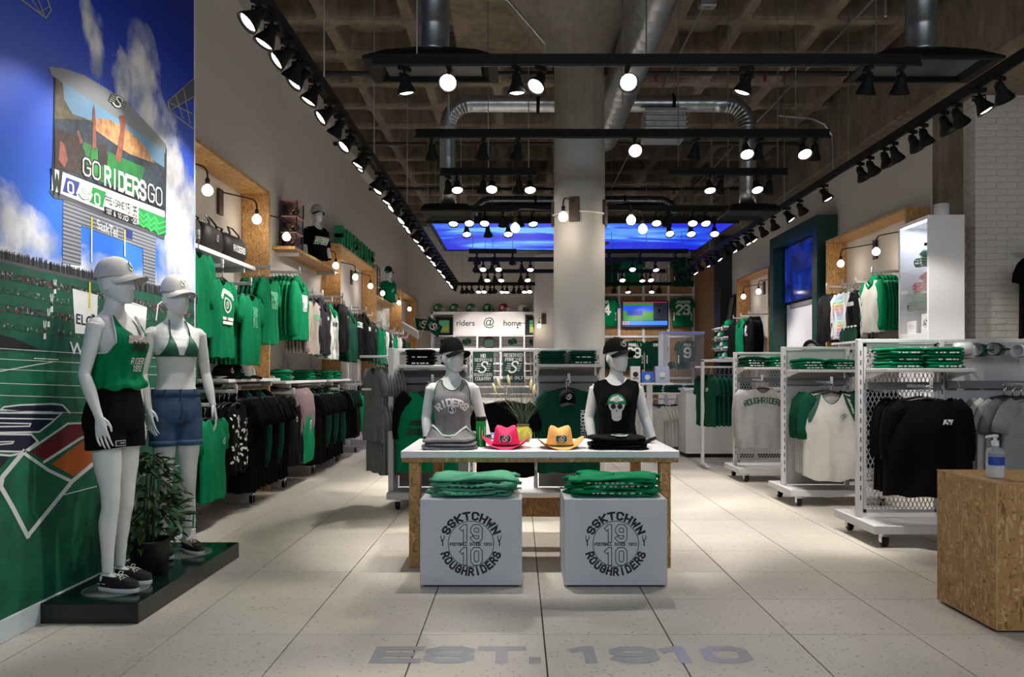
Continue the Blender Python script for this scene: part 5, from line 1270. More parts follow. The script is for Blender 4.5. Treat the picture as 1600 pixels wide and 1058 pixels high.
def tank(parent, m, trim, hem=.98, off=.014, neck=(.085, 1.385, 1.485), arm_x=.118, low=1.33, name='tank_shirt', blouse=0.0, sleeve=False, flare=.0, wide=0.0):
    """top following the body; its upper edge rises to the shoulder straps"""
    n = 72
    def ztop(th):
        x, y, _ = S(th, 1.40); ax = abs(x); fr = math.sin(th) < 0
        hi = 1.484 - .16 * max(0, ax - .08)
        if sleeve:
            if ax < neck[0]: return 1.492 - (.05 if fr else .012) * (1 - (ax / neck[0]) ** 2)
            return 1.492 - .30 * (ax - neck[0])
        if ax < neck[0]: return hi - (hi - (neck[1] if fr else neck[2] - .03)) * (1 - (ax / neck[0]) ** 2) ** .8
        if ax < arm_x: return hi
        t = min(1, (ax - arm_x) / (.158 - arm_x)); return hi + (low - hi) * (t ** .55)
    b = MB(); rs = []; rows = 22
    for r in range(rows + 1):
        ring = []
        for k in range(n):
            th = 2 * PI * k / n; zt = ztop(th); t = r / rows; z = hem + (zt - hem) * t
            a, bb, yc = body_at(max(z, .86)); fl = flare * (1 - t) + wide
            if z > 1.40: a = max(a, .135 if not sleeve else .150 - .5 * max(0, z - 1.455))
            fold = (1 - t) * (.010 * math.sin(th * 7 + 1) + .007 * math.sin(th * 13)) + blouse * math.exp(-((t - .07) / .06) ** 2) * (1 + .3 * math.sin(th * 5))
            x, y = sup(a + off + fl + fold, bb + off + fl + fold, yc, th)
            if sleeve and z > 1.30 and abs(x) > .13: x *= 1.0 + .10 * min(1, (z - 1.30) / .1)
            ring.append((x, y, z + (.008 * math.sin(th * 6) if r == 0 else 0)))
        rs.append(ring)
    rs = [[(x, bust_y(x, y, z, off), z) for x, y, z in r] for r in rs]
    b.rings(rs, False); b.rings([[(x, y, z) for x, y, z in rs[0]], [(x * .93, y * .93, z + .02) for x, y, z in rs[0]]], False)
    o = b.obj(name, m, parent, True)
    if trim:
        for q, (sel, mm) in enumerate(trim):
            tp = [Vector(p) for p in rs[-1]] + [Vector(rs[-1][0])]
            tb = MB(); c = Vector((0, 0, 1.40))
            pts = [p + Vector((p.x * .02, p.y * .02 - (.0 if p.y > 0 else .002), -.0085 * q)) for p in tp]
            tb.tube(pts, .0048, 5); tb.obj('neck_binding', mm, o, True)
    def front(u, z):
        a, bb, yc = body_at(max(z, .86)); zt = 1.42; t = max(0, min(1, (z - hem) / (zt - hem))); fl = flare * (1 - t) + wide
        if z > 1.40: a = max(a, .135)
        a += off + fl; bb += off + fl; c = min(.995, abs(u) / a) ** (1 / .85)
        return bust_y(u, yc - bb * math.sqrt(1 - c * c) ** .85, z, off) - .004
    return o, front
def shorts(parent, name, m, waist, crotch, hem, off, legs, flare=.0, e=1.0):
    b = MB(); zs = [waist - (waist - crotch) * i / 8 for i in range(9)]
    b.rings([[S(2 * PI * k / 28, z, off) for k in range(28)] for z in zs[::-1]], True)
    for (hx, hy), (kx, ky, kz), r in legs:
        top = Vector((hx, hy, crotch + .06)); kn = Vector((kx, ky, kz)); t = (crotch + .06 - hem) / (crotch + .06 - kz); end = top.lerp(kn, t)
        limb(b, [top, top.lerp(end, .5), end], [r, r * .97 + flare * .5, r * .93 + flare], 18)
    return finish(b, name, m, parent, .007, 4)
def full_mannequin(label, loc, rz, la, lh, ra, rh, ll, rl, head_yaw):
    t = thing('mannequin', label, 'mannequin', loc, rz); t.scale = (SLIM, SLIM, 1)
    b = MB(); torso(b); mx = head_mb(b, head_yaw)
    arm(b, 1, *la); hand(b, la[1], lh[0], lh[1], 1); arm(b, -1, *ra); hand(b, ra[1], rh[0], rh[1], -1)
    leg(b, *ll); leg(b, *rl)
    finish(b, 'mannequin_body', mann, t, .0042, 4)
    return t, mx
glass_m = glass_mat('clear_glass_plate', 'cfe0da', .18)
def foot_plate(x, y, z, lab):
    t = thing('mannequin_stand', lab, 'mannequin stand', (x, y, z))
    MB().lathe([(.001, 0), (.17, 0), (.172, .004), (.17, .008), (.001, .008)], 32).obj('glass_disc', glass_m, t, True)
    MB().cyl((.0, .06, .008), (.0, .06, .02), .02, seg=10).obj('foot_spigot', chrome, t)
PZ = .105
t = thing('display_platform', 'low black platform under the two full mannequins along the mural', 'platform', (-2.46, 3.98, 0))
MB().bbox(0, .505, 0, 1.44, 0, PZ, .004).obj('platform_body', mat('black_laminate', '0b1412', .25), t)
MB().box(.003, .502, .003, 1.437, PZ, PZ + .001).obj('platform_top', mat('dark_green_gloss', '072019', .15), t)
ZB = PZ + .009
def M4(loc, rz): return Matrix.Translation(loc) @ Matrix.Rotation(rz, 4, 'Z')
def M5(loc, rz): return M4(loc, rz) @ Matrix.Diagonal((SLIM, SLIM, 1, 1))
# first: cap, green tank, black shorts; faces along the aisle
L1, A1 = (-2.22, 4.27, ZB + .012), R(80)
m1, hm1 = full_mannequin('white full-length mannequin in a green tank top and black shorts on the platform', L1, A1,
    ((.215, .03, 1.15), (.205, -.02, .915)), ((.0, -.1, -1), (-.2, -1, 0)), ((-.225, .035, 1.155), (-.215, -.055, .93)), ((.02, -.2, -1), (.15, -1, 0)),
    ((.085, .0, .86), (.075, -.01, .48), (.075, .03, .085), (.085, -.16, 0)), ((-.085, .01, .86), (-.078, -.025, .48), (-.085, -.01, .085), (-.095, -.20, 0)), R(6))
def worn(o, base):        # clothing is a thing of its own worn by the mannequin
    return o
W1 = M5(L1, A1)
tk, fr1 = tank(None, [C_KG], [(0, mat('pale_binding', 'c9c4c0', .7))], 1.075, .016, (.092, 1.345, 1.485), .112, 1.27, blouse=.022, flare=.012, wide=.004)
tk.matrix_world = W1; tk['label'] = 'kelly green tank top gathered at the hem on the first full mannequin'; tk['category'] = 'tank top'
b = MB(); f = lambda u, v, l=0: (u + .0, fr1(u, 1.285 + v) - .004 - l * .0008, 1.285 + v)
stroke_text(b, 'SASK', .045, .009, f, D_K, step=.02); stroke_text(b, 'RIDERS', .03, .006, lambda u, v: f(u + .03, v - .07), D_W, step=.02); stroke_text(b, '1910', .03, .006, lambda u, v: f(u + .03, v - .11), D_W, step=.02)
decal(b, 'printed_graphic', tk)
b = MB(); vs = []; n = 12        # pale sheer yoke across the upper chest
for j in range(6):
    z = 1.325 + .022 * j * 1.0
    for i in range(n + 1):
        u = (-.5 + i / n) * (.20 - .014 * j) ; zz = z
        vs.append((u, fr1(u, zz) - .0025, zz))
b.add(vs, [(j * (n + 1) + i, j * (n + 1) + i + 1, (j + 1) * (n + 1) + i + 1, (j + 1) * (n + 1) + i) for j in range(2) for i in range(n)])
b.obj('sheer_yoke', mat('pale_sheer_knit', '9c9491', .8, vary=.2, vscale=60), tk, True)
sh = shorts(None, 'athletic_shorts', C_BK, 1.10, .815, .755, .022, (((.088, 0), (.075, -.01, .48), .108), ((-.088, .01), (-.078, -.025, .48), .108)), .014)
sh.matrix_world = W1; sh['label'] = 'loose black athletic shorts on the first full mannequin'; sh['category'] = 'shorts'
b = MB(); b.add([(-.165, -.125, .775), (-.105, -.147, .775), (-.105, -.147, .805), (-.165, -.125, .805)], [(0, 1, 2, 3)], D_W); b.add([(-.162, -.1275, .778), (-.108, -.1485, .778), (-.108, -.1485, .802), (-.162, -.1275, .802)], [(0, 1, 2, 3)], D_K); b.add([(-.14, -.1385, .789), (-.115, -.148, .789), (-.115, -.148, .793), (-.14, -.1385, .793)], [(0, 1, 2, 3)], D_W); decal(b, 'hem_tag', sh)
c = cap('baseball_cap', 'white cap with a green emblem on the first full mannequin', hm1 @ Matrix.Translation((0, 0, 1.688)) @ Matrix.Rotation(R(-6), 4, 'X'), C_WH, None, (D_G, D_DG, D_W)); c.matrix_world = M4(L1, A1)
for nm, an, to, lab in (('l', (.075, .03, .085), (.085, -.16, 0), 'black canvas boat shoe with white sole, farther foot of the first full mannequin'), ('r', (-.085, -.01, .085), (-.095, -.20, 0), 'black canvas boat shoe with white sole, nearer foot of the first full mannequin')):
    a = W1 @ Vector(an); q = W1 @ Vector((to[0], to[1], an[2])); shoe(None, a, q, ZB, lab)
foot_plate(-2.20, 4.24, PZ + .001, 'clear round glass base under the first full mannequin')
# second: cap, bikini top, denim shorts
L2, A2 = (-2.24, 5.06, ZB + .012), R(42)
m2, hm2 = full_mannequin('white full-length mannequin in a green bikini top and denim shorts on the platform', L2, A2,
    ((.235, .05, 1.16), (.255, -.04, .945)), ((.12, -.35, -1), (-.2, -1, -.2)), ((-.22, .03, 1.155), (-.20, -.06, .93)), ((.05, -.25, -1), (.3, -1, 0)),
    ((.085, .0, .86), (.08, -.04, .48), (.085, .02, .085), (.115, -.17, 0)), ((-.085, .0, .86), (-.08, -.02, .48), (-.085, .02, .085), (-.10, -.17, 0)), R(14))
W2 = M5(L2, A2)
bk = thing('bikini', 'dark green speckled triangle bikini top on the second full mannequin', 'bikini top'); bk.matrix_world = W2
speck = mat('speckled_green_lycra', '0e5240', .6, vary=.35, vscale=160)
def chest(u, z, off=.008):
    a, bb, yc = body_at(z); c = min(.99, abs(u) / (a + off)) ** (1 / .85); y = yc - (bb + off) * math.sqrt(1 - c * c) ** .85
    s = 1 if u > 0 else -1; d = 1 - ((u - s * .068) / (.058 + off)) ** 2 - ((z - 1.325) / (.058 + off)) ** 2
    if d > 0: y = min(y, -.095 - (.048 + off) * math.sqrt(d))
    return y
for s in (-1, 1):
    b = MB(); vs = []; n = 10
    for j in range(n + 1):
        for i in range(n + 1):
            v = j / n; z = 1.272 + .135 * v; x0 = .012 + .05 * v; x1 = .138 - .066 * v; u = x0 + (x1 - x0) * i / n
            vs.append((s * u, chest(s * u, z), z))
    b.add(vs, [(j * (n + 1) + i, j * (n + 1) + i + 1, (j + 1) * (n + 1) + i + 1, (j + 1) * (n + 1) + i) for j in range(n) for i in range(n)])
    cu = b.obj('bikini_cup', speck, bk, True)
    MB().tube([(s * .067, chest(s * .067, 1.405), 1.405), (s * .066, -.078, 1.45), (s * .058, -.045, 1.495), (s * .05, .0, 1.52), (s * .02, .06, 1.53)], .005, 5).obj('neck_strap', speck, bk, True)
pts = [Vector(S(2 * PI * k / 40, 1.275, .004)) for k in range(41)]; MB().tube([p if p.y > -.05 else Vector((p.x, chest(p.x, 1.275, .004), p.z)) for p in pts], .006, 5).obj('back_band', speck, bk, True)
denim = mat('blue_denim', '2a4666', .8, vary=.35, vscale=18, bump=.15, bscale=260)
dn = shorts(None, 'denim_shorts', denim, 1.055, .818, .70, .010, (((.088, 0), (.08, -.04, .48), .098), ((-.088, 0), (-.08, -.02, .48), .098)), .004)
dn.matrix_world = W2; dn['label'] = 'blue denim shorts with rolled hems on the second full mannequin'; dn['category'] = 'shorts'
MB().rings([[S(2 * PI * k / 32, z, o_) for k in range(32)] for z, o_ in ((1.015, .014), (1.02, .018), (1.055, .018), (1.058, .012))], False).obj('waistband', mat('dark_denim', '223a58', .8), dn, True)
for x in (.0, -.1, .1):
    a, bb, yc = body_at(1.03); y = yc - (bb + .021) * math.sqrt(1 - (abs(x) / (a + .02)) ** 2)
    MB().bbox(x - .006, x + .006, y - .004, y + .002, 1.005, 1.06, .001).obj('belt_loop' if x else 'fly_seam', mat('dark_denim', '223a58', .8), dn)
MB().tube([(0, -.131, 1.0), (.004, -.137, .95), (.0, -.135, .90), (-.01, -.12, .865)], .004, 5).obj('fly_seam', mat('dark_denim', '223a58', .8), dn, True)
for s, kx, ky in ((1, .08, -.04), (-1, -.08, -.02)):
    tp = Vector((s * .088, 0, .90)); kn = Vector((kx, ky, .48)); e = tp.lerp(kn, (.90 - .70) / .42)
    MB().rings([[(e.x + r_ * math.cos(2 * PI * k / 24), e.y + r_ * math.sin(2 * PI * k / 24), z) for k in range(24)] for r_, z in ((.092, .698), (.099, .696), (.1, .728), (.094, .73))], False).obj('rolled_hem', mat('worn_denim', '39587c', .8), dn, True)
c = cap('baseball_cap', 'white cap with tone-on-tone emblem on the second full mannequin', hm2 @ Matrix.Translation((0, 0, 1.69)) @ Matrix.Rotation(R(-2), 4, 'X'), C_WH, None, (D_GR, D_GR, D_W)); c.matrix_world = M4(L2, A2)
for an, to, lab in (((.085, .02, .085), (.115, -.17, 0), 'black lace-up canvas shoe farther from the plant on the second mannequin'), ((-.085, .02, .085), (-.10, -.17, 0), 'black lace-up canvas shoe nearer the plant on the second mannequin')):
    a = W2 @ Vector(an); q = W2 @ Vector((to[0], to[1], an[2])); shoe(None, a, q, ZB, lab)
foot_plate(-2.19, 5.08, PZ + .001, 'clear round glass base under the second full mannequin')
# ---- busts on the table
TT = .776
def bust(label, loc, rz, yaw, z0, lw, rw, name='bust_mannequin'):
    t = thing(name, label, 'mannequin', loc, rz); t.scale = (SLIM, SLIM, 1)
    b = MB(); torso(b, z0 + .03); mx = head_mb(b, yaw, R(2))
    ends = []
    for s, (el, wr) in ((1, lw), (-1, rw)):
        arm(b, s, el, wr, [.050, .046, .040, .041, .036])
    o = finish(b, 'mannequin_body', mann, t, .0055, 3)
    for el, wr in (lw, rw):
        d = (Vector(wr) - Vector(el)).normalized(); MB().cyl(Vector(wr) - d * .004, Vector(wr) + d * .012, .037, seg=18).obj('arm_cap', black, t)
    MB().rings([[S(2 * PI * k / 28, z0 + .05, -.02 + q)[:2] + (zz,) for k in range(28)] for q, zz in ((.0, z0), (.0, z0 + .06))]).obj('bust_base', black, t)
    return t, mx
b0 = 1.02
LB1 = (-.49, 5.74, TT - b0)
bu1, hb1 = bust('white bust mannequin in a grey tank top and black cap on the table', LB1, R(4), R(38), b0, ((.24, .03, 1.20), (.285, -.03, 1.06)), ((-.215, .03, 1.20), (-.20, -.03, 1.055)))
WB1 = M5(LB1, R(4))
tk, frb = tank(None, [C_GY], [(0, mat('trim_green', '0a5a40', .7)), (1, mat('trim_white', 'd4d4d2', .7)), (2, mat('trim_green', '0a5a40', .7))], 1.03, .012, (.090, 1.405, 1.485), .120, 1.32, flare=.010)
tk.matrix_world = WB1; tk['label'] = 'heather grey tank top with green and white bindings reading RIDERS on the bust'; tk['category'] = 'tank top'
b = MB(); f = lambda u, v, l=0: (u, frb(u, 1.30 + v) - .004 - l * .0008, 1.30 + v)
stroke_text(b, 'RIDERS', .046, .014, lambda u, v: f((.16 + v) * math.sin(u / .16), (.16 + v) * math.cos(u / .16) - .16), D_W, ww=.62, sp=.42, step=.02)
ring2(b, .028, .004, lambda u, v, l=0: f(u, v - .032), D_W); disc2(b, .026, lambda u, v, l=0: f(u, v - .032, 0), D_DG)
pts = [((x - .25) * .032, (y - .5) * .04) for x, y in S_CURVE]; vs, fs = ribbon(pts, .008); b.add([f(u, v - .032, 2) for u, v in vs], fs, D_W)
decal(b, 'printed_graphic', tk)
c = cap('baseball_cap', 'black cap on the bust with the grey tank top', hb1 @ Matrix.Translation((0, .0, 1.682)) @ Matrix.Rotation(R(-10), 4, 'X'), C_BK, None, None); c.matrix_world = M4(LB1, R(4))
LB2 = (.725, 5.74, TT - b0)
bu2, hb2 = bust('white bust mannequin in a black skull shirt and black cap on the table', LB2, R(-6), R(40), b0, ((.235, .02, 1.20), (.29, -.02, 1.05)), ((-.225, .02, 1.20), (-.20, -.03, 1.065)))
WB2 = M5(LB2, R(-6))
tk, frb2 = tank(None, [C_BK], None, 1.03, .013, (.095, 1.42, 1.485), .12, 1.33, 'sleeveless_shirt', sleeve=True, flare=.012)
tk.matrix_world = WB2; tk['label'] = 'black sleeveless shirt with a white skull in a green helmet on the bust'; tk['category'] = 'shirt'
def skull(b, f, s=1.0):
    disc2(b, .062 * s, lambda u, v, l=0: f(u, v + .015 * s, 1), D_W, 24, 1, .95)
    b.add([f(x * s, z * s, 1) for x, z in ((-.042, -.02), (.042, -.02), (.036, -.085), (.015, -.10), (-.015, -.10), (-.036, -.085))], [(5, 4, 3, 2, 1, 0)], D_W)
    for q in (-1, 1): disc2(b, .019 * s, lambda u, v, l=0: f(u + q * .025 * s, v + .002 * s, 3), D_K, 14); ring2(b, .010 * s, .004 * s, lambda u, v, l=0: f(u + q * .025 * s, v + .002 * s, 4), D_DG, 12)
    b.add([f(x * s, z * s, 3) for x, z in ((0, -.018), (-.011, -.042), (0, -.036), (.011, -.042))], [(0, 1, 2), (0, 2, 3)], D_K)
    for k in range(6): x = (-.025 + k * .01) * s; b.add([f(x - .0013, -.075 * s, 3), f(x + .0013, -.075 * s, 3), f(x + .0013, -.055 * s, 3), f(x - .0013, -.055 * s, 3)], [(0, 1, 2, 3)], D_K)
    b.add([f(x * s, z * s, 3) for x, z in ((-.028, -.066), (.028, -.066), (.028, -.063), (-.028, -.063))], [(0, 1, 2, 3)], D_K)
    n = 14; vs = [f(.072 * s * math.cos(PI * k / n), .018 * s + .072 * s * math.sin(PI * k / n), 2) for k in range(n + 1)] + [f(0, .018 * s, 2)]
    b.add(vs, [(n + 1, k, k + 1) for k in range(n)], D_G); b.add([f(x * s, z * s, 3) for x, z in ((-.085, .012), (.08, .012), (.08, .024), (-.085, .024))], [(0, 1, 2, 3)], D_DG)
    s_logo(b, .06 * s, lambda u, v, l=0: f(u, v + .055 * s, 3 + l), None, D_W, D_DG, D_W)
b = MB(); skull(b, lambda u, v, l=0: (u, frb2(u, 1.29 + v) - .004 - l * .0007, 1.29 + v), 1.05); decal(b, 'printed_graphic', tk)
c = cap('baseball_cap', 'black cap with a dark emblem on the skull-shirt bust', hb2 @ Matrix.Translation((0, 0, 1.682)) @ Matrix.Rotation(R(-10), 4, 'X'), C_BK, None, (D_GR, D_K, D_GR)); c.matrix_world = M4(LB2, R(-6))
# ---- busts on the wall shelves
def shelf_bust(loc, rz, m, capm, brim, lab, labs, pr):
    t, mx = bust(lab, loc, rz, R(-15), 1.02, ((.21, .02, 1.22), (.22, -.02, 1.06)), ((-.21, .02, 1.22), (-.22, -.02, 1.06)))
    o, fr = tank(None, [m], None, 1.03, .014, (.09, 1.42, 1.485), .12, 1.33, 'sleeveless_shirt', sleeve=True, flare=.02)
    Wm = M5(loc, rz); o.matrix_world = Wm; o['label'] = labs; o['category'] = 'shirt'
    for s in (-1, 1):
        sl = MB(); limb(sl, [(s * .16, 0, 1.43), (s * .205, .02, 1.30), (s * .215, .02, 1.22)], [.06, .058, .056]); sl.obj('sleeve', m, o, True)
    b = MB(); f = lambda u, v, l=0: (u, fr(u, 1.27 + v) - .004 - l * .0008, 1.27 + v); pr(b, f); decal(b, 'printed_graphic', o)
    c = cap('baseball_cap', labs.split(' shirt')[0] + ' shirt bust cap in green and white', mx @ Matrix.Translation((0, 0, 1.69)), capm, brim, None, brim_m=brim); c.matrix_world = M4(loc, rz)
def prb(b, f):
    for v, h, mi, l in ((-.04, .10, D_W, 0), (-.03, .08, D_G, 1)):
        n = 8; vs = [f((-.5 + i / n) * .26, v + q, l) for i in range(n + 1) for q in (0, h)]; b.add(vs, [(2 * i, 2 * i + 2, 2 * i + 3, 2 * i + 1) for i in range(n)], mi)
    stroke_text(b, 'RIDERS', .05, .012, lambda u, v: f(u, v - .015, 3), D_W)
shelf_bust((-2.80, 10.75, 2.85 - 1.02), R(52), C_BK, C_WH, C_DG, 'white bust in a black shirt beside the footballs on the wall shelf', 'black shirt with a green and white band on the wall shelf bust', prb)
shelf_bust((-2.80, 16.7, 2.81 - 1.02), R(52), C_KG, C_DG, C_DG, 'white bust in a green shirt on the far wall shelf', 'green shirt with a small crest on the far wall shelf bust', lambda b, f: s_logo(b, .09, f, None, D_W, D_DG, D_W))
# ------------------------------------------------------------------ the printed mural
MX = WM + .001
def mu(px, py, l=0):       # a point of the photographed print on the mural's plane, layer l
    k = -WM / (810 - px); return Vector((MX + l * .0006, F * k, CZ + (583 - py) * k))
mural = thing('wall_mural', 'huge printed stadium mural with blue sky, scoreboard and green field', 'mural')
def mural_sky():
    m = bpy.data.materials.new('printed_sky'); m.use_nodes = True
    nt = m.node_tree; b = nt.nodes['Principled BSDF']; b.inputs['Roughness'].default_value = .5
    g = nt.nodes.new('ShaderNodeNewGeometry'); sx = nt.nodes.new('ShaderNodeSeparateXYZ'); nt.links.new(g.outputs['Position'], sx.inputs[0])
    h = nt.nodes.new('ShaderNodeMapRange'); h.inputs[1].default_value = 1.6; h.inputs[2].default_value = 4.6; nt.links.new(sx.outputs['Z'], h.inputs[0])
    base = ramp(nt, [(0, '3c86e8'), (.3, '0c54d4'), (.65, '032fa6'), (1, '01145a')]); nt.links.new(h.outputs[0], base.inputs['Fac'])
    n = nt.nodes.new('ShaderNodeTexNoise'); n.inputs['Scale'].default_value = 2.6; n.inputs['Detail'].default_value = 8; n.inputs['Roughness'].default_value = .62; n.inputs['Distortion'].default_value = .4
    nt.links.new(g.outputs['Position'], n.inputs['Vector'])
    tot = None
    for (px, py, ry, rz_) in ((138, 30, .10, .20), (150, 75, .12, .25), (190, 120, .16, .22), (225, 115, .28, .36), (235, 170, .34, .38), (252, 220, .32, .4), (268, 275, .35, .4), (285, 330, .4, .36), (285, 410, .6, .42), (255, 455, .5, .25), (30, 365, .34, .17), (60, 380, .3, .12), (5, 340, .2, .2), (10, 400, .5, .12), (180, 440, .7, .2), (120, 420, .4, .12)):
        c = mu(px, py); vm = nt.nodes.new('ShaderNodeVectorMath'); vm.operation = 'SUBTRACT'; nt.links.new(g.outputs['Position'], vm.inputs[0]); vm.inputs[1].default_value = c
        v2 = nt.nodes.new('ShaderNodeVectorMath'); v2.operation = 'MULTIPLY'; nt.links.new(vm.outputs[0], v2.inputs[0]); v2.inputs[1].default_value = (1, 1 / ry, 1 / rz_)
        v3 = nt.nodes.new('ShaderNodeVectorMath'); v3.operation = 'LENGTH'; nt.links.new(v2.outputs[0], v3.inputs[0])
        f = math_node(nt, 'MAXIMUM', math_node(nt, 'SUBTRACT', 1.0, v3.outputs['Value']), 0.0)
        tot = f if tot is None else math_node(nt, 'MAXIMUM', tot, f)
    d = math_node(nt, 'ADD', math_node(nt, 'MULTIPLY', tot, .40), n.outputs['Fac'])
    cr = ramp(nt, [(.56, (0, 0, 0)), (.80, (255, 255, 255))]); nt.links.new(d, cr.inputs['Fac'])
    n2 = nt.nodes.new('ShaderNodeTexNoise'); n2.inputs['Scale'].default_value = 5; n2.inputs['Detail'].default_value = 6; nt.links.new(g.outputs['Position'], n2.inputs['Vector'])
    cc = ramp(nt, [(.35, '93a0bc'), (.62, 'e2e4ea')]); nt.links.new(n2.outputs['Fac'], cc.inputs['Fac'])
    gate = math_node(nt, 'MULTIPLY', cr.outputs['Color'], math_node(nt, 'GREATER_THAN', tot, 0.001))
    nt.links.new(mix_node(nt, gate, base.outputs['Color'], cc.outputs['Color']), b.inputs['Base Color'])
    return m
b = MB(); b.box(WM - .028, WM + .0005, -1.0, 5.90, .112, 5.35); b.obj('sky_print', mural_sky(), mural)
MB().bbox(WM - .03, WM + .004, 5.895, 5.915, .0, 5.35, .003).obj('mural_edge', mat('pale_panel_edge', 'c9d6ea', .4), mural)
def mpoly(pts, m, name, l=1):
    MB().poly([mu(x, y, l) for x, y in pts]).obj(name, m, mural)
turf = mat('printed_turf', '0a6246', .6, vary=.3, vscale=9); turf_d = mat('printed_turf_dark', '085240', .6, vary=.25, vscale=7)
def crowd_mat(name, base, dots):
    m = bpy.data.materials.new(name); m.use_nodes = True; nt = m.node_tree; bs = nt.nodes['Principled BSDF']; bs.inputs['Roughness'].default_value = .6
    tc = nt.nodes.new('ShaderNodeTexCoord'); v = nt.nodes.new('ShaderNodeTexVoronoi'); v.inputs['Scale'].default_value = 80; nt.links.new(tc.outputs['Object'], v.inputs['Vector'])
    s = nt.nodes.new('ShaderNodeSeparateColor'); nt.links.new(v.outputs['Color'], s.inputs['Color'])
    r = ramp(nt, [(i / len(dots), c) for i, c in enumerate(dots)], 'CONSTANT'); nt.links.new(s.outputs['Red'], r.inputs['Fac']); nt.links.new(r.outputs['Color'], bs.inputs['Base Color'])
    return m
crowd = crowd_mat('printed_crowd', '222', ['20262a', '0c1a18', '3a3f46', '0a5440', '4d433e', '101214', '101618', '0a5440', '14332c', '2a2f3c', '0c1a18', '7a2a2a', '0a5440', '868b90'])
crowd_g = crowd_mat('printed_green_crowd', '222', ['0a5440', '0a5440', '0a5440', '08402f', '1d2a28', '0a5440', '4d433e', '0a5440', '0a5440', '06352a', '0a5440', '7f908c'])
sil = mat('printed_silhouette', '14181c', .6); steelp = mat('printed_steel', '858b93', .6); steeld = mat('printed_dark_steel', '474c55', .6); wp = mat('printed_white', 'd8dcdf', .6)
# far stand: crowd on top rail, green seating bands, field
mpoly([(-400, 520), (0, 570), (308, 600), (308, 468), (180, 440), (60, 414), (0, 400), (-400, 290)], turf_d, 'stand_print', 1)
mpoly([(-400, 315), (0, 409), (60, 424), (180, 449), (308, 470), (308, 458), (180, 434), (60, 409), (0, 392), (-400, 290)], steeld, 'rail_print', 2)
b = MB(); rnd = random.Random(2)
for k in range(95):
    x = -60 + k * 3.9 + rnd.uniform(-1, 1); y = 398 + (x) * .232; hh = rnd.uniform(9, 15); w_ = rnd.uniform(1.0, 1.9)
    for px, py, r in ((x, y, w_),):
        b.poly([mu(x - w_, y + 6, 3), mu(x + w_, y + 6, 3), mu(x + w_ * .9, y - hh * .5, 3), mu(x - w_ * .9, y - hh * .5, 3)])
        c = [mu(x + .9 * math.cos(2 * PI * q / 7), y - hh * .62 + 1.4 * math.sin(2 * PI * q / 7), 3) for q in range(7)]; b.poly(c)
o = b.obj('crowd_silhouette_print', sil, mural); o['kind'] = 'stuff'
for i, (y0, y1, h) in enumerate(((430, 487, 12), (455, 505, 9), (483, 520, 11), (512, 540, 9))):
    mpoly([(-400, y0 - 92 + h), (0, y0 + h - 8), (305, y1 + h), (305, y1), (0, y0 - 8), (-400, y0 - 92)], crowd_g if i % 2 else crowd, 'crowd_row_print', 3)
b = MB()
for x, y, s in ((85, 445, 14), (80, 470, 18), (75, 493, 18), (69, 512, 18)):
    for dx in (-1.6, 1.8): b.poly([mu(x + dx * .4 - .8, y + s * .5, 4), mu(x + dx * .4 + .8, y + s * .5, 4), mu(x + dx + .7, y - s * .6, 4), mu(x + dx - .7, y - s * .6, 4)])
    b.poly([mu(x - 2, y + s, 4), mu(x + 2, y + s, 4), mu(x + 1.6, y, 4), mu(x - 1.6, y, 4)])
b.obj('cheering_figure_print', wp, mural)
mpoly([(-400, 474), (0, 548), (140, 563), (305, 566), (305, 990), (0, 990), (-400, 1200)], turf, 'field_print', 2)
for a in ([(0, 523), (0, 548), (60, 545), (20, 528)],): mpoly(a, sil, 'arrow_print', 3)
# yard lines
b = MB()
def mline(pts, w_, l=4):
    strip(b, *ribbon(pts, w_), lambda x, y: mu(x, y, l), 0, True)
for y0, y1 in ((549, 563), (566, 576), (583, 588), (605, 609), (624, 627), (648, 650)): mline([(-60, y0 - 8), (305, y1)], 1.0)
for p in ([(53, 560), (90, 562)], [(-10, 582), (55, 570), (80, 566)], [(215, 674), (245, 669), (226, 666)], [(195, 750), (215, 745), (305, 720)], [(100, 773), (150, 760)]): mline(p, 1.6)
b.obj('yard_line_print', wp, mural)
# the big field lettering with outlines, and the striped wedge
b = MB()
mline([(108, 645), (97, 633), (80, 631), (30, 633), (5, 636), (0, 640), (40, 644), (80, 644)], 2.4); mline([(-60, 645), (0, 645), (95, 646), (80, 660), (60, 675), (-60, 677)], 2.6); mline([(-60, 653), (82, 655)], 2.2); mline([(-60, 668), (45, 666), (47, 662), (-60, 660)], 2)
mline([(-60, 678), (48, 679), (58, 690), (45, 700), (36, 706), (-60, 704)], 2.8); mline([(-60, 700), (18, 693), (20, 690), (-60, 692)], 2); mline([(-60, 706), (15, 712), (34, 708)], 3); mline([(36, 706), (3, 745), (0, 760), (20, 795), (42, 838)], 7); mline([(42, 838), (112, 752), (148, 722)], 6); mline([(36, 708), (75, 735), (110, 752)], 5); mline([(44, 704), (105, 662), (160, 660)], 3); mline([(68, 722), (125, 685), (160, 672)], 4)
b.obj('field_lettering_outline', wp, mural)
navy = mat('printed_navy_field', '101733', .6)
for p in ([(108, 643), (97, 634), (30, 635), (6, 638), (10, 642), (80, 645)], [(-60, 647), (94, 648), (80, 659), (60, 674), (-60, 676)], [(-60, 680), (47, 681), (56, 690), (44, 699), (34, 704), (-60, 702)], [(-60, 708), (14, 714), (2, 730), (-60, 790)]): mpoly(p, navy, 'field_lettering_print', 3)
mpoly([(47, 706), (108, 664), (160, 663), (160, 672), (125, 684), (71, 720)], mat('printed_maroon', '6d1420', .6, vary=.2, vscale=10), 'wedge_print', 3)
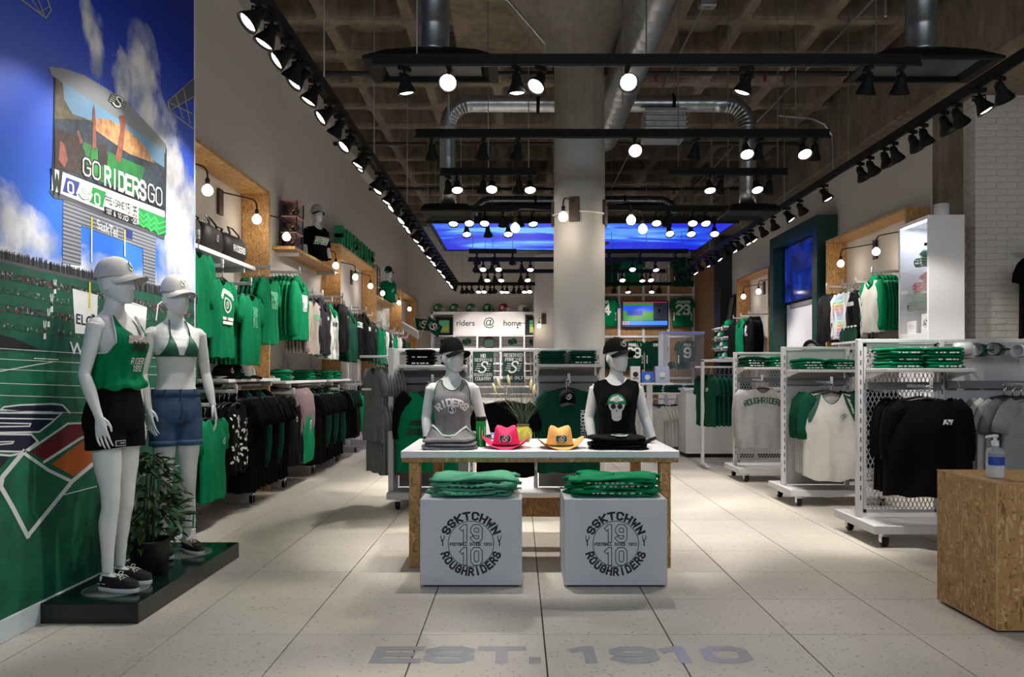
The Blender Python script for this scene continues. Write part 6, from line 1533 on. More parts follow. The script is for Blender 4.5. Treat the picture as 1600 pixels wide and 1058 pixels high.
mpoly([(80, 725), (127, 690), (152, 676), (165, 690), (148, 720), (114, 744)], mat('printed_orange_wedge', 'b4581a', .6, vary=.2, vscale=10), 'wedge_print', 3)
# banner and club words
for p in ([(113, 452), (152, 462), (150, 523), (117, 520)], [(176, 474), (200, 473), (228, 482), (224, 536), (176, 524)]):
    mpoly(p, wp, 'banner_print', 4)
b = MB()
def mtext(s, x0, y0, x1, y1, h, l=6, font=False, wd=.16, ww=None):
    n = len(s); L = x1 - x0
    fn = lambda u, v: mu(x0 + u * L, y0 + u * (y1 - y0) - v * h, l)
    if font: font_text(b, s, 1.0, lambda u, v: fn(u / (n * .55), v), 0, bold=.018, align='LEFT')
    else:
        for i, ch in enumerate(s):
            for st in G.get(ch.upper(), []):
                strip(b, *ribbon([(x / 4 * .75, y / 6) for x, y in st], wd), lambda u, v: fn((i + u) / n, v), 0)
mtext('ELCO', 117, 505, 152, 512, 22, 6, True); mtext('ountry', 176, 512, 222, 522, 20, 6, True)
b.obj('banner_lettering', navy, mural)
b = MB(); mtext('We', 108, 552, 132, 556, 26, 6, True); mtext('Country', 186, 560, 236, 566, 18, 6, True); b.obj('club_lettering', wp, mural, kind='stuff')
b = MB()
for p in ([(113, 452), (152, 462)], [(113, 452), (117, 520), (150, 523)], [(176, 472), (200, 471), (228, 481), (224, 537), (176, 525)]): mline(p, 1.6, 5)
mline([(243, 500), (246, 476), (256, 468)], 2, 5)
b.obj('banner_outline', wp, mural)
# scoreboard
sb = MB()
mpoly([(75, 104), (100, 107), (130, 117), (172, 142), (210, 172), (240, 205), (258, 225), (258, 240), (80, 118)], steelp, 'scoreboard_roof_print', 4)
mpoly([(75, 104), (84, 118), (82, 240), (78, 300), (258, 368), (260, 235), (258, 225), (190, 165)], sil, 'scoreboard_frame_print', 3)
mpoly([(76, 298), (84, 310), (100, 312), (256, 375), (257, 366), (78, 297)], steeld, 'scoreboard_base_print', 4)
stripe = bpy.data.materials.new('printed_louvres'); stripe.use_nodes = True; nt = stripe.node_tree; wv = nt.nodes.new('ShaderNodeTexWave'); wv.bands_direction = 'Z'; wv.inputs['Scale'].default_value = 14; tcn = nt.nodes.new('ShaderNodeTexCoord'); nt.links.new(tcn.outputs['Object'], wv.inputs['Vector']); rp = ramp(nt, [(.3, '4b505a'), (.6, '8a9099')]); nt.links.new(wv.outputs['Fac'], rp.inputs['Fac']); nt.links.new(rp.outputs['Color'], nt.nodes['Principled BSDF'].inputs['Base Color'])
mpoly([(98, 312), (126, 322), (126, 415), (97, 410)], stripe, 'scoreboard_leg_print', 3); mpoly([(223, 358), (243, 366), (242, 446), (223, 441)], stripe, 'scoreboard_leg_print', 3); mpoly([(126, 318), (223, 356), (223, 388), (126, 352)], stripe, 'scoreboard_beam_print', 3)
mpoly([(86, 121), (256, 234), (256, 320), (84, 262)], mat('screen_sky_print', '6f9fc4', .6), 'screen_sky_print', 5)
mpoly([(86, 121), (97, 130), (99, 155), (112, 178), (140, 188), (84, 185)], mat('screen_roof_print', '5d5340', .6, vary=.4, vscale=20), 'screen_stand_print', 6)
mpoly([(84, 185), (140, 188), (256, 262), (256, 322), (84, 264)], mat('screen_stands_print', '1d3346', .6, vary=.7, vscale=26), 'screen_crowd_print', 6)
mpoly([(140, 186), (165, 185), (195, 200), (222, 225), (240, 255), (200, 240), (150, 205)], mat('screen_sunlit_print', 'b98a5c', .6, vary=.4, vscale=24), 'screen_stand_print', 7)
mpoly([(130, 222), (165, 236), (225, 262), (215, 305), (140, 278), (125, 240)], mat('screen_field_print', '1c7a3c', .6, vary=.3, vscale=12), 'screen_field_print', 7)
mpoly([(84, 200), (100, 205), (122, 215), (132, 240), (135, 276), (84, 262)], mat('screen_fans_print', '2a1a1c', .6, vary=.8, vscale=30), 'screen_fans_print', 8)
skin = mat('printed_skin', '8a4d3c', .6, vary=.3, vscale=20)
for p in ([(142, 232), (149, 233), (148, 195), (147, 175), (145, 162), (143, 178), (143, 200)], [(178, 248), (186, 255), (191, 230), (195, 190), (192, 180), (185, 181), (187, 200), (183, 225)], [(90, 250), (99, 262), (104, 250), (99, 225), (92, 220)], [(118, 205), (124, 225), (128, 222), (121, 203)]): mpoly(p, skin, 'screen_fan_arm_print', 9)
mpoly([(140, 235), (150, 230), (175, 246), (187, 258), (184, 282), (140, 268)], mat('printed_fan_shirt', '1f8a3f', .6, vary=.3, vscale=12), 'screen_fan_print', 9)
mpoly([(151, 228), (157, 224), (163, 228), (167, 245), (165, 262), (152, 255)], mat('printed_hair', '2a1c1c', .6), 'screen_fan_print', 10)
b = MB(); mtext('GO', 128, 272, 158, 283, 26, 12, wd=.11); mtext('RIDERS', 162, 287, 228, 313, 26, 12, wd=.24); mtext('GO', 230, 313, 254, 323, 26, 12, wd=.11); b.obj('screen_lettering', wp, mural)
b = MB(); mtext('GO', 128, 272, 158, 283, 26, 11, wd=.3); mtext('GO', 230, 313, 254, 323, 26, 11, wd=.3); b.obj('screen_lettering_fill', sil, mural)
mpoly([(79, 262), (256, 330), (256, 367), (79, 297)], wp, 'score_strip_print', 8)
mpoly([(102, 277), (123, 285), (118, 307), (96, 299)], mat('printed_score_blue', '1b2f78', .6), 'score_box_print', 9); mpoly([(143, 292), (164, 300), (159, 325), (138, 316)], mat('printed_score_green', '10863f', .6), 'score_box_print', 9)
mpoly([(215, 324), (256, 340), (256, 367), (215, 352)], mat('printed_score_green', '10863f', .6), 'score_pattern_print', 9)
mpoly([(161, 322), (213, 342), (213, 352), (161, 333)], sil, 'score_box_print', 9)
b = MB(); mtext('W', 81, 296, 97, 302, 30, 12, wd=.3); mtext('PRE-GAME', 163, 316, 193, 328, 10, 12, wd=.12); mtext('15:35', 194, 331, 213, 339, 14, 12, wd=.12); b.obj('score_lettering', sil, mural)
b = MB(); mtext('0', 104, 300, 115, 304, 16, 12, wd=.2); mtext('0', 146, 318, 156, 322, 16, 12, wd=.2); mtext('1ST & 10', 164, 333, 188, 342, 7, 12, wd=.18); mtext('%0', 190, 343, 199, 346, 7, 12, wd=.18); mtext('-20', 203, 347, 212, 351, 7, 12, wd=.18); b.obj('score_digits', wp, mural)
b = MB(); zz = MB()
for q in range(3): mline([(216, 331 + q * 8), (222, 339 + q * 8), (228, 334 + q * 8), (234, 345 + q * 8), (240, 339 + q * 8), (246, 350 + q * 8), (256, 346 + q * 8)], 2.2, 10)
b.obj('score_zigzag', mat('printed_light_green', '35b45a', .6), mural)
for (cx, cy, w_, kk) in ((182, 159, 26, 'field'), (130, 303, 24, None)):
    b = MB(); f = lambda u, v, l=0: mu(cx + u, cy + u * .55 - v, 11 + l); s_logo(b, w_, f, D_DG if kk else D_W, D_W if kk else D_G, D_DG if kk else D_G, D_W); decal(b, 'crest_print', mural)
b = MB(); mtext('SaskTel', 150, 357, 192, 376, 22, 6, True); b.obj('beam_lettering', mat('printed_grey_lettering', 'c3c8ce', .6), mural)
mpoly([(193, 356), (206, 361), (206, 375), (193, 370)], mat('printed_score_blue', '1b2f78', .6), 'beam_square_print', 6)
b = MB(); mline([(142, 340), (142, 408)], 2.0, 6); mline([(194, 360), (194, 400)], 2.0, 6); b.obj('goal_post_print', wp, mural)
b = MB(); mline([(142, 340), (142, 358)], 2.0, 7); mline([(194, 360), (194, 375)], 2.0, 7); mline([(139, 442), (139, 480)], 2.6, 7); mline([(191, 462), (191, 520)], 1.6, 7); b.obj('goal_post_print', mat('printed_yellow', 'cfc64a', .6), mural)
# roof trusses
b = MB()
for p in ([(33, 0), (71, 28), (79, 16), (70, -8)], [(46, -4), (62, 20)], [(56, -6), (68, 24)], [(60, 20), (76, 10)], [(262, 158), (304, 121)], [(262, 158), (264, 174), (304, 203)], [(266, 172), (304, 150)], [(274, 150), (285, 185)], [(286, 138), (296, 192)], [(263, 160), (300, 178)]): mline(p, 2.4 if len(p) > 2 else 1.6, 4)
b.obj('roof_truss_print', steelp, mural, kind='stuff')
mpoly([(265, 158), (304, 124), (304, 152), (266, 172)], steeld, 'roof_print', 3)
# ------------------------------------------------------------------ the centre table and the cubes
t = thing('display_table', 'chipboard table with a white top in the middle of the shop', 'table', (-.775, 5.10, 0))
TW, TD = 1.835, .97
MB().bbox(0, TW, 0, TD, TT - .045, TT, .003).obj('table_top', white, t)
MB().bbox(.005, TW - .005, .005, TD - .005, TT - .075, TT - .045, .002).obj('board_edge', osb_d, t)
for x, y in ((.05, .03), (TW - .125, .03), (.12, TD - .13), (TW - .195, TD - .13)): MB().bbox(x, x + .075, y, y + .075, 0, TT - .075, .003).obj('leg', osb, t)
MB().bbox(.12, TW - .12, TD - .20, TD - .165, .20, .345, .003).obj('stretcher', osb_d, t)
cube_m = mat('white_cube_laminate', 'c2c5cb', .4)
ink = mat('black_vinyl_print', '0d0d10', .5)
def cube(x0, x1, y0, y1, h, label):
    t = thing('display_cube', label, 'display cube', ((x0 + x1) / 2, y0, 0)); w_ = (x1 - x0) / 2
    MB().bbox(-w_, w_, 0, y1 - y0, .012, h, .003).obj('cube_body', cube_m, t); MB().box(-w_ + .02, w_ - .02, .02, y1 - y0 - .02, 0, .012).obj('plinth', black, t)
    b = MB(); cz = .262; y = -.0008; f = front_fn(0, y, cz)
    ring2(b, .137, .004, f, 0, 64)
    stroke_text(b, 'SSKTCHWN', .041, .0122, arc_fn(0, cz, .148, y), ww=.68, sp=.62, step=.015)
    stroke_text(b, 'ROUGHRIDERS', .041, .0122, arc_fn(0, cz, .188, y, False), ww=.66, sp=.62, step=.015)
    for s, dz in (('19', .02), ('10', -.118)):
        for i, ch in enumerate(s):
            for st in G[ch]:
                vs, fs = ribbon([(-.062 + i * .071 + px / 4 * .048, dz + pz / 6 * .086) for px, pz in st], .0255); strip(b, vs, fs, lambda u, v: f(u, v, 1), 0)
                vs, fs = ribbon([(-.062 + i * .071 + px / 4 * .048, dz + pz / 6 * .086) for px, pz in st], .0160); strip(b, vs, fs, lambda u, v: f(u, v, 2), 1)
    stroke_text(b, 'FOOTBALL SINCE 1910', .0155, .0040, lambda u, v: f(u, v - .010), ww=.68, sp=.27)
    for s in (-1, 1):
        for st in ([(0, -.03), (0, .0)], [(-.010, .028), (-.009, .010), (0, 0), (.009, .010), (.010, .028)], [(0, .0), (-.006, -.002)]):
            vs, fs = ribbon([(s * .171 + x, .02 + z) for x, z in st], .007 if len(st) < 5 else .005); b.add([f(u, v) for u, v in vs], fs, 0)
    b.obj('round_crest_print', [ink, cube_m], t)
cube(-.592, .022, 4.66, 5.16, .530, 'white cube with a round black crest under a heap of mint green shirts')
cube(.276, .896, 4.66, 5.16, .530, 'white cube with a round black crest under a heap of kelly green shirts')
def heap(x, y, z, n, w_, d, m, labs, grp, seed, pcol):
    rnd = random.Random(seed); zz = z
    for i in range(n):
        me = folded_mesh(w_ * rnd.uniform(.92, 1.06), d * rnd.uniform(.9, 1.05), .022, m, seed * 10 + i, 14, 1.7)
        o = place(me, 'folded_shirt', None, (x + rnd.uniform(-.025, .025), y + rnd.uniform(-.02, .02), zz), R(rnd.uniform(-6, 6)), labs[1] if i == n - 1 else f'{labs[0]}, {ORD[i]} from bottom', 'folded shirt', None if i == n - 1 else grp)
        b = MB()
        if i in (1, 3, n - 2):
            u = -w_ * .3
            while u < w_ * .3:
                wd = rnd.uniform(.012, .028); b.add([(u, -d * .525, .006), (u + wd, -d * .525, .006), (u + wd, -d * .535, .016), (u, -d * .535, .016)], [(0, 1, 2, 3)], pcol); u += wd + rnd.uniform(.008, .03)
            decal(b, 'folded_print', o, kind='stuff')
        # a sleeve or hem pulled loose
        s = MB(); sd = 1 if i % 2 else -1
        s.tube([(sd * w_ * .42, -.05, .014), (sd * w_ * .5, -.02 + .05 * rnd.random(), .016), (sd * w_ * .57, .03, .004)], [.02, .03, .022], 8, flat=.5)
        s.obj('loose_sleeve', m, o, True)
        zz += .0195
    return zz
heap(-.285, 4.90, .530, 6, .50, .37, C_MG, ('mint green shirt lying in the heap on the mural-side cube', 'mint green shirt lying on top of the heap on its cube'), 'mint green shirts heaped on a cube', 3, D_K)
heap(.585, 4.90, .530, 6, .51, .37, C_KG, ('kelly green shirt lying in the heap on the counter-side cube', 'kelly green shirt lying on top of the heap on its cube'), 'kelly green shirts heaped on a cube', 4, D_S)
# folded tanks and skull shirts on the table
def flat_shirt(x, y, z, w_, d, h, m, label, grp, rz, pr=None, trim=None, seed=1):
    o = place(folded_mesh(w_, d, h, m, seed, 12, .8), 'folded_shirt', None, (x, y, z), rz, label, 'folded shirt', grp)
    if trim:
        ridge = [(-.165, .10, .03), (-.14, .05, .075), (-.115, .0, .115), (-.085, -.03, .095), (-.045, -.05, .055), (0, -.055, .045), (.05, -.045, .055), (.085, -.02, .085), (.115, .02, .105), (.14, .06, .07), (.175, .10, .03)]
        c = MB(); n = len(ridge); vs = [(x_ * 1.02, y_ - .075 - .02 * math.sin(i * 1.7), .022) for i, (x_, y_, z_) in enumerate(ridge)] + [(x_, y_ - .03, z_ * .62 + .008) for x_, y_, z_ in ridge] + ridge + [(x_ * .98, y_ + .03, z_ * .7) for x_, y_, z_ in ridge] + [(x_, y_ + .07, .02) for x_, y_, z_ in ridge]
        c.add(vs, [(j * n + i, j * n + i + 1, (j + 1) * n + i + 1, (j + 1) * n + i) for j in range(4) for i in range(n - 1)]); c.obj('bunched_neckline', m, o, True)
        b = MB(); b.tube(ridge, .007, 6, 0); b.tube([(x_, y_ - .012, z_ - .006) for x_, y_, z_ in ridge], .006, 6, 1)
        b.obj('neck_binding', [mat('trim_green', '0a5a40', .7), mat('trim_white', 'd4d4d2', .7)], o, True)
    if pr: decal(pr, 'printed_graphic', o)
    return o
for i in range(3):
    b = None
    if i == 2:
        b = MB(); stroke_text(b, 'RIDERS', .04, .012, lambda u, v: ((.2 + v) * math.sin(u / .2), -.04 + (.2 + v) * math.cos(u / .2) - .2, .040), D_W, ww=.7, sp=.35, step=.02); ring2(b, .022, .004, lambda u, v: (u, -.095 + v, .040), D_W); disc2(b, .02, lambda u, v: (u, -.095 + v, .0395), D_DG)
    flat_shirt(-.475 + .015 * (i % 2), 5.335, TT + .022 * i, .34 + .02 * (2 - i), .36, .030 if i == 2 else .022, C_GY, 'heather grey tank top folded on top before the grey bust' if i == 2 else f'heather grey tank top folded underneath before the grey bust, {ORD[i]} from bottom', None if i == 2 else 'folded grey tank tops', R(4 - 3 * i), b, i == 2, i + 1)
for i in range(4):
    b = None
    if i == 3:
        b = MB(); f0 = lambda u, v, l=0: (u + .02, -.07 + v, .034 + l * .0006); skull(b, f0, 1.0)
    flat_shirt(.70 - .03 * (i % 2), 5.34, TT + .019 * i, .38, .36, .026 if i == 3 else .019, C_BK, 'black skull shirt folded on top before the skull-shirt bust' if i == 3 else f'black skull shirt folded underneath before the bust, {ORD[i]} from bottom', None if i == 3 else 'folded black skull shirts', R(3 * i - 9), b, None, i + 5)
def cowboy(x, y, rz, m, band, label, field, letter):
    t = thing('cowboy_hat', label, 'hat', (x, y, TT), rz)
    b = MB(); n = 32; rs = []
    for s, e in ((.56, 0), (.75, .3), (.9, .7), (1.0, 1.0), (1.01, 1.02)):
        rs.append([(.165 * s * math.cos(2 * PI * k / n), .185 * s * math.sin(2 * PI * k / n), .012 + .066 * e * abs(math.cos(2 * PI * k / n)) ** 2.2 - .010 * e * abs(math.sin(2 * PI * k / n)) ** 3) for k in range(n)])
    b.rings(rs, False); b.rings([[(x_, y_, z_ - .005) for x_, y_, z_ in r] for r in rs[::-1]], False)
    b.obj('hat_brim', m, t, True)
    b = MB(); rs = []
    for z, s in ((.010, 1.0), (.04, .97), (.08, .90), (.11, .80), (.130, .66), (.128, .45), (.112, .22), (.106, .02)):
        rs.append([(.094 * s * math.cos(2 * PI * k / n), .108 * s * math.sin(2 * PI * k / n) - .0, z + (.024 * abs(math.cos(2 * PI * k / n)) * (1 if .3 < s < .85 else .3 if s < .3 else 0)) - (.020 * max(0, -math.sin(2 * PI * k / n)) ** 3 if s < .85 else 0)) for k in range(n)])
    b.rings(rs, False); b.obj('hat_crown', m, t, True)
    MB().rings([[(.0965 * s * math.cos(2 * PI * k / n), .1105 * s * math.sin(2 * PI * k / n), z) for k in range(n)] for z, s in ((.014, 1.0), (.027, .995))], False).obj('hat_band', band, t, True)
    b = MB(); f = lambda u, v, l=0: (u, -.1085 * .915 - .004 + (.11 - .11 * math.sqrt(1 - (u / .1) ** 2)) + .22 * v * .5 - l * .0008, .068 + v)
    for l, (w2, h2), mi in ((0, (.040, .024), D_W), (1, (.037, .021), field)):
        b.add([f(x_, z_, l) for x_, z_ in ((-w2, -h2 * .6), (-w2 * .8, -h2), (0, -h2), (w2 * .8, -h2), (w2, -h2 * .6), (w2, h2 * .6), (w2 * .8, h2), (0, h2), (-w2 * .8, h2), (-w2, h2 * .6))], [tuple(range(10))], mi)
    s_logo(b, .056, lambda u, v, l=0: f(u, v, 2 + l), None, letter, D_K, letter); decal(b, 'hat_patch', t)
cowboy(-.085, 5.36, R(-3), mat('hot_pink_felt', 'd8125c', .7, bump=.08, bscale=200), black, 'hot pink cowboy hat with a black patch on the table', D_K, D_W)
cowboy(.285, 5.34, R(4), mat('straw_yellow_felt', 'd9a35a', .8, vary=.1, vscale=60, bump=.1, bscale=220), mat('hat_green_band', '2c4a22', .7), 'straw yellow cowboy hat with a green patch on the table', D_DG, D_W)
# green bottle
t = thing('drink_bottle', 'bright green plastic bottle with a black lid beside the grey bust', 'bottle', (-.262, 5.42, TT))
MB().lathe([(.001, 0), (.032, .0), (.036, .006), (.036, .165), (.033, .18), (.001, .185)], 20).obj('bottle_body', mat('clear_green_plastic', '17b04a', .15, trans=.35), t, smooth=True)
MB().lathe([(.036, .178), (.039, .182), (.039, .205), (.036, .21), (.001, .212)], 20).obj('bottle_lid', black, t, smooth=True)
b = MB(); f = lambda u, v, l=0: (.0366 * math.sin(u / .0366 + .3), -.0366 * math.cos(u / .0366 + .3), .10 + v)
for st in ([(-.018, .04), (.018, .04), (.018, -.05), (-.018, -.05), (-.018, .04)], [(-.018, -.005), (.018, -.005)], [(-.018, .018), (.018, .018)], [(0, .018), (0, -.05)]):
    vs, fs = ribbon(st, .003); b.add([f(u, v) for u, v in vs], fs, D_W)
decal(b, 'bottle_print', t)
# planter with grass
t = thing('grass_planter', 'round yellow glass pot of green grass with pale plumes behind the pink hat', 'plant', (.035, 5.80, TT))
MB().lathe([(.001, 0), (.045, .002), (.066, .03), (.072, .06), (.062, .095), (.042, .115), (.040, .128), (.046, .132), (.036, .132), (.036, .11), (.001, .10)], 22).obj('glass_pot', mat('yellow_green_glass', 'b8b84a', .15, vary=.3, vscale=30), t, smooth=True)
MB().lathe([(.044, .118), (.047, .122), (.047, .134), (.040, .136)], 18).obj('pot_rim', mat('brown_glaze', '5a4228', .4), t, smooth=True)
b = MB(); rnd = random.Random(11)
for k in range(150):
    a = rnd.uniform(0, 2 * PI); L = rnd.uniform(.16, .34); ln = rnd.uniform(.1, .85); r0 = rnd.uniform(0, .03); dx, dy = math.cos(a), math.sin(a) * .6
    pts = [(r0 * dx, r0 * dy, .12)] + [(r0 * dx + dx * ln * L * q ** 1.5, r0 * dy + dy * ln * L * q ** 1.5, .12 + L * (q - .42 * ln * q * q)) for q in (.3, .6, .85, 1)]
    nx, ny = -dy * .0022, dx * .0022 + .0012
    vs = []
    for i, p in enumerate(pts): w_ = 1 - i / 4.2; vs += [(p[0] - nx * w_ - .0012 * w_, p[1] - ny * w_, p[2]), (p[0] + nx * w_ + .0012 * w_, p[1] + ny * w_, p[2])]
    b.add(vs, [(2 * i, 2 * i + 1, 2 * i + 3, 2 * i + 2) for i in range(4)])
o = b.obj('grass_blades', mat('dark_grass_green', '1d3a22', .6, vary=.3, vscale=30), t); o['kind'] = 'stuff'
for x, y, z in ((-.20, .0, .37), (-.10, -.0, .43), (.055, .02, .40), (.075, -.02, .36), (-.17, .02, .41)):
    s = MB().tube([(0, 0, .12), (x * .5, y * .5, .12 + (z - .12) * .6), (x, y, z)], .0018, 4).obj('plume_stalk', mat('straw_stalk', '8a8a4e', .7), t)
    MB().tube([(x, y, z - .01), (x + x * .06, y, z + .015), (x + x * .1, y, z + .045), (x + x * .14, y, z + .07)], [.005, .011, .011, .003], 8).obj('plume', mat('pale_plume', 'd6cf9a', .9), s, True)
t = thing('tablet_box', 'flat blue lit box behind the grass pot', 'box', (-.165, 5.98, TT)); MB().bbox(-.075, .075, -.01, .06, 0, .05, .004).obj('box_body', mat('blue_box_card', '2f62c8', .4), t); MB().box(-.06, .06, -.0115, -.0105, .012, .04).obj('box_label', mat('print_white', 'e8e8e6', .6), t)
# ------------------------------------------------------------------ chipboard counter and sanitiser
t = thing('chipboard_counter', 'chipboard counter block at the brick side of the shop front', 'counter', (2.365, 3.83, 0))
MB().bbox(0, 1.5, 0, .545, .018, .745, .002).obj('counter_body', osb, t); MB().box(.03, 1.47, .03, .51, 0, .018).obj('plinth', black, t)
e = MB()
for q in ((-.001, .004, -.001, .004, .016, .747), ): e.box(*q)
e.box(-.001, 1.5, -.001, .003, .742, .747); e.box(-.001, .003, 0, .545, .742, .747); e.box(-.001, 1.5, -.001, .002, .016, .020); e.box(-.001, .002, 0, .545, .016, .020)
e.obj('edge_band', mat('pale_edge_band', 'b89a72', .5), t)
t = thing('sanitizer_bottle', 'clear pump bottle of hand sanitizer with a blue label on the chipboard counter', 'bottle', (2.475, 4.02, .747))
MB().lathe([(.001, 0), (.040, 0), (.044, .006), (.044, .13), (.036, .15), (.016, .16), (.015, .172), (.001, .173)], 22).obj('bottle_body', mat('clear_bottle_plastic', 'e4ecee', .08, alpha=.28, spec=.6), t, smooth=True)
MB().lathe([(.001, .004), (.038, .004), (.040, .01), (.040, .075), (.001, .076)], 18).obj('gel', mat('clear_gel', 'dfe8ea', .1, alpha=.45), t, smooth=True)
MB().lathe([(.018, .165), (.018, .19), (.008, .195), (.007, .215), (.001, .216)], 14).obj('pump_collar', mat('frosted_white_plastic', 'd4d8d8', .4), t, smooth=True)
MB().tube([(.012, 0, .215), (-.01, 0, .217), (-.045, 0, .212), (-.05, 0, .205)], [.010, .009, .006, .005], 8).obj('pump_nozzle', mat('frosted_white_plastic', 'd4d8d8', .4), t, True)
b = MB(); n = 12
for z0, z1, rr_, mi in ((.068, .112, .0446, D_N), (.115, .13, .0446, D_GR)):
    vs = [(rr_ * math.sin(R(-75 + 150 * i / n)), -rr_ * math.cos(R(-75 + 150 * i / n)), z) for i in range(n + 1) for z in (z0, z1)]; b.add(vs, [(2 * i, 2 * i + 2, 2 * i + 3, 2 * i + 1) for i in range(n)], mi)
f = lambda u, v: (.0452 * math.sin(u / .045), -.0452 * math.cos(u / .045), .085 + v)
for k in range(3): vs, fs = ribbon([(-.03 + k * .01, .012 - k * .009), (.03, .012 - k * .009)], .003); b.add([f(u, v) for u, v in vs], fs, D_W)
b.obj('bottle_label', [m if m.name != 'print_navy' else mat('label_blue', '1740a0', .5) for m in decal_mats()], t)
# ------------------------------------------------------------------ plant between the mannequins
t = thing('potted_plant', 'bushy dark green potted plant standing between the two full mannequins', 'plant', (-2.19, 4.60, PZ + .001))
MB().lathe([(.001, 0), (.095, 0), (.10, .01), (.115, .19), (.12, .2), (.105, .2), (.10, .18), (.001, .17)], 20).obj('plant_pot', mat('black_plastic_pot', '0a0a0b', .4), t, smooth=True)
stem_m = mat('plant_stem', '2a2a18', .8)
for k in range(5):
    a = k * 1.26; MB().tube([(.02 * math.cos(a), .02 * math.sin(a), .17), (.03 * math.cos(a), .03 * math.sin(a), .4), (.02 * math.cos(a + .5), .02 * math.sin(a + .5), .62 + .07 * (k == 0))], [.007, .005, .003], 5).obj('stem', stem_m, t)
lf = MB(); lf.add([(0, 0, 0), (.014, .022, .004), (.012, .045, .002), (0, .07, -.008), (-.012, .045, .002), (-.014, .022, .004), (0, .022, -.002), (0, .045, -.004)], [(0, 1, 6), (0, 6, 5), (1, 2, 7, 6), (5, 6, 7, 4), (2, 3, 7), (4, 7, 3)])
lmes = [lf.mesh('leaf', mat(n, c, .45)) for n, c in (('leaf_dark', '16301c'), ('leaf_mid', '27462a'), ('leaf_olive', '3d4c26'))]
rnd = random.Random(8)
for k in range(280):
    z = rnd.uniform(.2, .70); prof = .19 * math.sin(min(1, (.74 - z) / .3) * PI / 2) * rnd.uniform(.3, 1); a = rnd.uniform(0, 2 * PI)
    place(lmes[k % 3], 'leaf', t, (prof * math.cos(a), prof * math.sin(a) , z), rot=(rnd.uniform(-.9, .5), rnd.uniform(-.4, .4), a - PI / 2 + rnd.uniform(-.6, .6)), scale=[rnd.uniform(1.0, 1.8)] * 3)
# ------------------------------------------------------------------ goods on the mural-side shelves
bagm = mat('black_bag_nylon', '101013', .55, bump=.3, bscale=50)
def duffel(x, y, z, rz, label, badge):
    t = thing('duffel_bag', label, 'bag', (x, y, z), rz)
    b = MB(); rs = []
    for i, yy in enumerate((-.25, -.235, -.15, 0, .15, .235, .25)):
        s = (.55, .92, 1.02, 1.0, 1.03, .9, .5)[i]
        rs.append([(.13 * s * math.copysign(abs(math.cos(a)) ** .7, math.cos(a)), yy, .13 + .13 * s * math.copysign(abs(math.sin(a)) ** .7, math.sin(a)) + .008 * math.sin(5 * a + i)) for a in [2 * PI * k / 18 for k in range(18)]])
    b.rings(rs); b.obj('bag_body', bagm, t, True)
    for s in (-1, 1): MB().tube([(s * .10, -.11, .20), (s * .09, -.10, .27), (s * .05, -.05, .33), (s * .05, .05, .33), (s * .09, .10, .27), (s * .10, .11, .20)], .011, 6, flat=.5).obj('bag_handle', bagm, t, True)
    MB().tube([(0, -.24, .262), (0, .24, .262)], .006, 5).obj('zip_strip', mat('dark_zip', '2c2c30', .4), t)
    b = MB(); s_logo(b, .09, lambda u, v, l=0: (.134 + l * .0008, u, .14 + v), None, D_W, D_K, D_W) if badge == 1 else stroke_text(b, 'RIDERS', .05, .014, lambda u, v: (.1345, .02 + u, .10 + v), D_W, ww=.7)
    decal(b, 'bag_print', t)
duffel(-2.80, 6.32, 2.34, 0, 'black duffel bag nearest the mural on the white shelf', 1)
duffel(-2.79, 6.83, 2.34, R(5), 'black duffel bag in the middle of the white shelf', 1)
duffel(-2.79, 7.36, 2.34, R(-3), 'black duffel bag with white lettering at the end of the white shelf', 2)
foot_m = mat('brown_football_leather', '5b2418', .55, bump=.2, bscale=160)
boxm = mat('maroon_display_box', '2e1216', .5); boxl = mat('pale_pink_box_lid', 'c79a9a', .5)
def football(parent, x, y, z, s=1.0, name='football', rot=None):
    b = MB(); rs = []
    for i in range(11):
        t = -1 + i / 5; r = .085 * s * max(.03, (1 - t * t)) ** .62; rs.append([(r * math.cos(2 * PI * k / 14), t * .14 * s, r * math.sin(2 * PI * k / 14)) for k in range(14)])
    b.rings(rs); o = b.obj(name, foot_m, parent, True, loc=(x, y, z))
    w_ = MB()
    for t in (-.55, .55):
        r = .085 * s * (1 - t * t) ** .62; w_.rings([[((r + .001 - abs(q) * .012) * math.cos(2 * PI * k / 14), t * .14 * s + q * .012, (r + .001) * math.sin(2 * PI * k / 14)) for k in range(14)] for q in (-1, 0, 1)], False)
    w_.obj('white_stripe', mat('print_white', 'e8e8e6', .6), o, True)
    if rot: o.rotation_euler = rot
    return o
def ballbox(x, y, z, lab):
    t = thing('football_box', lab, 'box', (x, y, z))
    b = MB(); b.bbox(-.1, .1, -.15, .15, 0, .015, .002); b.bbox(-.1, -.085, -.15, .15, .015, .19, .002)
    b.obj('box_tray', boxm, t); MB().bbox(-.1, .1, -.15, .15, .19, .205, .002).obj('box_lid', boxl, t)
    football(t, .01, -.07, .1, .62); football(t, .01, .075, .1, .62)
    MB().bbox(.085, .1, -.15, -.135, .015, .19, .002).obj('box_post', boxm, t); MB().bbox(.085, .1, .135, .15, .015, .19, .002).obj('box_post', boxm, t)
for k in range(3): ballbox(-2.87, 9.82 + .02 * k, 2.85 + .207 * k, ('bottom football display box in the stack beside the black-shirted bust', 'middle football display box in the stack beside the black-shirted bust', 'topmost football display box in the stack beside the black-shirted bust')[k])
for k in range(3): ballbox(-2.88, 15.45, 2.81 + .207 * k, ('bottom football display box in the stack beside the green-shirted bust', 'middle football display box in the stack beside the green-shirted bust', 'topmost football display box in the stack beside the green-shirted bust')[k])
t = thing('block_letter_sign', 'row of tall green block letters standing on the second chipboard portal', 'sign', (-2.86, 12.08, 3.29))
lg = mat('green_letter_paint', '007a48', .4)
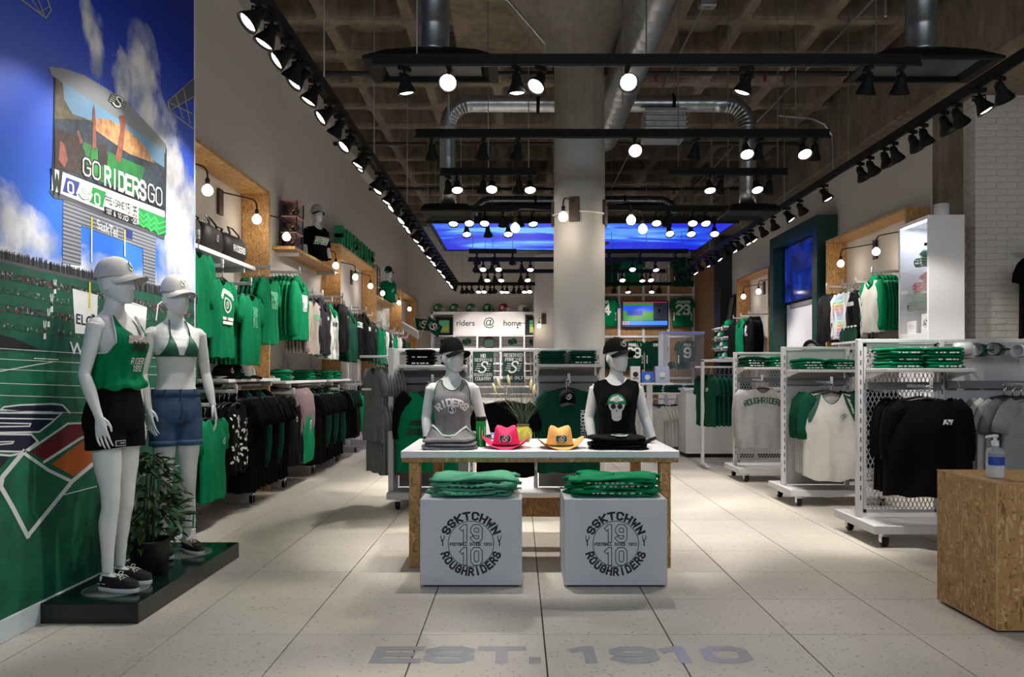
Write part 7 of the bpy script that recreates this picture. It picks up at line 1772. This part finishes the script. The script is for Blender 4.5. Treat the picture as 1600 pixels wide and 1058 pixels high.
for i, ch in enumerate('RIDERVILLE'):
    b = MB(); h, wd = .30, .062
    for st in G[ch]:
        vs, fs = ribbon([(x / 4 * .16, wd / 2 + y / 6 * (h - wd)) for x, y in st], wd); n = len(vs); m_ = n // 2
        V3 = [(0, i * .285 + u, v) for u, v in vs] + [(.12, i * .285 + u, v) for u, v in vs]
        F3 = []
        for f in fs:
            F3.append(tuple(q + n for q in f)); F3.append(f[::-1]); F3.append((f[0], f[3], f[3] + n, f[0] + n)); F3.append((f[1], f[1] + n, f[2] + n, f[2]))
        F3.append((0, m_, m_ + n, n)); F3.append((m_ - 1, m_ - 1 + n, 2 * m_ - 1 + n, 2 * m_ - 1)); b.add(V3, F3)
    b.obj('block_letter', lg, t)
def on_shelf_cap(x, y, z, rz, m, m2, lab, grp=None, logo=None): return cap('baseball_cap', lab, None, m, m2, logo, (x, y, z + .026), rz, 'cap', grp)
on_shelf_cap(-2.72, 7.15, 1.235, R(75), C_BK, C_BK, 'black cap on the low white shelf by the first chipboard panel', None, (D_O, D_K, D_W))
on_shelf_cap(-2.72, 7.42, 1.235, R(75), C_DG, C_DG, 'green cap on the low white shelf by the first chipboard panel', None, (D_W, D_K, D_W))
on_shelf_cap(-2.71, 7.70, 1.235, R(75), C_WH, C_BK, 'white-fronted cap with black brim on the low white shelf', None, (D_G, D_DG, D_W))
for x, y, m, la in ((-2.76, 8.9, C_KG, 'first'), (-2.76, 9.9, C_KG, 'second'), (-2.76, 10.2, C_DG, 'third'), (-2.76, 10.9, C_KG, 'fourth'), (-2.76, 11.4, C_KG, 'fifth')):
    stack(x, y, 1.202, 4, .30, .26, .03, m, (f'green folded shirt in the {la} stack on the low shelves, lower in its stack', f'green folded shirt topping the {la} stack from the mural on the low shelves'), f'green folded shirts on the low shelves, {la} stack', R(90), mess=1.2)
pic = thing('leaning_picture', 'black framed picture leaning above the rails in the second portal', 'picture', (-2.93, 13.0, 1.98), 0, rot=(0, R(-12), 0))
MB().bbox(0, .02, 0, .5, 0, .62, .004).obj('picture_frame', black, pic); MB().box(.0205, .022, .05, .45, .06, .56).obj('picture_print', mat('grey_photo_print', '6a665f', .5, vary=.5, vscale=12), pic)
shelf(WL, -2.62, 12.8, 14.9, 1.98, white, 'white shelf under the leaning picture in the second portal', .03)
for k, (y, z, a) in enumerate(((19.5, 2.06, 22), (19.7, 1.98, -9))):
    t = thing('flag_on_stick', ('green flag with white emblem tilted towards the front, far end of the mural-side wall', 'green flag with white emblem hanging lower by the white back shelf')[k], 'flag', (-2.53, y, z))
    MB().cyl((0, 0, -.5), (.0, 0, .75), .008, seg=6).obj('flag_stick', mat('pale_wood_stick', 'b89868', .6), t)
    b = MB(); n = 8; vs = [(.006 + .42 * i / n, .03 * math.sin(i * 1.1), .72 - .30 * j / 4 - .12 * i / n) for j in range(5) for i in range(n + 1)]
    b.add(vs, [(j * (n + 1) + i, j * (n + 1) + i + 1, (j + 1) * (n + 1) + i + 1, (j + 1) * (n + 1) + i) for j in range(4) for i in range(n)]); fl = b.obj('flag_cloth', C_DG, t, True)
    b = MB(); s_logo(b, .26, lambda u, v, l=0: (.21 + u, -.036 - l * .001, .52 + v - .28 * u), None, D_W, D_DG, D_W); decal(b, 'flag_emblem', fl)
    t.rotation_euler = (0, R(a), 0)
t = thing('white_end_panel', 'white end panel of the low fixture at the far mural-side corner', 'panel', (-2.75, 19.4, 0)); MB().bbox(0, .28, 0, .6, 0, 1.55, .004).obj('panel_body', white, t); MB().bbox(-.02, .30, -.02, .62, 1.55, 1.58, .004).obj('panel_cap', white, t)
t = thing('sloped_sign', 'white sloped sign board at the far mural-side shelf', 'sign', (-2.6, 18.6, 2.3), 0, rot=(R(-12), R(30), 0)); MB().bbox(-.22, .22, -.4, .4, 0, .03, .004).obj('sign_board', white, t); MB().bbox(-.02, .02, -.02, .02, -.5, 0, .003).obj('sign_post', whitem, t)
# ------------------------------------------------------------------ helmets
def helmet(loc, rz, shell, mask, label, group=None, s=1.0, logo=True):
    t = thing('football_helmet', label, 'helmet', loc, rz, group)
    b = MB(); n = 24; rs = []
    for i in range(11):
        a = PI * (.02 + .72 * i / 10); q = math.sin(a); z = .125 + .125 * math.cos(a) * s
        ring = []
        for k in range(n):
            th = 2 * PI * k / n; x = .105 * q * math.cos(th) * s; y = .13 * q * math.sin(th) * s
            if z < .165 and y < -.045: y = -.045 - (.0 if z > .15 else 0); 
            ring.append((x, y, z))
        rs.append(ring)
    b.rings(rs, False); b.rings([[(x * .93, y * .93 if y > -.04 else y, z) for x, y, z in r] for r in rs[::-1]], False)
    b.obj('helmet_shell', shell, t, True)
    m = MB()
    for z, w_, d in ((.115, .092, .155), (.085, .092, .175), (.05, .085, .175), (.03, .07, .165)): m.tube([(-w_, -.05, z + .01), (-w_ * .95, -d * .72, z), (-w_ * .5, -d * .97, z), (0, -d, z), (w_ * .5, -d * .97, z), (w_ * .95, -d * .72, z), (w_, -.05, z + .01)], .006, 5)
    for x in (-.04, .04): m.tube([(x, -.15, .118), (x, -.172, .085), (x, -.168, .05), (x * .9, -.158, .03)], .006, 5)
    m.obj('face_mask', mask, t, True)
    if logo:
        for sd in (-1, 1):
            b = MB(); f = lambda u, v, l=0: (sd * (.105 * math.sqrt(max(.05, 1 - (u / .13) ** 2 - (v / .125) ** 2)) + .003 + l * .001), sd * u + .01, .14 + v)
            s_logo(b, .10, f, None, D_W, D_DG, D_W); decal(b, 'helmet_emblem', t)
    return t
hg = mat('gloss_green_helmet', '00683f', .2, coat=.6); hr_ = mat('gloss_red_helmet', '86131d', .2, coat=.6); hw = mat('gloss_white_helmet', 'd4d4d2', .2, coat=.6); mk_w = mat('white_face_mask', 'c8c8c4', .4); mk_k = mat('black_face_mask', '121214', .4); hrd = mat('bright_red_helmet', 'b8182a', .25, coat=.5)
# ------------------------------------------------------------------ back wall: white shelf wall with helmets
YS = 20.68
sc = .0171
def bx(px): return (px - 810) / F * YS
t = thing('white_shelf_wall', 'white pigeonhole shelf wall reading riders @ home under a row of helmets', 'shelf unit', (0, YS, 0))
slat = mat('pale_slat_wall', 'bcb8b6', .6)
b = MB()
xs = [bx(675), bx(709.5), bx(745.5), bx(782), bx(819), bx(850)]
ZT, ZM, ZL = 2.93, 2.30, 1.95
for x in (xs[0], xs[-1]): b.bbox(x - .03, x + .03, 0, .5, 0, ZT, .005)
b.bbox(xs[0] - .03, xs[-1] + .03, 0, .5, ZT - .07, ZT, .005)
b.obj('carcass', white, t)
for x in (xs[1], xs[4]): MB().bbox(x - .025, x + .025, .002, .5, 1.2, ZT - .07, .004).obj('divider', white, t)
for x in (xs[2], xs[3]): MB().bbox(x - .025, x + .025, .002, .5, 1.2, ZM, .004).obj('divider', white, t)
for z in (ZM, ZL, 1.55, 1.2): MB().bbox(xs[0], xs[-1], .001, .5, z - .03, z, .004).obj('shelf_board', white, t)
for k in range(int((ZT - .3) / .11)): MB().bbox(xs[0], xs[-1], .47, .5, .3 + k * .11, .398 + k * .11, .004).obj('back_slat', slat, t)
MB().box(xs[0], xs[-1], .505, .515, .2, ZT - .1).obj('back_board', mat('slat_gap_grey', '6a6766', .8), t)
MB().bbox(xs[1] + .02, xs[4] - .02, -.01, .02, ZM - .005, ZT - .06, .004).obj('sign_board', mat('sign_board_white', 'e6dfe2', .5), t)
b = MB(); cz = (ZM + ZT) / 2 - .06
for s, cx, sz in (('riders', (xs[1] + xs[2]) / 2, .21), ('@', (xs[2] + xs[3]) / 2, .30), ('home', (xs[3] + xs[4]) / 2, .21)): font_text(b, s, sz, lambda u, v: (cx + u, -.0125, cz + v), 0, bold=.004)
b.obj('sign_lettering', mat('sign_teal_lettering', '24504a', .5), t)
for i, (px, sh, mk, rz, la) in enumerate(((683.5, hg, mk_w, 70, 'green helmet with white mask, first from the mural side on the white shelf wall'), (709, hg, mk_w, 72, 'green helmet with white mask, second from the mural side on the white shelf wall'), (735, hg, mk_w, 68, 'green helmet with white mask, third from the mural side on the white shelf wall'), (761.6, hg, mk_k, 75, 'green helmet with a dark mask beside the red one on the white shelf wall'), (786.7, hr_, mk_w, 70, 'dark red helmet on the white shelf wall'), (816, hw, mk_k, 70, 'white helmet with dark mask beside the pier'))):
    h = helmet((bx(px), YS + .2, ZT - .03), R(rz), sh, mk, la); h.scale = (1.08,) * 3
for cx, la in (((xs[0] + xs[1]) / 2, 'dark framed display in the mural-side pigeonhole'), ((xs[4] + xs[5]) / 2, 'dark framed display in the pigeonhole beside the pier')):
    p = thing('framed_display', la, 'frame', (cx, YS + .3, ZM)); w_ = .2 if cx < 0 else .17
    MB().bbox(-w_ * 1.1, w_ * 1.1, 0, .06, 0, .50, .01).obj('display_frame', black, p); MB().box(-w_ * .7, w_ * .7, -.004, 0, .08, .42).obj('display_print', mat('print_mint', '6cc79c', .6), p); MB().box(-w_ * .6, w_ * .6, -.006, -.004, .12, .24).obj('display_print', mat('print_yellow', 'd9d23c', .6), p)
w = thing('round_wreath_sign', 'round dark sign with a gold rim in the middle pigeonhole', 'sign', ((xs[2] + xs[3]) / 2, YS + .15, ZL + .16))
MB().tube([(.15 * math.cos(2 * PI * k / 24), 0, .15 * math.sin(2 * PI * k / 24)) for k in range(25)], .025, 6).obj('sign_rim', mat('dark_red_brown', '3a1c18', .5), w, True); MB().cyl((0, .02, 0), (0, .0, 0), .14, seg=24).obj('sign_disc', mat('print_dark_green', '0b3d31', .6), w)
for i, cx in enumerate(((xs[0] + xs[1]) / 2, (xs[1] + xs[2]) / 2, (xs[3] + xs[4]) / 2, (xs[4] + xs[5]) / 2)):
    o = thing('small_crest_plaque', f'small green crest on the slats of the {("outer mural-side", "inner mural-side", "inner brick-side", "outer brick-side")[i]} lower pigeonhole', 'plaque', (cx, YS + .462, ZL + .2)); b = MB(); s_logo(b, .24, front_fn(0, 0, 0), None, D_DG, D_DG, D_G); b.box(-.12, .12, .001, .006, -.06, .06, D_DG); decal(b, 'crest_plate', o)
# ------------------------------------------------------------------ jersey wall
JY = 21.12
t = thing('jersey_wall_panel', 'chipboard display wall with white rails behind the jerseys', 'display wall', (0, JY, 0))
MB().bbox(2.15, 4.79, 0, .06, .3, 4.4, .004).obj('osb_panel', osb_d, t)
for px in (967, 1005, 1044, 1083): x = (px - 810) / F * JY; MB().bbox(x - .035, x + .035, -.05, 0, .3, 4.4, .004).obj('rail_upright', white, t)
for z in (3.42, 2.28, 1.15): MB().bbox(2.2, 4.78, -.06, -.03, z - .03, z + .03, .004).obj('cross_rail', white, t)
def jersey(px, ztop, num, nm, m, lab, trim=None):
    g = Garment([m, m if trim is None else trim], .78, .27, 'short', .05, seed=px % 7, name='jersey', neck=.08, scoop=.04)
    x = (px - 810) / F * (JY - .1); b = MB()
    if num: stroke_text(b, num, .24, .055, dec_fn(g, 0, -.55), D_W, ww=.62, sp=.3, step=.05)
    if nm: stroke_text(b, nm, .062, .015, dec_fn(g, 0, -.25), D_W, ww=.55, sp=.3, step=.05)
    for s in (-1, 1):
        f = dec_fn(g, s * .22, -.15); vs = [f(u, v - .2 * abs(u)) for u, v in ((-.03, 0), (.02, 0), (.02, -.09), (-.03, -.09))]; b.add(vs, [(0, 1, 2, 3)], D_W)
        f = dec_fn(g, s * .235, -.6); b.add([f(u, v) for u, v in ((-.02, .1), (.012, .1), (.012, -.12), (-.02, -.12))], [(0, 1, 2, 3)], D_W)
    hang(g, (x, JY - .14, ztop + .1), 0, lab, None, b, 'jersey')
for a in ((948, 3.33, '4', 'ER', C_KG, 'green jersey with number 4 half hidden by the column'), (1066, 3.33, '23', 'LANCASTER', C_KG, 'green jersey numbered 23 beside the wall television'), (953, 2.17, '', '', C_DG, 'green jersey mostly hidden behind the column in the bottom row'), (989.5, 2.17, '29', 'POWELL', C_DG, 'green jersey numbered 29 in the bottom row'), (1024, 2.17, '', 'EVA', C_DG, 'green jersey with a name across the shoulders beside the one numbered 29'), (1073, 2.17, '9', 'PYLA', C_DG, 'green jersey ending in number 9 behind the glass case'), (952, 4.42, '', '', C_DG, 'dark green jersey in the top row beside the column'), (988, 4.42, '', '', C_KG, 'green jersey with white sides in the top row, second from the column'), (1027, 4.42, '', '', C_WH, 'white jersey in the top row above the television'), (1067, 4.42, '', '', C_DG, 'dark green jersey in the top row nearest the chipboard side wall')): jersey(*a)
def screen(name, lab, w_, h_, loc, rz, build):
    t = thing(name, lab, 'television', loc, rz); MB().bbox(-w_ / 2, w_ / 2, 0, .05, -h_ / 2, h_ / 2, .006).obj('tv_bezel', black, t)
    MB().bbox(-.1, .1, .05, .12, -.1, .1, .005).obj('wall_bracket', black, t); build(t, w_, h_); return t
def em(n, c, s=1.0): return mat('screen_' + n, c, .3, emit=s)
def tv_game(t, w_, h_):
    q = lambda x0, x1, z0, z1, m, n, l: MB().box(-w_ / 2 + x0 * w_, -w_ / 2 + x1 * w_, -.001 * l - .001, -.001 * l, -h_ / 2 + z0 * h_, -h_ / 2 + z1 * h_).obj(n, m, t)
    q(.02, .98, .03, .97, em('dark_blue', '0a1440'), 'screen_picture', 1); q(.04, .68, .26, .94, em('field_green', '2a7a2a', .8), 'screen_picture', 2); q(.04, .68, .62, .82, em('stand_blue', '1a40c8'), 'screen_picture', 3); q(.12, .45, .45, .62, mat('screen_players', '2a3c9a', .4, emit=.7, vary=.8, vscale=40), 'screen_picture', 4); q(.68, .96, .26, .94, em('studio', '101c28', .6), 'screen_picture', 2); q(.17, .98, .10, .25, em('banner_blue', '2f6ee8'), 'screen_picture', 3); q(.02, .98, .94, .97, em('red_strip', '8a1c50'), 'screen_picture', 3); q(.02, .17, .10, .25, em('badge', '8a7a90', .7), 'screen_picture', 3)
    b = MB(); f = lambda u, v, l=0: (w_ * .31 + u, -.006, v); disc2(b, .055, lambda u, v: f(u, v + h_ * .30), D_SK, 14, .8, 1); b.add([f(x, z) for x, z in ((-.13, -h_ * .25), (.11, -h_ * .25), (.11, h_ * .12), (.04, h_ * .2), (-.05, h_ * .2), (-.12, h_ * .1))], [(0, 1, 2, 3, 4, 5)], D_N); b.add([f(x, z) for x, z in ((-.03, h_ * .19), (.03, h_ * .19), (0, 0))], [(0, 1, 2)], D_W); decal(b, 'studio_guest', t)
screen('wall_television', 'flat television showing a football broadcast between two jerseys', 1.27, .72, (3.42, JY - .17, 2.88), 0, tv_game)
gw = thing('screen_backing_panel', 'white backing panel under the blue screen in the green frame', 'panel', (4.80, 12.1, 0)); MB().bbox(0, .08, 0, 1.75, .0, 2.5, .004).obj('panel_board', white, gw); MB().bbox(-.02, .0, .2, 1.55, 2.42, 2.5, .003).obj('panel_ledge', grey_panel, gw)
def tv_blue(t, w_, h_):
    m = bpy.data.materials.new('screen_blue_glow'); m.use_nodes = True; nt = m.node_tree; b = nt.nodes['Principled BSDF']; n = nt.nodes.new('ShaderNodeTexNoise'); n.inputs['Scale'].default_value = 3; n.inputs['Detail'].default_value = 5; tc = nt.nodes.new('ShaderNodeTexCoord'); nt.links.new(tc.outputs['Object'], n.inputs['Vector']); r = ramp(nt, [(.35, '06102c'), (.6, '102a8c'), (.8, '2350c8')]); nt.links.new(n.outputs['Fac'], r.inputs['Fac']); nt.links.new(r.outputs['Color'], b.inputs['Emission Color']); b.inputs['Emission Strength'].default_value = .8; b.inputs['Base Color'].default_value = (.005, .005, .01, 1); b.inputs['Roughness'].default_value = .08
    MB().box(-w_ / 2 + .02, w_ / 2 - .02, -.002, -.001, -h_ / 2 + .02, h_ / 2 - .02).obj('screen_picture', m, t)
screen('frame_television', 'large glossy blue screen inside the dark green portal frame', 1.72, 1.0, (4.76, 12.98, 3.02), R(-90), tv_blue)
t = thing('round_plaque', 'round black plaque with a grey centre standing in front of the white backing panel', 'plaque', (4.45, 11.75, 1.64), R(-62)); MB().lathe([(.001, 0), (.10, 0), (.13, .02), (.16, .03), (.16, 0), (.001, -.01)], 24, mx=Matrix.Rotation(R(90), 4, 'X')).obj('plaque_rim', black, t, True); MB().lathe([(.001, .012), (.10, .01)], 24, mx=Matrix.Rotation(R(90), 4, 'X')).obj('plaque_face', grey_panel, t)
MB().bbox(-.1, .1, -.05, .05, -1.64, -.16, .004).obj('plaque_stand', white, t)
# ------------------------------------------------------------------ white glass display case
X0, X1, Y0_, Y1_, ZT_ = 4.50, 4.90, 8.50, 9.17, 3.03
t = thing('display_case', 'tall white display case with glass front and lit helmets, beside the brick', 'display case', (X0, Y0_, 0))
w_, d_ = X1 - X0, Y1_ - Y0_
MB().bbox(0, w_, 0, .03, 0, ZT_, .003).obj('side_panel', white, t); MB().bbox(0, w_, d_ - .03, d_, 0, ZT_, .003).obj('side_panel', white, t); MB().bbox(w_ - .02, w_, .03, d_ - .03, 0, ZT_, .003).obj('back_panel', white, t); MB().bbox(0, w_ - .02, .03, d_ - .03, ZT_ - .04, ZT_, .003).obj('top_panel', white, t); MB().bbox(0, w_ - .02, .03, d_ - .03, 0, 1.74, .003).obj('cupboard_base', white, t)
MB().box(.02, .05, .05, d_ - .05, ZT_ - .052, ZT_ - .042).obj('led_strip', mat('case_led', 'e6ecff', .3, emit=4.0), t)
al = area_light('case_light', (X0 + .18, (Y0_ + Y1_) / 2, ZT_ - .06), (0, 0, 0), .2, .4, 2.6, (.85, .88, 1.0)); al.parent = t; al.matrix_parent_inverse = Matrix.Translation(-Vector((X0, Y0_, 0)))
gl = glass_mat('display_glass', 'dfe8ea', .10)
for z in (2.47, 2.20, 1.98): MB().box(.03, w_ - .03, .035, d_ - .035, z - .008, z).obj('glass_shelf', gl, t)
MB().box(.004, .009, .03, d_ - .03, 1.75, ZT_ - .05).obj('glass_door', gl, t); MB().bbox(-.006, .012, .04, .08, 2.7, 2.73, .002).obj('door_hinge', black, t)
helmet((4.68, 8.80, 2.47), R(-80), hg, mat('green_face_mask', '0a7a48', .4), 'green helmet with a green mask on the top shelf of the display case')
helmet((4.68, 8.80, 2.20), R(-95), hrd, hrd, 'bright red helmet on the middle shelf of the display case', None, 1, False)
helmet((4.68, 8.98, 1.98), R(-70), hg, mk_k, 'dark green helmet on the lower shelf of the display case')
ft = thing('football_on_shelf', 'brown football with white stripes beside the red helmet in the case', 'football', (4.7, 9.02, 2.255)); football(ft, 0, 0, 0, .9, 'ball_body'); MB().tube([(.05 * math.cos(2 * PI * k / 12), .05 * math.sin(2 * PI * k / 12), -.052) for k in range(13)], .006, 5).obj('ball_ring', chrome, ft)
bx_ = thing('boxed_helmet', 'white box with green print at the bottom of the display case', 'box', (4.70, 8.74, 1.74)); MB().bbox(-.1, .1, -.1, .1, 0, .22, .003).obj('box_body', white, bx_); b = MB(); s_logo(b, .13, lambda u, v, l=0: (-.101 - l * .0008, -u, .12 + v), D_DG, D_W, D_DG, D_W); decal(b, 'box_print', bx_)
pc = thing('price_card', 'white card lettered rid in mirror writing at the bottom of the case', 'card', (4.56, 8.98, 1.741)); MB().bbox(0, .01, -.1, .1, 0, .15, .001).obj('card_board', white, pc); b = MB(); font_text(b, 'rid', .09, lambda u, v: (-.001, u, .06 + v), D_GR); decal(b, 'card_lettering', pc)
cy = thing('white_canister', 'short white cylinder standing on top of the display case', 'canister', (4.78, 8.75, ZT_)); MB().lathe([(.001, 0), (.075, 0), (.08, .005), (.08, .155), (.001, .16)], 24).obj('canister_body', white, cy, True); MB().lathe([(.082, .15), (.082, .165), (.001, .17)], 24).obj('canister_lid', white, cy, True)
# bottles on a shelf in the portal, black shirt on the brick pier
shelf(WR, 4.28, 9.7, 10.6, 1.70, white, 'white shelf under the pale jackets on the brick-side wall', .03)
for k in range(5):
    o = thing('green_bottle', f'dark green bottle under the pale jackets, {ORD[k]} from the green frame', 'bottle', (4.36, 10.42 - k * .10, 1.70), 0, 'dark green bottles under the pale jackets'); MB().lathe([(.001, 0), (.034, .002), (.036, .02), (.036, .13), (.014, .17), (.014, .2), (.001, .202)], 12).obj('bottle_body', mat('dark_green_bottle', '0c3a2a', .2), o, True); MB().lathe([(.016, .19), (.016, .21), (.001, .212)], 10).obj('bottle_cap', white, o)
hk = thing('wall_hook_bar', 'white hook bar on the brick pier above the black t-shirt', 'hook', (5.60, 8.80, 2.66)); MB().bbox(-.06, .5, -.34, -.31, -.02, .02, .003).obj('hook_bar', whitem, hk); MB().bbox(-.02, .02, -.34, .0, -.02, .02, .003).obj('hook_arm', whitem, hk); MB().bbox(-.05, .05, -.01, .0, -.06, .06, .003).obj('hook_plate', whitem, hk)
hang(long_b, (5.70, 8.47, 2.645), R(14), 'black t-shirt hanging alone in front of the brick pier', None, pr_logo(long_b, .1, -.28, .06, None))
# ------------------------------------------------------------------ caps and pictures at the far brick-side wall
CAPS = [C_KG, C_BK, C_DG, C_KG, C_WH, C_DG]
for j, z in enumerate((2.30, 2.08, 1.86, 1.62)):
    shelf(WR, 4.42, 16.62, 17.7, z, white, f'white cap shelf on the far brick-side wall, {("top", "second", "third", "bottom")[j]} of four', .03)
    for i in range(5):
        if j == 0 and i > 1: continue
        on_shelf_cap(4.55, 16.74 + i * .2, z, R(-80), CAPS[(i + j) % 6], CAPS[(i + j) % 6], f'{("green", "black", "forest green", "green", "white", "forest green")[(i + j) % 6]} cap, {ORD[i]} from the front on the {("top", "second", "third", "bottom")[j]} cap shelf', None)
pf = thing('leaning_picture', 'tall dark framed picture leaning at the far brick-side corner', 'picture', (4.70, 17.2, 2.30), 0, rot=(0, R(8), 0)); MB().bbox(0, .03, 0, .4, 0, .75, .004).obj('picture_frame', black, pf); MB().box(-.002, 0, .05, .35, .06, .69).obj('picture_print', mat('grey_photo_print', '6a665f', .5, vary=.5, vscale=12), pf)
# ------------------------------------------------------------------ cash desk area and low racks between column and racks
t = thing('cash_desk', 'white panelled cash desk behind the bar rack of forest green shirts', 'desk', (2.55, 11.8, 0)); MB().bbox(0, 1.7, 0, .7, .06, 1.02, .004).obj('desk_body', white, t); MB().bbox(-.03, 1.73, -.03, .73, 1.02, 1.06, .004).obj('desk_top', white, t); MB().box(.04, 1.66, .04, .66, 0, .06).obj('plinth', black, t)
gc = thing('glass_case', 'white framed glass display case on the cash desk below the jerseys', 'display case', (2.62, 14.0, 0)); MB().bbox(0, .75, 0, .5, 0, 1.1, .004).obj('case_base', white, gc); MB().bbox(0, .08, 0, .5, 1.1, 2.0, .003).obj('side_panel', white, gc); MB().bbox(0, .75, 0, .5, 2.0, 2.04, .003).obj('top_panel', mat('case_blue_light_tint', '8fa6e0', .3), gc); MB().box(.08, .74, .0, .006, 1.1, 2.0).obj('glass_front', gl, gc)  # the line of blue light along the top is put into the panel colour
for z in (1.35, 1.65): MB().box(.08, .74, .02, .48, z, z + .01).obj('glass_shelf', gl, gc)
for i in range(3): on = on_shelf_cap(2.82 + i * .2, 14.25, 1.36, 0, (C_DG, C_BK, C_MV)[i], (C_DG, C_BK, C_MV)[i], f'{("forest green", "black", "mauve")[i]} cap inside the glass case below the jerseys')
t = thing('low_rack', 'low white rack with grey and white shirts beyond the skull-shirt bust', 'clothes rack', (1.95, 12.2, 0))
MB().bbox(0, 1.0, -.02, .5, .95, .985, .004).obj('rack_shelf', whitem, t)
for x in (.0, .40, .96): MB().bbox(x, x + .04, .2, .26, .03, .95, .004).obj('upright_post', whitem, t); MB().bbox(x - .01, x + .05, 0, .48, 0, .05, .004).obj('foot_bar', whitem, t)
MB().bbox(0, 1.0, .22, .245, .86, .885, .003).obj('hanging_bar', whitem, t)
for i in range(5): hang(tee_wh if i == 0 else thin_of(tee_wh), (2.10 + i * .055, 12.43, .88), R(-25), 'white t-shirt first on the low rack beyond the bust' if i == 0 else f'white t-shirt along the low rack beyond the bust, {ORD[i]} from the front', None if i == 0 else 'white t-shirts on the low rack')
for i in range(6): hang(tee_gy if i == 0 else thin_of((tee_gy, tee_wh)[i % 2]), (2.52 + i * .06, 12.43, .88), R(-40), 'grey t-shirt first in the second half of the low rack' if i == 0 else f'grey or white t-shirt along the low rack, {ORD[i]} from the front', None if i == 0 else 'grey and white t-shirts on the low rack')
for i in range(3): stack(2.15 + i * .32, 12.35, .986, 3, .28, .28, .035, C_DG, (f'forest green folded shirt, {ORD[i]} stack on the low rack, lower in its stack', f'forest green folded shirt topping the {ORD[i]} stack on the low rack'), f'forest green folded shirts on the low rack, {ORD[i]} stack', mess=1.4)
pb = thing('product_table', 'narrow white stand with pale boxes beyond the skull-shirt bust', 'stand', (1.62, 11.2, 0)); MB().bbox(0, .62, 0, .4, 1.12, 1.15, .004).obj('stand_top', white, pb); MB().bbox(.27, .35, .16, .24, .03, 1.12, .004).obj('stand_post', white, pb); MB().bbox(.05, .57, .03, .37, 0, .03, .004).obj('stand_foot', white, pb)
for i, (x, w2, m, la) in enumerate(((1.64, .14, white, 'white box with a dark figure print on the narrow stand'), (1.80, .17, mat('bright_blue_card', '2a66d8', .4), 'bright blue box on the narrow stand'), (2.0, .2, mat('pale_blue_card', 'aeb8d8', .4), 'pale blue box on the narrow stand'))):
    o = thing('product_box', la, 'box', (x, 11.3, 1.15)); MB().bbox(0, w2, 0, .12, 0, .24 if i != 1 else .16, .003).obj('box_body', m, o); b = MB(); f = front_fn(w2 / 2, -.001, .12 if i != 1 else .08); disc2(b, .04, f, D_K if i == 0 else D_W, 14); b.add([f(-.04, -.07, 1), f(.04, -.07, 1), f(.04, -.045, 1), f(-.04, -.045, 1)], [(0, 1, 2, 3)], D_GR); decal(b, 'box_print', o)
# cap clipped in front of the forest green sweatshirt
cp = on_shelf_cap(.445, 7.04, .995, R(6), C_BK, C_BK, 'black cap with a green and white patch clipped in front of the forest green sweatshirt', None, (D_W, D_G, D_W))
MB().tube([(0, .03, .10), (.01, .12, .20), (.02, .17, .215)], .003, 5).obj('cap_clip', chrome, cp)
